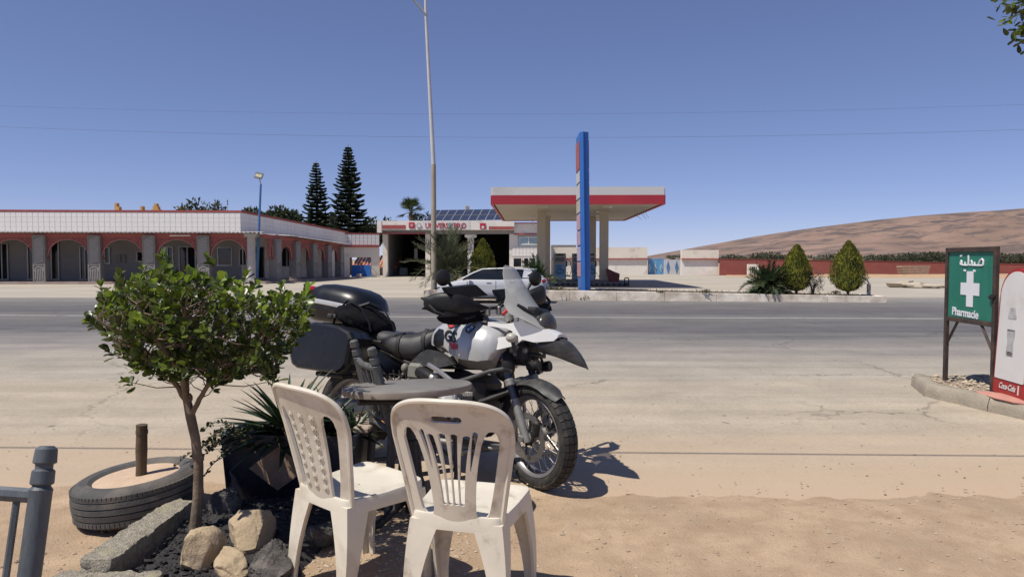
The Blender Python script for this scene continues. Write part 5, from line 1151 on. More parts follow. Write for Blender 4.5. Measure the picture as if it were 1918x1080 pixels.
for cx_, cy_, nl, sc_ in ((0, 0, 84, 1.0), (.24, .03, 36, .75), (.40, .0, 28, .6)):
    for i in range(nl):
        a = i * 2.399; e = R(72 - 75 * (i / nl) ** .7 + r.uniform(-6, 6)); d_ = V(math.cos(a) * math.cos(e), math.sin(a) * math.cos(e), math.sin(e))
        link('leaf', sw[i % 4], ag, False, orient(V(cx_, cy_, .02), d_, V(0, 0, 1)) @ SC(sc_, sc_, sc_))
tpz = thing('trailing_shrub', 'trailing small-leaved plant spilling over the left end of the planter', 'plant', (-1.62, 4.15, .36))
M_trail = leaf_pm('trailing_green', (.03, .045, .015), (.06, .08, .025), .45, .2); lt = leaf_mesh(.026, .018, .1, 1, M_trail); tw_ = MB(); tl_ = MB()
for i in range(30):
    a = r.uniform(0, 6.28); l = r.uniform(.12, .34); d_ = V(math.cos(a) * .8 - .25, math.sin(a) * .6 - .2, r.uniform(-.1, .55)); p = V(r.uniform(-.05, .25), r.uniform(-.1, .12), r.uniform(-.02, .05)); pts = []
    for k in range(7): pts.append(p.copy()); p = p + d_ * (l / 6); d_ = d_ + V(0, 0, -.22)
    tw_.tube(pts, .0025, 4, caps=False)
    for k in range(26): u = r.random() * 5.99; c = pts[int(u)].lerp(pts[int(u) + 1], u % 1); join_leaves(tl_, lt, orient(c, rvec(r) + V(0, 0, .3), rvec(r)) @ SC(*[r.uniform(.7, 1.2)] * 3))
tw_.build('stems', M_bark, tpz); kind(tl_.build('foliage', M_trail, tpz, ang=0), 'stuff')
# ---------------------------------------------------------------- small ficus tree
YT = 3.44
def tp_(px, py, dy=0): p = at(px, py, YT); return V(p.x, YT + dy, p.z)
base = tp_(362, 1012); fc = thing('ficus_tree', 'small round-headed ficus tree with glossy leaves growing among the stones', 'tree', (base.x, YT, 0.02))
M_trunk = pm('ficus_bark', (.22, .165, .115), .85, var=.25, vs=9, col2=(.14, .10, .07), s2=16, t2=.55, bump=.4, bs=60)
tk = MB(); tk.tube([V(base.x, YT, -.02), tp_(364, 1000), tp_(371, 930), tp_(372, 870), tp_(366, 820), tp_(357, 780), tp_(350, 748)], [.034, .028, .0245, .0225, .022, .023, .019], 12)
for c_, rr in ((tp_(374, 858), .014), (tp_(352, 745), .015)): tk.ball(c_, (rr * 1.6, rr * 1.4, rr * 1.8), 10)
tk.build('trunk', M_trunk, fc, True)
skel = [[(357, 782, 0), (378, 745, -.02), (400, 715, -.05), (432, 690, -.1), (470, 668, -.16), (520, 640, -.2)], [(350, 750, 0), (343, 715, .03), (352, 670, .06), (360, 610, .08), (372, 545, .08)], [(350, 750, 0), (330, 700, -.06), (312, 660, -.14), (280, 620, -.2), (235, 590, -.24)],
    [(345, 730, .02), (325, 690, .12), (290, 650, .2), (240, 640, .28)], [(400, 715, -.05), (392, 660, .02), (420, 600, .08), (450, 545, .1)], [(432, 690, -.1), (470, 640, 0), (520, 590, .1), (555, 560, .15)], [(343, 715, .03), (328, 650, -.02), (318, 580, -.1), (322, 520, -.12)], [(352, 670, .06), (390, 610, .2), (420, 560, .3)], [(330, 700, -.06), (290, 680, .0), (250, 690, .05)], [(400, 715, -.05), (440, 705, .08), (490, 700, .14)], [(343, 715, .03), (380, 640, -.2), (400, 570, -.3)], [(350, 750, 0), (365, 690, -.15), (350, 620, -.3), (330, 560, -.36)]]
br = MB(); nodes = []
for ch in skel:
    pts = [tp_(*q) for q in ch]; out = []
    for k in range(len(pts) - 1):
        for q in range(4): out.append(pts[k].lerp(pts[k + 1], q / 4) + rvec(r) * .004)
    out.append(pts[-1]); n = len(out); br.tube(out, [.0125 * (1 - .75 * i / n) + .0015 for i in range(n)], 7); nodes += out[3:]
r = random.Random(33)
def inside(px, py):
    # silhouette of the crown, in the plane of the trunk
    top = [(165, 585), (190, 545), (235, 520), (280, 512), (310, 488), (330, 492), (350, 505), (378, 490), (400, 512), (440, 520), (470, 530), (500, 545), (545, 548), (583, 545)]; bot_ = [(165, 592), (215, 640), (240, 672), (270, 690), (330, 690), (380, 700), (420, 688), (450, 690), (490, 696), (515, 690), (530, 655), (560, 620), (583, 575)]
    return ip(top, px) + 6 < py < ip(bot_, px) + 12
leafm = [[leaf_mesh(L_, W_2, c_, i, m_) for i, (L_, W_2, c_) in enumerate(((.040, .027, .05), (.046, .030, .15), (.034, .023, -.05)))] for m_ in (M_f1, M_f2, M_f3)]
allv = []
tries = 0; cl = []
while len(cl) < 480 and tries < 20000:
    tries += 1; px, py = r.uniform(165, 583), r.uniform(485, 700)
    if not inside(px, py): continue
    lim = .46 * math.sqrt(max(.05, 1 - ((px - 370) / 230) ** 2)); dy = r.uniform(-lim, lim); c = at(px, py, YT + dy * .95); c.y = YT + dy
    if any((c - q).length < .041 for q in cl) or noise.noise(c * 6.5) < -.34: continue
    cl.append(c)
for px, py in [(168, 575), (180, 600), (205, 655), (232, 690), (262, 705), (300, 478), (322, 482), (380, 484), (398, 700), (410, 715), (455, 515), (478, 528), (523, 535), (560, 540), (590, 548), (575, 600), (545, 655), (520, 712), (500, 705), (285, 500), (250, 512), (345, 700), (430, 700), (205, 530)]: cl.append(tp_(px, py, r.uniform(-.15, .15)))
for c in cl:
    nd = r.choice(sorted(nodes, key=lambda q: (q - c).length + (.15 if q.z > c.z else 0))[:6]); m1 = nd.lerp(c, .5) + V(0, 0, -.02); br.tube([nd, m1, c], [.0032, .0025, .0016], 4, caps=False)
    ax = ((c - nd).normalized() + V(0, 0, .55)).normalized(); top_ = (c.z > .98 + .22 * r.random())
    nl = r.randint(8, 12)
    for k in range(nl):
        a = k * 2.4; s_ = ax.orthogonal().normalized(); t_ = ax.cross(s_); f = k / nl; rad = s_ * math.cos(a) + t_ * math.sin(a); d_ = (rad * (1.0 - .55 * f) + ax * (.25 + .8 * f) + rvec(r) * .3)
        p = c + ax * (-.05 + .055 * f); young = f > .6 and top_ and r.random() < .65; kk = 2 if young else (1 if r.random() < .48 + (.2 if top_ else 0) else 0)
        allv.append((p.y + .3 * abs(p.x - base.x) * 0 - (.12 if kk == 2 else 0) - .25 * (p.z - 1.1), orient(p, d_, ax + V(0, 0, .4) + rvec(r) * .3, r.uniform(-.4, .4)) @ SC(*[r.uniform(.55, 1.25)] * 3), kk, r.randrange(3)))
allv.sort(key=lambda q: q[0]); rest = [MB(), MB(), MB()]
for i, (_, M_, kk, q) in enumerate(allv):
    if i < 300: link('leaf', leafm[kk][q], fc, True, M_)
    else: join_leaves(rest[kk], leafm[kk][q], M_)
for s_, m_ in zip(rest, (M_f1, M_f2, M_f3)):
    if s_.v: kind(s_.build('crown', m_, fc, True, ang=0), 'stuff')
br.build('branches', M_trunk, fc, True)
# ================================================================ FURNITURE
M_plast = pm('aged_white_plastic', (.76, .705, .595), .38, var=.06, vs=4, col2=(.50, .43, .33), s2=4.5, t2=.60, w2=.12, spec=.45)
M_plastd = pm('aged_white_plastic_dirty', (.73, .67, .56), .42, var=.08, vs=5, col2=(.33, .26, .17), s2=7, t2=.63, w2=.09, spec=.4)
def smin_round(a, b, k): h = max(k - abs(a - b), 0) / k; return max(a, b) + h * h * k * .25
BH = .455
def back_outer(u, v):
    hw = .174 + .060 * min(1, max(0, v / .30)) ** .8; k = .13
    if v > BH - k: return (((abs(u) / hw) ** 2.9 + ((v - (BH - k)) / (k)) ** 2.9) ** (1 / 2.9) - 1) * k if abs(u) > 0 or v > BH - k else -1
    return max(abs(u) - hw, -.06 - v)
def back_slats(u, v):
    f = back_outer(u, v); a = abs(u); t = max(0, min(1, v / .33)); hw = .174 + .060 * min(1, max(0, v / .30)) ** .8
    c = .070 + .052 * t ** 2                                   # half width of the slat fan
    m = (c + .012 + hw - .048) / 2; hwid = (hw - .048 - c - .012) / 2
    top = .292 + .05 * math.sqrt(max(0, 1 - min(1, abs((a - m) / max(.01, hwid))) ** 2.5))
    f = max(f, -max(abs(a - m) - hwid, v - top, .015 - .03 * (1 - ((a - m) / max(.01, hwid)) ** 2) - v))
    for q, vt, wd in ((.155, .33, .0080), (.48, .325, .0080)):
        cc = c * q * (1 + .25 * t * t); f = max(f, -max(abs(a - cc) - wd * (1 + .8 * t), v - vt + (abs(a - cc) / .02) ** 2 * .01, .045 - v))
    cc = c * .83 + .002; f = max(f, -max(abs(a - cc) - .0105 * max(0, (v - .17) / .16) ** .8, v - .342 + ((a - cc) / .01) ** 2 * .008, .17 - v))
    f = max(f, .0125 - math.hypot(max(0, abs(u) - .048), v - .385))
    return f
def back_flower(u, v):
    f = back_outer(u, v); a = abs(u); t = max(0, min(1, v / .33)); hw = .174 + .060 * min(1, max(0, v / .30)) ** .8; c = .085 + .032 * t
    m = (c + hw - .050) / 2; hwid = (hw - .050 - c) / 2; top = .302 + .05 * math.sqrt(max(0, 1 - min(1, abs((a - m) / hwid)) ** 2.5))
    return max(f, -max(abs(a - m) - hwid, v - top, .01 - .03 * (1 - ((a - m) / hwid) ** 2) - v))
def back_map(u, v, t):
    lean = .20; y = -.190 - lean * v - .06 * max(0, v / BH) ** 3 * .6 + .9 * u * u
    n = V(-1.8 * u, 1, lean).normalized()
    return V(u, y, .43 + v * .985) + n * t
def make_chair(label, M, style, mat):
    t = thing('plastic_chair', label, 'chair', M=M, group='white plastic chairs')
    b = sheet(back_slats if style == 'slats' else back_flower, -.26, .26, -.08, .48, 104, 112, .013, back_map).build('backrest', mat, t, ang=40)
    # raised rim along the outer edge of the back
    rim = []
    for k in range(61):
        a = math.pi * k / 60; lo, hi = 0, .6; d_ = V(math.cos(a), math.sin(a), 0)
        o = V(0, .22, 0)
        for _ in range(24):
            md_ = (lo + hi) / 2
            if back_outer(o.x + d_.x * md_, o.y + d_.y * md_) < 0: lo = md_
            else: hi = md_
        rim.append((d_.x * lo, .22 + d_.y * lo))
    rim = [(.174, -.05), (.192, .06)] + rim[3:-3] + [(-.192, .06), (-.174, -.05)]
    q = MB().tube([back_map(u * .985, v, -.004) for u, v in rim], .0105, 8).build('back_rim', mat, b)
    if style == 'flower':
        fl = MB(); 
        for k in range(8): a = math.pi * k / 4; fl.ball((.0095 * math.cos(a), .0095 * math.sin(a), 0), (.006, .0042, .003), 6, M=T(.0, 0, 0)) if False else fl.add([(.003 * math.cos(a), .003 * math.sin(a), .0035), (.010 * math.cos(a - .28), .010 * math.sin(a - .28), .003), (.0145 * math.cos(a), .0145 * math.sin(a), .001), (.010 * math.cos(a + .28), .010 * math.sin(a + .28), .003)], [(0, 1, 2, 3)])
        fl.lathe([(.0035, 0), (.003, .005), (0, .005)], 8); me = fl.mesh('flower_motif'); me.materials.append(mat)
        for cx in (-.062, 0, .062):
            for k in range(8):
                v = .035 + .0425 * k; u = cx * (.92 + .25 * v / .33); p = back_map(u, v, -.0065); p2 = back_map(u, v, -.02); n = (p2 - p).normalized(); x = V(1, 0, 0); x = (x - n * x.dot(n)).normalized(); y = n.cross(x)
                link('flower_motif', me, b, False, Matrix(((x.x, y.x, n.x, p.x), (x.y, y.y, n.y, p.y), (x.z, y.z, n.z, p.z), (0, 0, 0, 1))) @ SC(1.3, 1.3, 1.5))
    def se(s_, z, ex=9., yo=0): 
        out = []
        for k in range(48):
            a = 2 * math.pi * k / 48; c, s = math.cos(a), math.sin(a); x = math.copysign(abs(c) ** (2 / ex), c); y = math.copysign(abs(s) ** (2 / ex), s); wd = .198 + .014 * y
            out.append((x * wd * s_, y * .192 * s_ + yo, z + (.012 * max(0, y) * s_ if z > .4 else 0)))
        return out
    MB().loft([se(.02, .417), se(.5, .419), se(.84, .422), se(.94, .432), se(.985, .430), se(1.0, .420), se(1.005, .372), se(.985, .372), se(.97, .41)], caps=False).build('seat', mat, t, ang=50)
    for sx in (-1, 1):
        for sy in (-1, 1):
            top = V(sx * (.19 if sy > 0 else .172), sy * .178, .405); bot = V(sx * (.208 if sy > 0 else .188), sy * (.198 if sy > 0 else .215), 0); rings = []
            for k in range(9):
                f = k / 8; c = top.lerp(bot, f) + V(sx * .012 * math.sin(f * math.pi), 0, 0); w_ = .075 * (1 - f) ** 1.5 + .046; th = .012
                pr = [(0, 0), (-w_, 0), (-w_, -th), (-th, -th), (-th, -w_ * .9), (0, -w_ * .9)]
                R_ = [V(c.x + sx * (a + .012), c.y + sy * (b_ + .012), c.z) for a, b_ in pr]; rings.append(R_ if sx * sy > 0 else R_[::-1])
            MB().loft(rings[::-1]).build('leg', mat, t, ang=40)
    return t
make_chair('plastic chair with slatted back nearest the camera, in front of the table', T(-.165, 2.83, 0) @ RZ(-15) @ SC(1.0, 1.0, 1.02), 'slats', M_plastd)
make_chair('plastic chair with embossed flower columns on its back, left of the table', T(-.665, 3.06, 0) @ RZ(-42) @ SC(1.03, 1.03, 1.02), 'flower', M_plast)
# ---------------------------------------------------------------- table
M_tab = pm('grey_wood_table', (.21, .195, .175), .5, var=.25, vs=6, col2=(.28, .26, .235), s2=7, t2=.55, stretch=(1, 6, 1), bump=.1, bs=30); M_tabe = pm('table_edge', (.27, .225, .19), .6, var=.25, vs=9); M_iron = pm('dark_iron', (.03, .028, .027), .5, var=.3, vs=15, metal=.3)
tb_ = thing('round_table', 'round grey wooden table between the plastic chairs and the motorcycle', 'table', M=T(-.535, 3.74, 0) @ RX(-4.2) @ RY(-2)); TR, TZ = .345, .735
MB().lathe([(0, TZ), (TR - .012, TZ), (TR - .002, TZ - .006)], 64).build('table_top', M_tab, tb_, ang=60); MB().lathe([(TR - .002, TZ - .006), (TR, TZ - .014), (TR - .004, TZ - .036), (TR - .02, TZ - .041), (0, TZ - .038)], 64).build('table_edge', M_tabe, tb_, ang=60)
MB().tube([(0, 0, .06), (0, 0, .68)], .033, 16).build('column', M_iron, tb_)
for k in range(4):
    a = math.radians(38 + 90 * k); d_ = V(math.cos(a), math.sin(a), 0); n = V(0, 0, 1)
    MB().tube([d_ * .03 + n * .64, d_ * .15 + n * .66, d_ * .29 + n * .672], .016, 8).build('top_arm', M_iron, tb_)
    MB().tube([d_ * .035 + n * .44, d_ * .05 + n * .24, d_ * .10 + n * .09, d_ * .19 + n * .035, d_ * .31 + n * .022], [.022, .023, .024, .023, .02], 10).build('foot', M_iron, tb_)
MB().lathe([(.033, .3), (.05, .3), (.05, .34), (.033, .34)], 16).build('collar', M_iron, tb_)
# dark wooden post chair and its grey twin at the left edge
M_dkw = pm('dark_weathered_wood', (.085, .085, .082), .6, var=.3, vs=9, col2=(.17, .17, .165), s2=7, t2=.55, stretch=(5, 5, .8), bump=.2, bs=40); M_gwood = pm('grey_painted_wood', (.085, .10, .115), .5, var=.25, vs=7, col2=(.13, .145, .16), s2=6, t2=.6, stretch=(4, 4, .7), bump=.15, bs=30)
def woven_mat():
    m = pm('woven_straw', (.52, .25, .09), .8, var=.25, vs=25); nt = m.node_tree; b = nt.nodes['Principled BSDF']; tc = nt.nodes.new('ShaderNodeTexCoord'); ck = nt.nodes.new('ShaderNodeTexChecker'); ck.inputs['Scale'].default_value = 70; nt.links.new(tc.outputs['Object'], ck.inputs[0]); bp = nt.nodes.new('ShaderNodeBump'); bp.inputs['Strength'].default_value = .8; bp.inputs['Distance'].default_value = .004; nt.links.new(ck.outputs['Fac'], bp.inputs['Height']); nt.links.new(bp.outputs[0], b.inputs['Normal']); return m
M_woven = woven_mat()
def post_chair(label, M, mat, H=.93, rake=.12):
    """Faces local +Y; turned back posts with knobs."""
    t = thing('post_chair', label, 'chair', M=M, group='turned post chairs'); w_ = .20
    def bp_(x, z): return V(x, -.19 - rake * max(0, z - .45) / .5 * 1.0 - .03 * (1 - min(1, z / .45)), z)
    for sx in (-1, 1):
        zs = [0, .2, .45, .6, .75, H - .11, H - .105, H - .095, H - .09, H - .06, H - .055, H - .045, H - .04, H - .008, H]; rs = [.021, .024, .026, .026, .026, .026, .027, .020, .027, .026, .020, .020, .027, .025, .016]
        MB().tube([bp_(sx * w_, z) for z in zs], rs, 12).build('back_post', mat, t)
        MB().tube([(sx * (w_ + .01), .19, 0), (sx * (w_ + .005), .19, .44)], [.02, .024], 10).build('leg', mat, t)
        MB().tube([bp_(sx * w_, .2), V(sx * w_, .19, .2)], .013, 8).build('stretcher', mat, t)
    def cross(z, rr): MB().tube([bp_(-w_, z), bp_(0, z) + V(0, -.025, 0), bp_(w_, z)], rr, 8, flat=1.3).build('back_rail', mat, t)
    cross(H - .12, .015); cross(.52, .013)
    for k in range(5):
        x = -.13 + .065 * k; o = -.025 * (1 - (x / w_) ** 2); MB().tube([bp_(x, .52) + V(0, o, 0), bp_(x, H - .12) + V(0, o, 0)], .0085, 6).build('slat', mat, t)
    MB().box((0, 0, .445), (.43, .41, .03), b=.01).build('seat_frame', mat, t); MB().box((0, 0, .464), (.38, .36, .014), b=.006).build('woven_seat', M_woven, t)
    MB().tube([(-w_, .19, .25), (w_, .19, .25)], .013, 8).build('stretcher', mat, t)
post_chair('dark weathered wooden chair with woven straw seat behind the round table', T(-.575, 4.14, 0) @ RZ(-64), M_dkw)
post_chair('grey painted post chair cut off at the lower left edge', T(-1.40, 1.50, 0) @ RZ(177), M_gwood, H=.928)
# ================================================================ MOTORCYCLE (local: x forward, y left, z up; origin under the front wheel)
from mathutils.bvhtree import BVHTree
BM = T(.14, 4.32, 0) @ RZ(-30) @ RX(-9)
bike = thing('motorcycle', 'silver and black touring motorcycle with panniers and tall windscreen parked behind the table', 'motorcycle', M=BM)
AX = V(-math.sin(R(26)), 0, math.cos(R(26))); ST = T(.115, 0, 0) @ Matrix.Rotation(R(-24), 4, AX) @ T(-.115, 0, 0)
M_silver = pm('silver_paint', (.56, .56, .55), .33, metal=.25, var=.05, vs=6, coat=.4, col2=(.47, .46, .44), s2=5, t2=.6); M_bwhite = pm('white_bodywork', (.74, .73, .71), .32, var=.04, vs=5, coat=.3)
M_bk = pm('black_plastic', (.013, .013, .014), .5, var=.25, vs=12, col2=(.03, .029, .028), s2=9, t2=.66, spec=.35); M_bkg = pm('grey_black_plastic', (.038, .038, .039), .55, var=.3, vs=14, col2=(.11, .105, .10), s2=12, t2=.6); M_bko = pm('case_black', (.010, .011, .014), .33, var=.3, vs=7, col2=(.03, .032, .038), s2=16, t2=.66, spec=.4)
M_seat = pm('seat_vinyl', (.055, .053, .055), .55, var=.2, vs=9, bump=.12, bs=120); M_seatd = pm('seat_dark', (.022, .021, .022), .6, var=.2, vs=9); M_fab = pm('black_fabric', (.010, .0095, .011), .95, var=.3, vs=14, bump=.5, bs=40, spec=.1)
M_steel = pm('brushed_steel', (.50, .49, .47), .33, metal=.85, var=.15, vs=20); M_castal = pm('cast_alloy', (.36, .35, .33), .5, metal=.5, var=.2, vs=18); M_forkd = pm('fork_tube', (.05, .06, .10), .25, metal=.7); M_eng = pm('engine_dark', (.03, .029, .028), .6, var=.3, vs=20, metal=.2); M_olive = pm('airbox_grey', (.20, .20, .17), .6, var=.15, vs=12)
M_screen = pm('dusty_screen', (.56, .56, .53), .3, var=.08, vs=7, alpha=.55, col2=(.50, .49, .46), s2=9, t2=.6); M_smoke = pm('smoked_screen', (.075, .072, .068), .22, alpha=.85, var=.15)
M_mrub = pm('knobby_rubber', (.028, .027, .026), .8, var=.3, vs=30, col2=(.10, .085, .07), s2=16, t2=.62); M_rimg = pm('rim_grey', (.23, .22, .23), .4, metal=.4, var=.15, vs=14); M_orange_ = pm('orange_reflector', (.75, .24, .03), .3); M_redr = pm('red_reflector', (.45, .01, .03), .25)
def bp_(mb, name, mat, parent=None, steer=False, ang=35):
    if steer:
        for i, v in enumerate(mb.v): mb.v[i] = ST @ v
    return mb.build(name, mat, parent or bike, ang=ang)
def wheel(x, z, Ro, wt, rim_r, steer, name):
    W = T(x, 0, z) @ RX(90)
    prof = []
    for k in range(15):
        a = math.pi * (k / 14) - math.pi / 2; prof.append((Ro - wt * .36 + wt * .36 * math.cos(a) - (0 if abs(a) < 1.2 else (abs(a) - 1.2) * .04), wt / 2 * math.sin(a)))
    prof = [(rim_r + .004, -wt * .34)] + [(max(r_, rim_r + .01), y) for r_, y in prof] + [(rim_r + .004, wt * .34)]
    t = bp_(MB().lathe(prof, 64, W), name, M_mrub, None, steer, 60)
    tr = MB(); n = 44
    def surf(a, y): r_ = Ro - wt * .36 + wt * .36 * math.sqrt(max(0, 1 - (2 * y / wt) ** 2)); return V(math.cos(a) * r_, math.sin(a) * r_, y)
    for i in range(n):
        a0 = 2 * math.pi * i / n; da = 2 * math.pi / n
        for (y0, y1, s0) in ((-.46, -.29, .15), (-.27, -.02, .55), (.02, .27, .55), (.29, .46, .15)):
            q = []
            for (fa, fy) in ((.06, 0), (.92, 0), (.92, 1), (.06, 1)):
                yy = (y0 + (y1 - y0) * fy) * wt; sk = s0 * (abs(yy) / wt) * 1.4; q.append((a0 + da * (fa + sk), yy))
            lo = [surf(a, y) for a, y in q]; hi = [p * 1 + V(p.x, p.y, p.z * 1.2).normalized() * .008 for p in lo]
            tr.add(lo + hi, [(4, 5, 6, 7), (0, 1, 5, 4), (1, 2, 6, 5), (2, 3, 7, 6), (3, 0, 4, 7)], False, W)
    if steer:
        for i, v in enumerate(tr.v): tr.v[i] = ST @ v
    kind(tr.build('tread_blocks', M_mrub, t, ang=0), 'stuff')
    rw_ = wt * .36
    rim = bp_(MB().lathe([(rim_r + .012, -rw_), (rim_r + .006, -rw_ - .006), (rim_r - .008, -rw_ + .002), (rim_r - .022, -rw_ * .5), (rim_r - .026, 0), (rim_r - .022, rw_ * .5), (rim_r - .008, rw_ - .002), (rim_r + .006, rw_ + .006), (rim_r + .012, rw_)], 56, W), 'rim', M_rimg, None, steer)
    hub = bp_(MB().lathe([(.02, -.085), (.036, -.08), (.042, -.055), (.03, -.03), (.03, .03), (.042, .055), (.036, .08), (.02, .085)], 20, W), 'hub', M_castal, None, steer)
    sp = MB()
    for i in range(40):
        a = 2 * math.pi * i / 40; b = a + (.38 if i % 4 < 2 else -.38); s = -1 if i % 2 else 1
        sp.tube([(.036 * math.cos(b), .036 * math.sin(b), s * .05), ((rim_r - .022) * math.cos(a), (rim_r - .022) * math.sin(a), s * rw_ * .75)], .0021, 5, caps=False, M=W)
    o = bp_(sp, 'spokes', M_steel, None, steer); kind(o, 'stuff')
    return W
Wf = wheel(0, .325, .325, .115, .245, True, 'front_tyre'); Wr = wheel(-1.5, .32, .318, .15, .218, False, 'rear_tyre')
def brake(W, y, ro, ri, steer):
    def f(x, z):
        r_ = math.hypot(x, z); v = max(r_ - ro, ri - r_); a = math.atan2(z, x)
        for k, rr in ((24, (ro + ri) / 2 + .010), (24, (ro + ri) / 2 - .008)):
            d_ = 2 * math.pi / k; b = (round(a / d_ + (.5 if rr < (ro + ri) / 2 else 0)) - (.5 if rr < (ro + ri) / 2 else 0)) * d_; v = max(v, .0042 - math.hypot(x - rr * math.cos(b), z - rr * math.sin(b)))
        return v
    mb = sheet(f, -ro - .01, ro + .01, -ro - .01, ro + .01, 96, 96, .005, lambda x, z, t: V(x, z, y + t)); mb.v = [W @ v for v in mb.v]; o = bp_(mb, 'brake_disc', M_steel, None, steer)
    c = MB()
    for k in range(6): a = 2 * math.pi * k / 6; c.tube([(.04 * math.cos(a), .04 * math.sin(a), y), (ri * 1.03 * math.cos(a + .3), ri * 1.03 * math.sin(a + .3), y)], .007, 6, M=W)
    c.lathe([(.03, y - .006), (.05, y - .006), (.05, y + .006), (.03, y + .006)], 16, W); bp_(c, 'disc_carrier', M_eng, None, steer)
brake(Wf, .072, .152, .112, True); brake(Wf, -.072, .152, .112, True); brake(Wr, -.08, .13, .10, False)
# fork
for s in (-1, 1):
    y = s * .098; P = lambda t: V(.012 - .235 * t, y, .318 + .56 * t)
    bp_(MB().tube([P(-.03), P(.05), P(.42)], [.024, .027, .027], 14), 'fork_slider', M_castal, None, True); bp_(MB().tube([P(.421), P(.92)], [.0235, .0235], 14), 'fork_tube', M_forkd, None, True)
    bp_(MB().tube([P(.555), P(.565), P(.62), P(.63)], [.026, .032, .032, .026], 14), 'fork_clamp', M_castal, None, True); bp_(MB().tube([P(.76), P(.84)], .0262, 14), 'fork_reflector', M_orange_, None, True)
    bp_(MB().lathe([(0, -.02), (.02, -.02), (.02, .02), (0, .02)], 12, T(.0, y + s * .02, .325) @ RX(90)), 'axle_nut', M_castal, None, True); bp_(MB().box((-.055, s * .078, .40), (.05, .035, .10), RY(20), b=.012), 'brake_caliper', M_eng, None, True)
bp_(MB().tube([(-.125, -.1, .645), (-.135, 0, .655), (-.125, .1, .645)], .02, 10), 'fork_bridge', M_castal, None, True)
# fender: curved over the wheel
rings = []
for k in range(17):
    a = R(47 + 82 * k / 16); Rr = .352 + (.012 if k in (0, 16) else 0); wd = .072 * (1 if k > 3 else .55 + .15 * k); c = V(math.cos(a), 0, math.sin(a))
    rings.append([V(0, 0, .325) + c * (Rr - .03 * abs(q) ** 2.4) + V(0, wd * q, 0) for q in (-1, -.75, -.4, 0, .4, .75, 1)] + [V(0, 0, .325) + c * (Rr - .004 - .03 * abs(q) ** 2.4) + V(0, wd * q * .98, 0) for q in (1, .75, .4, 0, -.4, -.75, -1)])
bp_(MB().loft(rings), 'front_fender', M_bkg, None, True)
bp_(MB().tube([(-.13, 0, .62), (-.3, 0, .56), (-.52, 0, .50)], .022, 8), 'front_suspension_arm', M_eng); 
for s in (-1, 1): bp_(MB().tube([(-.14, s * .05, .60), (-.35, s * .11, .50), (-.55, s * .13, .46)], .018, 8), 'front_suspension_arm', M_eng)
bp_(MB().tube([(-.23, 0, .60), (-.30, 0, .88)], .038, 12), 'shock_absorber', M_eng)
# tank
def lin(tab, x): return ip(tab, x)
zt_t = [(-.80, .93), (-.76, .965), (-.70, 1.0), (-.62, 1.03), (-.50, 1.045), (-.40, 1.035), (-.30, 1.005), (-.22, .965)]; zb_t = [(-.80, .82), (-.74, .79), (-.63, .775), (-.56, .715), (-.46, .69), (-.34, .69), (-.26, .715), (-.22, .80)]; hw_t = [(-.80, .10), (-.77, .155), (-.70, .185), (-.60, .205), (-.50, .238), (-.40, .258), (-.32, .25), (-.26, .225), (-.22, .17)]
rings = []
for k in range(30):
    x = -.80 + .58 * k / 29; t_, b_, h = lin(zt_t, x), lin(zb_t, x), lin(hw_t, x); H_ = t_ - b_
    half = [(0, b_), (.55, b_ + .005), (.84, b_ + .05 * H_ / .3), (.97, b_ + .17 * H_), (1.0, b_ + .33 * H_), (.985, b_ + .52 * H_), (.90, b_ + .70 * H_), (.74, b_ + .86 * H_), (.48, b_ + .96 * H_), (.22, t_ - .002), (0, t_)]
    half = [(q * h if i else 0, z) for i, (q, z) in enumerate(half)]; rings.append([(x, -y, z) for y, z in half] + [(x, y, z) for y, z in half[-2:0:-1]])
tmb = MB().loft(rings); bvh = BVHTree.FromPolygons([tuple(v) for v in tmb.v], tmb.f); bp_(tmb, 'tank', M_silver, ang=60)
def onto(x, z, off=.0015):
    h = bvh.ray_cast(V(x, -1.5, z), V(0, 1, 0))
    if h[0] is None: return V(x, -.2, z)
    n = h[1] if h[1].y < 0 else -h[1]; return h[0] + n * off
def decal(mb, name, mat, off=.0015, steps=0):
    for i, v in enumerate(mb.v): mb.v[i] = onto(v.x, v.z, off + v.y)
    return bp_(mb, name, mat, ang=0)
def patch(poly, name, mat, off=.0015, n=26):
    xs_ = [p[0] for p in poly]; zs_ = [p[1] for p in poly]
    def f(x, z):
        ins = False; dm = 9; m = len(poly)
        for i in range(m):
            (x0, z0), (x1, z1) = poly[i], poly[(i + 1) % m]
            if (z0 > z) != (z1 > z) and x < (x1 - x0) * (z - z0) / (z1 - z0) + x0: ins = not ins
            L = (x1 - x0) ** 2 + (z1 - z0) ** 2; u = max(0, min(1, ((x - x0) * (x1 - x0) + (z - z0) * (z1 - z0)) / L)); dm = min(dm, math.hypot(x - x0 - u * (x1 - x0), z - z0 - u * (z1 - z0)))
        return -dm if ins else dm
    return bp_(sheet(f, min(xs_) - .01, max(xs_) + .01, min(zs_) - .01, max(zs_) + .01, n, n, .002, lambda x, z, t: onto(x, z, off + t)), name, mat, ang=30)
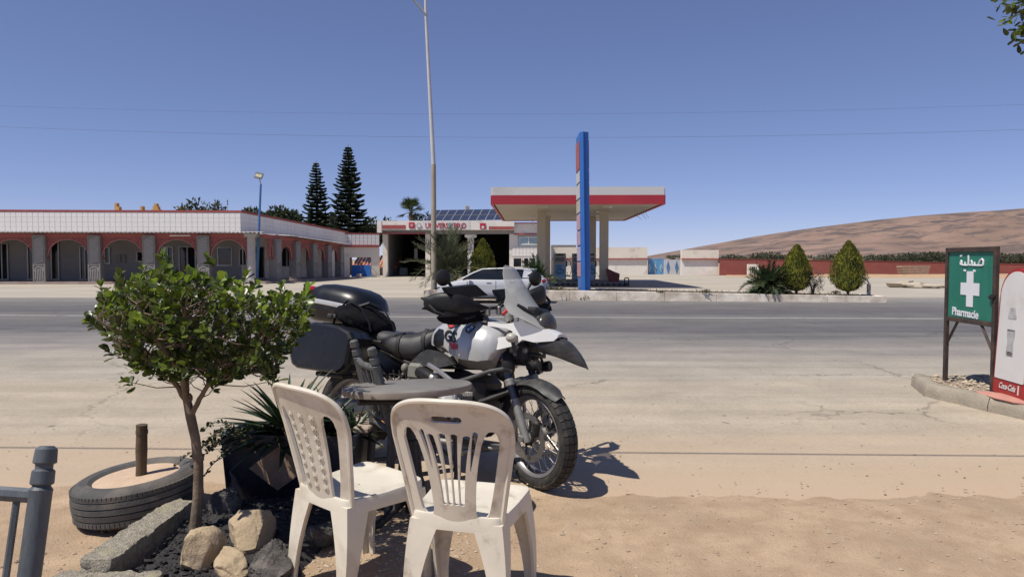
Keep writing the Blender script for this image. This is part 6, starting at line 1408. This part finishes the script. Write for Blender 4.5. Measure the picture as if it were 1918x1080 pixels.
# knee pad, black top band, sticker, roundel
patch([(-.735, .835), (-.735, .90), (-.70, .935), (-.655, .93), (-.635, .885), (-.64, .83), (-.70, .815)], 'knee_pad', M_bko, .004)
patch([(-.655, .975), (-.585, 1.007), (-.50, 1.026), (-.42, 1.024), (-.36, 1.004), (-.43, .995), (-.50, .982), (-.555, .95), (-.60, .935)], 'black_tank_band', M_bk, .0015, 40)
M_stR = pm('sticker_red', (.55, .04, .05), .4); M_stB = pm('sticker_black', (.012, .012, .012), .4); M_stW = pm('sticker_white', (.72, .72, .72), .4)
patch([(-.585, .85), (-.50, .845), (-.495, .81), (-.545, .808)], 'sticker_red_block', M_stR, .003); patch([(-.635, .955), (-.60, .965), (-.555, .985), (-.585, .96), (-.57, .955), (-.63, .935), (-.60, .952)], 'sticker_red_flash', M_stR, .004)
mb = text_mb('GS', .095, .0012, M=T(-.628, 0, .865) @ RX(90), align='LEFT', shear=-.1, bold=.003); 
for v in mb.v: d_ = v.x + .648; v.z = v.z - d_ * .10
decal(mb, 'tank_lettering', M_stB, .0075)
for k, (px_, pz) in enumerate(((-.633, .905),)): pass
rc = onto(-.425, .945, 0); nr = (onto(-.425, .945, .01) - rc).normalized(); RM = orient(rc + nr * .001, V(1, 0, 0) - nr * nr.x, nr); RM = Matrix([[RM[i][0], RM[i][1], RM[i][2], RM[i][3]] for i in range(4)])
ro = bp_(MB().lathe([(0, .003), (.034, .003), (.036, 0)], 32, RM), 'roundel', M_stB)
MB().lathe([(.0335, .004), (.036, .004), (.036, .001)], 32, RM).build('roundel_ring', M_steel, ro)
for k in range(4):
    mb = MB(); seg = [(0, 0)] + [(.0225 * math.cos(math.pi / 2 * (k + q / 8)), .0225 * math.sin(math.pi / 2 * (k + q / 8))) for q in range(9)]; mb.prism(seg, .003, .0042, RM); mb.build('roundel_quadrant', pm('roundel_blue', (.03, .18, .55), .3) if k % 2 else M_stW, ro)
tb2 = MB()
for ch, a in (('B', 125), ('M', 90), ('W', 55)): text_mb(ch, .012, .0004, tb2, RM @ RZ(a - 90) @ T(0, .0245, .0036))
tb2.build('roundel_lettering', M_stW, ro)
bp_(MB().lathe([(0, .02), (.03, .02), (.036, .008), (.036, 0)], 20, T(-.50, 0, 1.04)), 'filler_cap', M_bk)
# side panel below tank / seat
for s in (-1, 1):
    bp_(MB().prism([(-.885, .70), (-.80, .775), (-.755, .795), (-.66, .785), (-.58, .75), (-.53, .715), (-.64, .685), (-.78, .685)], .0, .045, T(0, s * .165 + (.045 if s > 0 else 0), 0) @ RX(90), smooth=False), 'side_panel', M_bkg)
# seat
zs_t = [(-1.46, .865), (-1.40, .895), (-1.30, .908), (-1.18, .90), (-1.08, .884), (-.96, .884), (-.88, .905), (-.80, .93), (-.745, .945)]; zs_b = [(-1.46, .85), (-1.38, .83), (-1.30, .812), (-1.18, .785), (-1.06, .735), (-.98, .72), (-.88, .732), (-.82, .80), (-.745, .90)]; hs = [(-1.46, .12), (-1.36, .155), (-1.2, .175), (-1.05, .178), (-.92, .16), (-.82, .125), (-.745, .06)]
rings = []
for k in range(34):
    x = -1.46 + .715 * k / 33; t_, b_, h = lin(zs_t, x), lin(zs_b, x), lin(hs, x); half = [(0, b_), (.8, b_), (.98, b_ + .25 * (t_ - b_)), (1.0, b_ + .5 * (t_ - b_)), (.93, b_ + .8 * (t_ - b_)), (.75, b_ + .96 * (t_ - b_)), (.4, t_), (0, t_ - .006)]
    half = [(q * h, z) for q, z in half]; rings.append([(x, -y, z) for y, z in half] + [(x, y, z) for y, z in half[-2:0:-1]])
bp_(MB().loft(rings), 'seat', M_seat, ang=60)
rings = []
for k in range(16):
    x = -1.09 + .345 * k / 15; t_, h = lin(zs_t, x), lin(hs, x) * .86; e = .028 * math.sin(math.pi * min(1, (k + 1.5) / 6)) if k < 4 else .026; rings.append([(x, y * h, t_ - .03 * abs(y) ** 2 + (e if a else -.004)) for y, a in ((-1, 0), (-.95, 1), (-.5, 1), (0, 1), (.5, 1), (.95, 1), (1, 0))])
bp_(MB().loft(rings), 'seat_pad', M_seatd, ang=60)
for x in (-1.03, -.85):
    h = lin(hs, x); t_, b_ = lin(zs_t, x), lin(zs_b, x); H_ = t_ - b_; mb = MB(); pth = [(-h * .84, b_ - .002), (-h * 1.01, b_ + .25 * H_), (-h * 1.03, b_ + .5 * H_), (-h * .97, b_ + .8 * H_), (-h * .80, t_ + .0), (-h * .6, t_ + .02)]
    mb.loft([[(x - .015 - .012 * i / 5, y, z), (x + .015 - .012 * i / 5, y, z), (x + .015 - .012 * i / 5, y + .004, z - .002), (x - .015 - .012 * i / 5, y + .004, z - .002)] for i, (y, z) in enumerate(pth)]); bp_(mb, 'seat_strap', M_seatd)
# white nose panels and beak
def yb(x): return ip([(-.40, .185), (-.20, .17), (-.08, .15), (0, .122), (.08, .09), (.17, .055)], x)
for s in (-1, 1):
    def f_poly(poly):
        def f(x, z):
            ins = False; dm = 9; m = len(poly)
            for i in range(m):
                (x0, z0), (x1, z1) = poly[i], poly[(i + 1) % m]
                if (z0 > z) != (z1 > z) and x < (x1 - x0) * (z - z0) / (z1 - z0) + x0: ins = not ins
                L = (x1 - x0) ** 2 + (z1 - z0) ** 2; u = max(0, min(1, ((x - x0) * (x1 - x0) + (z - z0) * (z1 - z0)) / L)); dm = min(dm, math.hypot(x - x0 - u * (x1 - x0), z - z0 - u * (z1 - z0)))
            return -dm if ins else dm
        return f
    poly = [(-.345, 1.0), (-.22, .988), (-.15, 1.0), (-.09, 1.022), (-.01, .987), (.125, .934), (.10, .905), (-.01, .888), (-.08, .90), (-.12, .86), (-.235, .825), (-.262, .865), (-.235, .905), (-.17, .915), (-.145, .945), (-.19, .962), (-.345, .972)]
    bp_(sheet(f_poly(poly), -.36, .18, .81, 1.03, 60, 34, .012, lambda x, z, t: V(x, s * (yb(x) + .25 * (.93 - z) * .6) + s * t, z)), 'nose_panel', M_bwhite, ang=40)
    bp_(MB().tube([(-.36, s * .178, .992), (-.33, s * .176, .99)], .016, 8), 'panel_clip', M_bk)
rings = []
for k in range(12):
    x = -.09 + .205 * k / 11; zt_ = ip([(-.09, 1.022), (-.01, .987), (.165, .918)], x); h = yb(x) - .035 * (zt_ - .93) / .09 * .0; rings.append([(x, -h * 1.0 + .0, zt_ - .001), (x, -h * .5, zt_ + .014), (x, 0, zt_ + .018), (x, h * .5, zt_ + .014), (x, h, zt_ - .001), (x, h * .5, zt_ - .004), (x, 0, zt_), (x, -h * .5, zt_ - .004)])
bp_(MB().loft(rings), 'nose_deck', M_bwhite, ang=60)
rings = []
for x, h, t_, b_ in ((-.02, .118, .895, .835), (.05, .10, .922, .822), (.10, .088, .932, .812), (.15, .072, .918, .798), (.19, .057, .892, .785), (.23, .042, .852, .772), (.265, .027, .81, .762), (.29, .013, .772, .755), (.302, .004, .756, .751)):
    rings.append([(x, 0, t_), (x, -h * .55, t_ - .006), (x, -h, t_ - .03 * h / .1), (x, -h * 1.02, (t_ + b_) / 2 - .005), (x, -h * .7, b_), (x, 0, b_ + .012), (x, h * .7, b_), (x, h * 1.02, (t_ + b_) / 2 - .005), (x, h, t_ - .03 * h / .1), (x, h * .55, t_ - .006)])
bp_(MB().loft(rings), 'beak', M_bkg, ang=50)
for x in (.075, .115): 
    for s in (-1, 1): bp_(MB().lathe([(0, .004), (.006, .003), (.007, 0)], 10, T(x, s * .045, .928) @ RX(-8 * s)), 'screw', M_steel)
# headlight and screen
bp_(MB().ball((.0, 0, 1.0), (.05, .105, .085), 20), 'headlight', M_smoke); bp_(MB().ball((-.03, 0, 1.015), (.06, .10, .08), 16), 'headlight_housing', M_bk); bp_(MB().box((-.07, 0, 1.06), (.10, .2, .1), b=.02), 'instrument_housing', M_bk)
def scr(u, v): 
    hw = ip([(0, .12), (.08, .18), (.18, .255), (.33, .245), (.45, .20), (.62, .16), (.85, .12), (.97, .085), (1, .06)], v); return abs(u) - hw
def smap(u, v, t):
    c = V(.045 - .34 * v - .03 * math.sin(v * 3.1), 0, .975 + .40 * v); n = V(.74, 0, .62); return c + V(-1.45 * u * u, u, 0) + n * t
bp_(sheet(lambda u, v: max(scr(u, v), -v, v - 1), -.28, .28, -.02, 1.02, 60, 70, .004, smap), 'windscreen', M_screen, ang=60)
for s in (-1, 1): bp_(MB().tube([smap(s * .165, .335, .004), smap(s * .14, .275, .006), smap(s * .11, .215, .006)], [.010, .015, .010], 8), 'screen_vent', M_bk)
bp_(sheet(lambda u, v: max(abs(u) - .10 + .02 * v, .03 - v, v - .27), -.2, .2, -.02, .3, 24, 24, .004, lambda u, v, t: smap(u, v, t + .012)), 'screen_deflector', M_smoke, ang=60)
# signals, fog lamps, under-nose clutter
for s in (-1, 1):
    bp_(MB().ball((-.115, s * .235, .905), (.036, .03, .03), 14), 'turn_signal', pm('signal_lens', (.50, .47, .41), .3) if 'signal_lens' not in bpy.data.materials else bpy.data.materials['signal_lens']); bp_(MB().tube([(-.12, s * .14, .915), (-.12, s * .215, .905)], .012, 8), 'signal_stem', M_bk)
    bp_(MB().tube([(-.10, s * .19, .80), (-.115, s * .21, .88)], .013, 8), 'signal_bracket', M_bkg)
    bp_(MB().lathe([(0, -.05), (.022, -.045), (.033, 0), (.034, .035), (.030, .04), (0, .036)], 18, T(-.03, s * .075, .745) @ RY(80)), 'fog_lamp', M_bk); bp_(MB().tube([(-.05, s * .05, .80), (-.045, s * .075, .76)], .009, 6), 'fog_lamp_bracket', M_eng)
bp_(MB().box((-.17, 0, .82), (.2, .2, .16), b=.04), 'nose_frame', M_eng); bp_(MB().ball((-.22, -.10, .73), (.07, .05, .10), 14), 'horn', M_bk); bp_(MB().box((-.11, -.07, .835), (.06, .05, .04), b=.01), 'relay', M_castal); bp_(MB().box((-.04, -.05, .81), (.08, .07, .035), b=.012), 'relay', M_eng)
# handlebar group (steered)
S = True
bp_(MB().tube([(-.48, -.46, 1.155), (-.45, -.30, 1.165), (-.43, -.18, 1.15), (-.40, -.06, 1.10), (-.40, .06, 1.10), (-.43, .18, 1.15), (-.45, .30, 1.165), (-.48, .46, 1.155)], .012, 10), 'handlebar', M_eng, None, S)
for s in (-1, 1):
    bp_(MB().tube([(-.482, s * .47, 1.155), (-.462, s * .34, 1.163)], .018, 12), 'grip', M_bk, None, S); bp_(MB().box((-.43, s * .27, 1.165), (.06, .07, .05), b=.012), 'switch_cluster', M_bk, None, S)
    # hand guard: shell in front of the grip
    rg = []
    for k in range(23):
        f = k / 22; y = s * (.10 + .385 * f); xo = -.315 - .15 * max(0, (f - .6) / .4) ** 2 + .015 * math.sin(f * 3.1); e = math.sqrt(max(0, 1 - max(0, (f - .8) / .2) ** 2)); lo = ip([(0, 1.10), (.3, 1.08), (.6, 1.072), (.85, 1.085), (1, 1.10)], f); hi = ip([(0, 1.12), (.2, 1.155), (.45, 1.205), (.7, 1.228), (1, 1.225)], f); m_ = (lo + hi) / 2; lo, hi = m_ + (lo - m_) * max(.6, e), m_ + (hi - m_) * max(.6, e)
        rg.append([(xo - .03, y, lo), (xo - .002, y, lo + .10 * (hi - lo)), (xo + .010, y, lo + .3 * (hi - lo)), (xo + .013, y, (lo + hi) / 2), (xo + .009, y, lo + .78 * (hi - lo)), (xo - .004, y, hi - .008), (xo - .035, y, hi), (xo - .038, y, hi - .008), (xo - .006, y, hi - .02), (xo + .004, y, (lo + hi) / 2), (xo, y, lo + .22 * (hi - lo)), (xo - .03, y, lo + .006)])
    bp_(MB().loft(rg), 'hand_guard', M_bk, None, S, 55); bp_(MB().tube([(-.33, s * .12, 1.085), (-.30, s * .28, 1.06), (-.31, s * .40, 1.075), (-.36, s * .465, 1.11), (-.42, s * .475, 1.15)], .010, 8), 'guard_rim', M_bk, None, S)
    bp_(MB().ball((-.345, s * .30, 1.068), (.055, .165, .05), 14, jit=.3, seed=s * 2.1), 'hand_muff', M_fab, None, S)
    # mirror
    mp_ = V(-.38, s * .392, 1.317) if s < 0 else V(-.38, .355, 1.275); mo = bp_(MB().lathe([(0, -.03), (.03, -.026), (.05, -.012), (.0525, .0), (.0505, .006), (0, .006)], 24, T(*mp_) @ RY(-90) @ RX(0)), 'mirror', M_bk, None, S)
    bp_(MB().tube([mp_ + V(0, -s * .04, -.03), mp_ + V(0, -s * .075, -.075), V(-.40, s * .25, 1.18)], [.012, .008, .008], 8), 'mirror_stem', M_bk, None, S)
    bp_(MB().tube([(-.45, s * .23, 1.15), (-.38, s * .15, 1.08), (-.30, s * .06, .98), (-.26, s * .04, .90)], .005, 6), 'control_cable', M_bk, None, S); bp_(MB().tube([(-.44, s * .25, 1.16), (-.33, s * .17, 1.10), (-.27, s * .10, 1.0), (-.27, s * .08, .92)], .005, 6), 'control_cable', M_eng, None, S)
bp_(MB().box((-.37, -.212, 1.187), (.05, .075, .045), b=.012), 'fluid_reservoir', pm('reservoir', (.20, .20, .21), .25, alpha=.9), None, S)
bp_(MB().loft([[(-.31, -.42, 1.255), (-.31, -.19, 1.262), (-.31, -.10, 1.19), (-.31, -.28, 1.185), (-.31, -.40, 1.22)], [(-.36, -.42, 1.26), (-.36, -.19, 1.268), (-.36, -.10, 1.195), (-.36, -.28, 1.19), (-.36, -.40, 1.225)]]), 'added_black_slab', M_bk, None, S)  # black slab added to fill a dark area, not a known bike part
bp_(MB().box((0, 0, 0), (.012, .145, .085), T(-.45, .115, 1.178) @ RZ(8) @ RY(-28), b=.006), 'navigation_unit', M_bk, None, S); bp_(MB().box((0, 0, 0), (.003, .125, .068), T(-.4585, .115, 1.174) @ RZ(8) @ RY(-28)), 'screen', M_glassdk, None, S); bp_(MB().tube([(-.44, .11, 1.16), (-.41, .06, 1.11)], .01, 8), 'unit_mount', M_bk, None, S)
for s in (-1, 1): bp_(MB().lathe([(.026, -.03), (.03, -.02), (.03, .025), (.022, .03), (0, .03)], 18, T(-.36, s * .10, 1.03) @ RY(-26)), 'fork_cap', M_castal, None, S); bp_(MB().box((-.40, s * .045, 1.08), (.04, .03, .06), b=.008), 'bar_clamp', M_castal, None, S)
bp_(MB().box((-.35, 0, 1.0), (.07, .26, .03), RY(-26), b=.01), 'top_yoke', M_castal, None, S); bp_(MB().tube([(-.30, 0, 1.06), (-.30, .05, 1.09)], .012, 8), 'red_knob', M_stR, None, S)
# engine
bp_(MB().box((-.56, 0, .46), (.42, .30, .40), b=.05), 'engine_block', M_eng); bp_(MB().box((-.88, 0, .46), (.26, .24, .34), b=.05), 'gearbox', M_castal); bp_(MB().box((-.835, -.16, .645), (.13, .14, .12), b=.025), 'air_box', M_olive)
for s in (-1, 1):
    cy = MB()
    for k in range(7): cy.box((-.50, s * (.17 + .022 * k), .45), (.20, .006, .20), b=.002)
    cy.box((-.50, s * .24, .45), (.15, .18, .15)); bp_(cy, 'cylinder', M_castal); bp_(MB().box((-.50, s * .365, .45), (.20, .10, .20), b=.045), 'valve_cover', M_silver); bp_(MB().box((-.50, s * .425, .45), (.10, .02, .12), b=.008), 'valve_cover_badge', M_bk)
    bp_(MB().tube([(-.80, s * .20, .645), (-.72, s * .235, .63), (-.66, s * .25, .61)], [.042, .04, .038], 12), 'intake_hose', M_bk); bp_(MB().lathe([(.03, 0), (.043, .004), (.043, .03), (.03, .035)], 14, T(-.665, s * .25, .612) @ RY(100)), 'hose_clamp', M_castal)
    bp_(MB().tube([(-.645, s * .25, .60), (-.58, s * .265, .57), (-.53, s * .28, .53)], [.03, .033, .04], 12), 'throttle_body', M_castal); bp_(MB().box((-.625, s * .26, .625), (.04, .05, .05), b=.01), 'throttle_linkage', M_steel)
    bp_(MB().tube([(-.40, s * .26, .40), (-.30, s * .24, .30), (-.33, s * .16, .20), (-.50, s * .12, .16)], .021, 10), 'exhaust_header', M_steel)
    bp_(MB().tube([(-.665, s * .30, .700), (-.56, s * .325, .665), (-.42, s * .36, .607), (-.36, s * .42, .52), (-.36, s * .46, .42), (-.42, s * .44, .34), (-.50, s * .2, .25)], .0155, 10), 'crash_bar', M_steel); bp_(MB().tube([(-.435, s * .355, .603), (-.33, s * .335, .64), (-.20, s * .30, .695), (-.145, s * .26, .712), (-.13, s * .18, .70)], .0135, 10), 'crash_bar', M_bkg)
    bp_(MB().tube([(-.83, s * .14, .30), (-.83, s * .30, .30)], .018, 10), 'foot_peg', M_bk)
    bp_(MB().tube([(-.30, s * .05, .86), (-.5, s * .10, .70), (-.9, s * .12, .68), (-1.2, s * .12, .76), (-1.55, s * .11, .86)], .014, 8), 'frame_tube', M_eng); bp_(MB().tube([(-.95, s * .12, .45), (-1.2, s * .13, .66), (-1.5, s * .12, .80)], .012, 8), 'frame_tube', M_eng); bp_(MB().tube([(-.90, s * .13, .70), (-1.0, s * .15, .60), (-1.08, s * .15, .5)], .011, 8), 'frame_tube', M_castal)
bp_(MB().box((-1.0, -.14, .60), (.13, .03, .05), RY(-25), b=.008), 'rear_brake_unit', M_castal); bp_(MB().ball((-.955, -.165, .66), (.028, .028, .034), 12), 'rear_fluid_pot', M_olive)
for k in range(4): bp_(MB().tube([(-1.05 + .05 * k, -.17, .64), (-1.0 + .05 * k, -.2, .56), (-.98 + .06 * k, -.17, .48)], .005, 6), 'hose', M_bk)
def slots(x, z): 
    f = max(abs(x) - .075, abs(z) - .045) 
    for k in range(4): f = max(f, -max(abs(x - (-.045 + .03 * k) - z * .4) - .006, abs(z) - .028))
    return f
bp_(sheet(slots, -.09, .09, -.06, .06, 50, 30, .006, lambda x, z, t: V(-.30 + x, -.20 + t, .365 + z * .7)), 'skid_plate', M_castal)
bp_(MB().box((-.48, 0, .215), (.46, .26, .03), b=.012), 'bash_plate', M_castal)
# swing arm, final drive, hugger
bp_(MB().loft([[V(x, y, z) + V(0, a * w_, b * h) for a, b in ((-1, -.7), (-1, .7), (-.6, 1), (.6, 1), (1, .7), (1, -.7), (.6, -1), (-.6, -1))] for x, y, z, w_, h in ((-.98, -.11, .43, .035, .05), (-1.2, -.12, .395, .032, .045), (-1.38, -.125, .355, .034, .05), (-1.45, -.125, .33, .05, .075), (-1.5, -.125, .32, .055, .09), (-1.56, -.125, .32, .04, .06))]), 'swing_arm', M_castal)
rings = []
for k in range(13):
    a = R(48 + 86 * k / 12); c = V(math.cos(a), 0, math.sin(a)); rings.append([V(-1.5, 0, .32) + c * (.352 - .05 * abs(q) ** 2.2) + V(0, .10 * q, 0) for q in (-1, -.7, -.3, .3, .7, 1)] + [V(-1.5, 0, .32) + c * (.345 - .05 * abs(q) ** 2.2) + V(0, .095 * q, 0) for q in (1, .7, .3, -.3, -.7, -1)])
bp_(MB().loft(rings), 'rear_hugger', M_bkg); bp_(MB().box((-1.62, -.06, .655), (.10, .09, .004), RY(-25), b=.001), 'hugger_vent', M_bk)
bp_(MB().box((-1.72, 0, .62), (.06, .20, .30), RY(-18), b=.015), 'number_plate_holder', M_bk); bp_(MB().tube([(-.74, .15, .34), (-.71, .42, .067)], .013, 8), 'side_stand', M_eng); bp_(MB().box((-.71, .425, .07), (.07, .05, .008), RX(9)), 'side_stand_foot', M_eng)
bp_(MB().tube([(-.6, .14, .2), (-1.0, .17, .28), (-1.3, .2, .45), (-1.75, .22, .55)], [.03, .035, .06, .06], 12), 'exhaust', M_steel)
# panniers
PO = [(-1.705, .73), (-1.68, .775), (-1.565, .905), (-1.52, .92), (-1.27, .90), (-1.18, .87), (-1.15, .83), (-1.17, .66), (-1.195, .62), (-1.25, .59), (-1.63, .60), (-1.685, .625), (-1.71, .68)]
pc = (-1.40, .75)
for s in (-1, 1):
    def rg(y, k, dx=0): return [(pc[0] + (x - pc[0]) * k + dx, s * y, pc[1] + (z - pc[1]) * k) for x, z in PO]
    pn = bp_(MB().loft([rg(.235, .98, -.05), rg(.26, 1.02, -.045), rg(.37, 1.02, -.02), rg(.385, 1.005, -.016)]), 'pannier', M_bko, ang=28)
    MB().loft([rg(.388, 1.012, -.016), rg(.46, 1.0), rg(.487, .97), rg(.50, .90), rg(.503, .5)]).build('pannier_lid', M_bko, pn, ang=20)
    MB().box((-1.60, s * .498, .74), (.11, .012, .05), RY(-28), b=.004).build('pannier_badge', M_bkg, pn); MB().box((-1.40, s * .36, .575), (.26, .10, .03), b=.008).build('pannier_latch', M_bk, pn)
    bp_(MB().tube([(-1.15, s * .2, .82), (-1.4, s * .23, .84), (-1.7, s * .22, .84), (-1.72, s * .18, .7)], .010, 8), 'pannier_rail', M_eng)
# top case
def tc(z, kx, ky, xs=0): 
    out = []
    for k in range(36):
        a = 2 * math.pi * k / 36; c, s = math.cos(a), math.sin(a); x = math.copysign(abs(c) ** .62, c); y = math.copysign(abs(s) ** .62, s); X_ = -1.665 + .30 * kx * x + xs; f = max(0, (X_ + 1.96) / .70)
        out.append((X_, .238 * ky * y * (1 - .12 * f), z - .085 * f ** 1.6 * (1 if z > 1.0 else .35)))
    return out
tcb = bp_(MB().loft([tc(.945, .78, .75), tc(.955, .86, .84), tc(.985, .95, .94), tc(1.05, .99, .99), tc(1.075, 1.0, 1.0)]), 'top_case', M_bko, ang=45)
MB().loft([tc(1.076, 1.005, 1.005), tc(1.082, 1.015, 1.015), tc(1.104, 1.015, 1.015), tc(1.11, 1.005, 1.005)], caps=False).build('silver_band', M_silver, tcb); MB().loft([tc(1.108, .995, .995), tc(1.15, .965, .965, .0), tc(1.19, .87, .88, .01), tc(1.222, .68, .70, .02), tc(1.238, .42, .45, .03), tc(1.242, .1, .1, .03)]).build('top_case_lid', M_bko, tcb, ang=45)
for s in (-1, 1): MB().ball((-1.90, s * .15, 1.165), (.06, .075, .034), 14).build('tail_reflector', M_redr, tcb)
bp_(MB().box((-1.62, 0, .92), (.36, .26, .03), b=.01), 'luggage_rack', M_eng); 
for x in (-1.5, -1.72): bp_(MB().tube([(x, -.11, .86), (x, -.11, .93)], .012, 8), 'rack_post', M_eng)
# soft bag strapped between top case and seat
bag = thing('duffel_bag', 'black fabric bag strapped on the motorcycle between top case and seat', 'bag', M=BM @ T(-1.40, -.09, .885)); 
mb = MB(); n = 36; rows = 20
for j in range(rows + 1):
    t_ = math.pi * j / rows
    for i in range(n):
        a = 2 * math.pi * i / n; d_ = V(math.sin(t_) * math.cos(a), math.sin(t_) * math.sin(a), math.cos(t_)); k = 1 + .16 * noise.noise(d_ * 2.1 + V(4, 1, 0)) + .11 * abs(noise.noise(d_ * 4.5)) - .05 * abs(noise.noise(d_ * 9))
        mb.v.append(V(d_.x * .17 * k, d_.y * .25 * k, .085 + d_.z * .095 * k - .38 * d_.x * .17 * k))
for j in range(rows):
    for i in range(n): l = (i + 1) % n; mb.f.append((j * n + i, (j + 1) * n + i, (j + 1) * n + l, j * n + l)); mb.sm.append(True); mb.mi.append(0)
mb.build('bag_body', M_fab, bag, ang=60)
for y in (-.14, .12): MB().tube([(-.18, y, .02), (-.16, y, .13), (-.06, y, .21), (.06, y, .165), (.15, y, .06), (.17, y, .0)], .011, 6, flat=.35).build('strap', M_bk, bag)
MB().tube([(.0, -.1, .17), (.06, -.06, .20), (.10, .0, .175)], .014, 8).build('handle', M_bk, bag)
for y in (-.19, -.23): MB().box((-.13, y, .09), (.045, .02, .03), b=.006).build('buckle', M_bkg, bag)
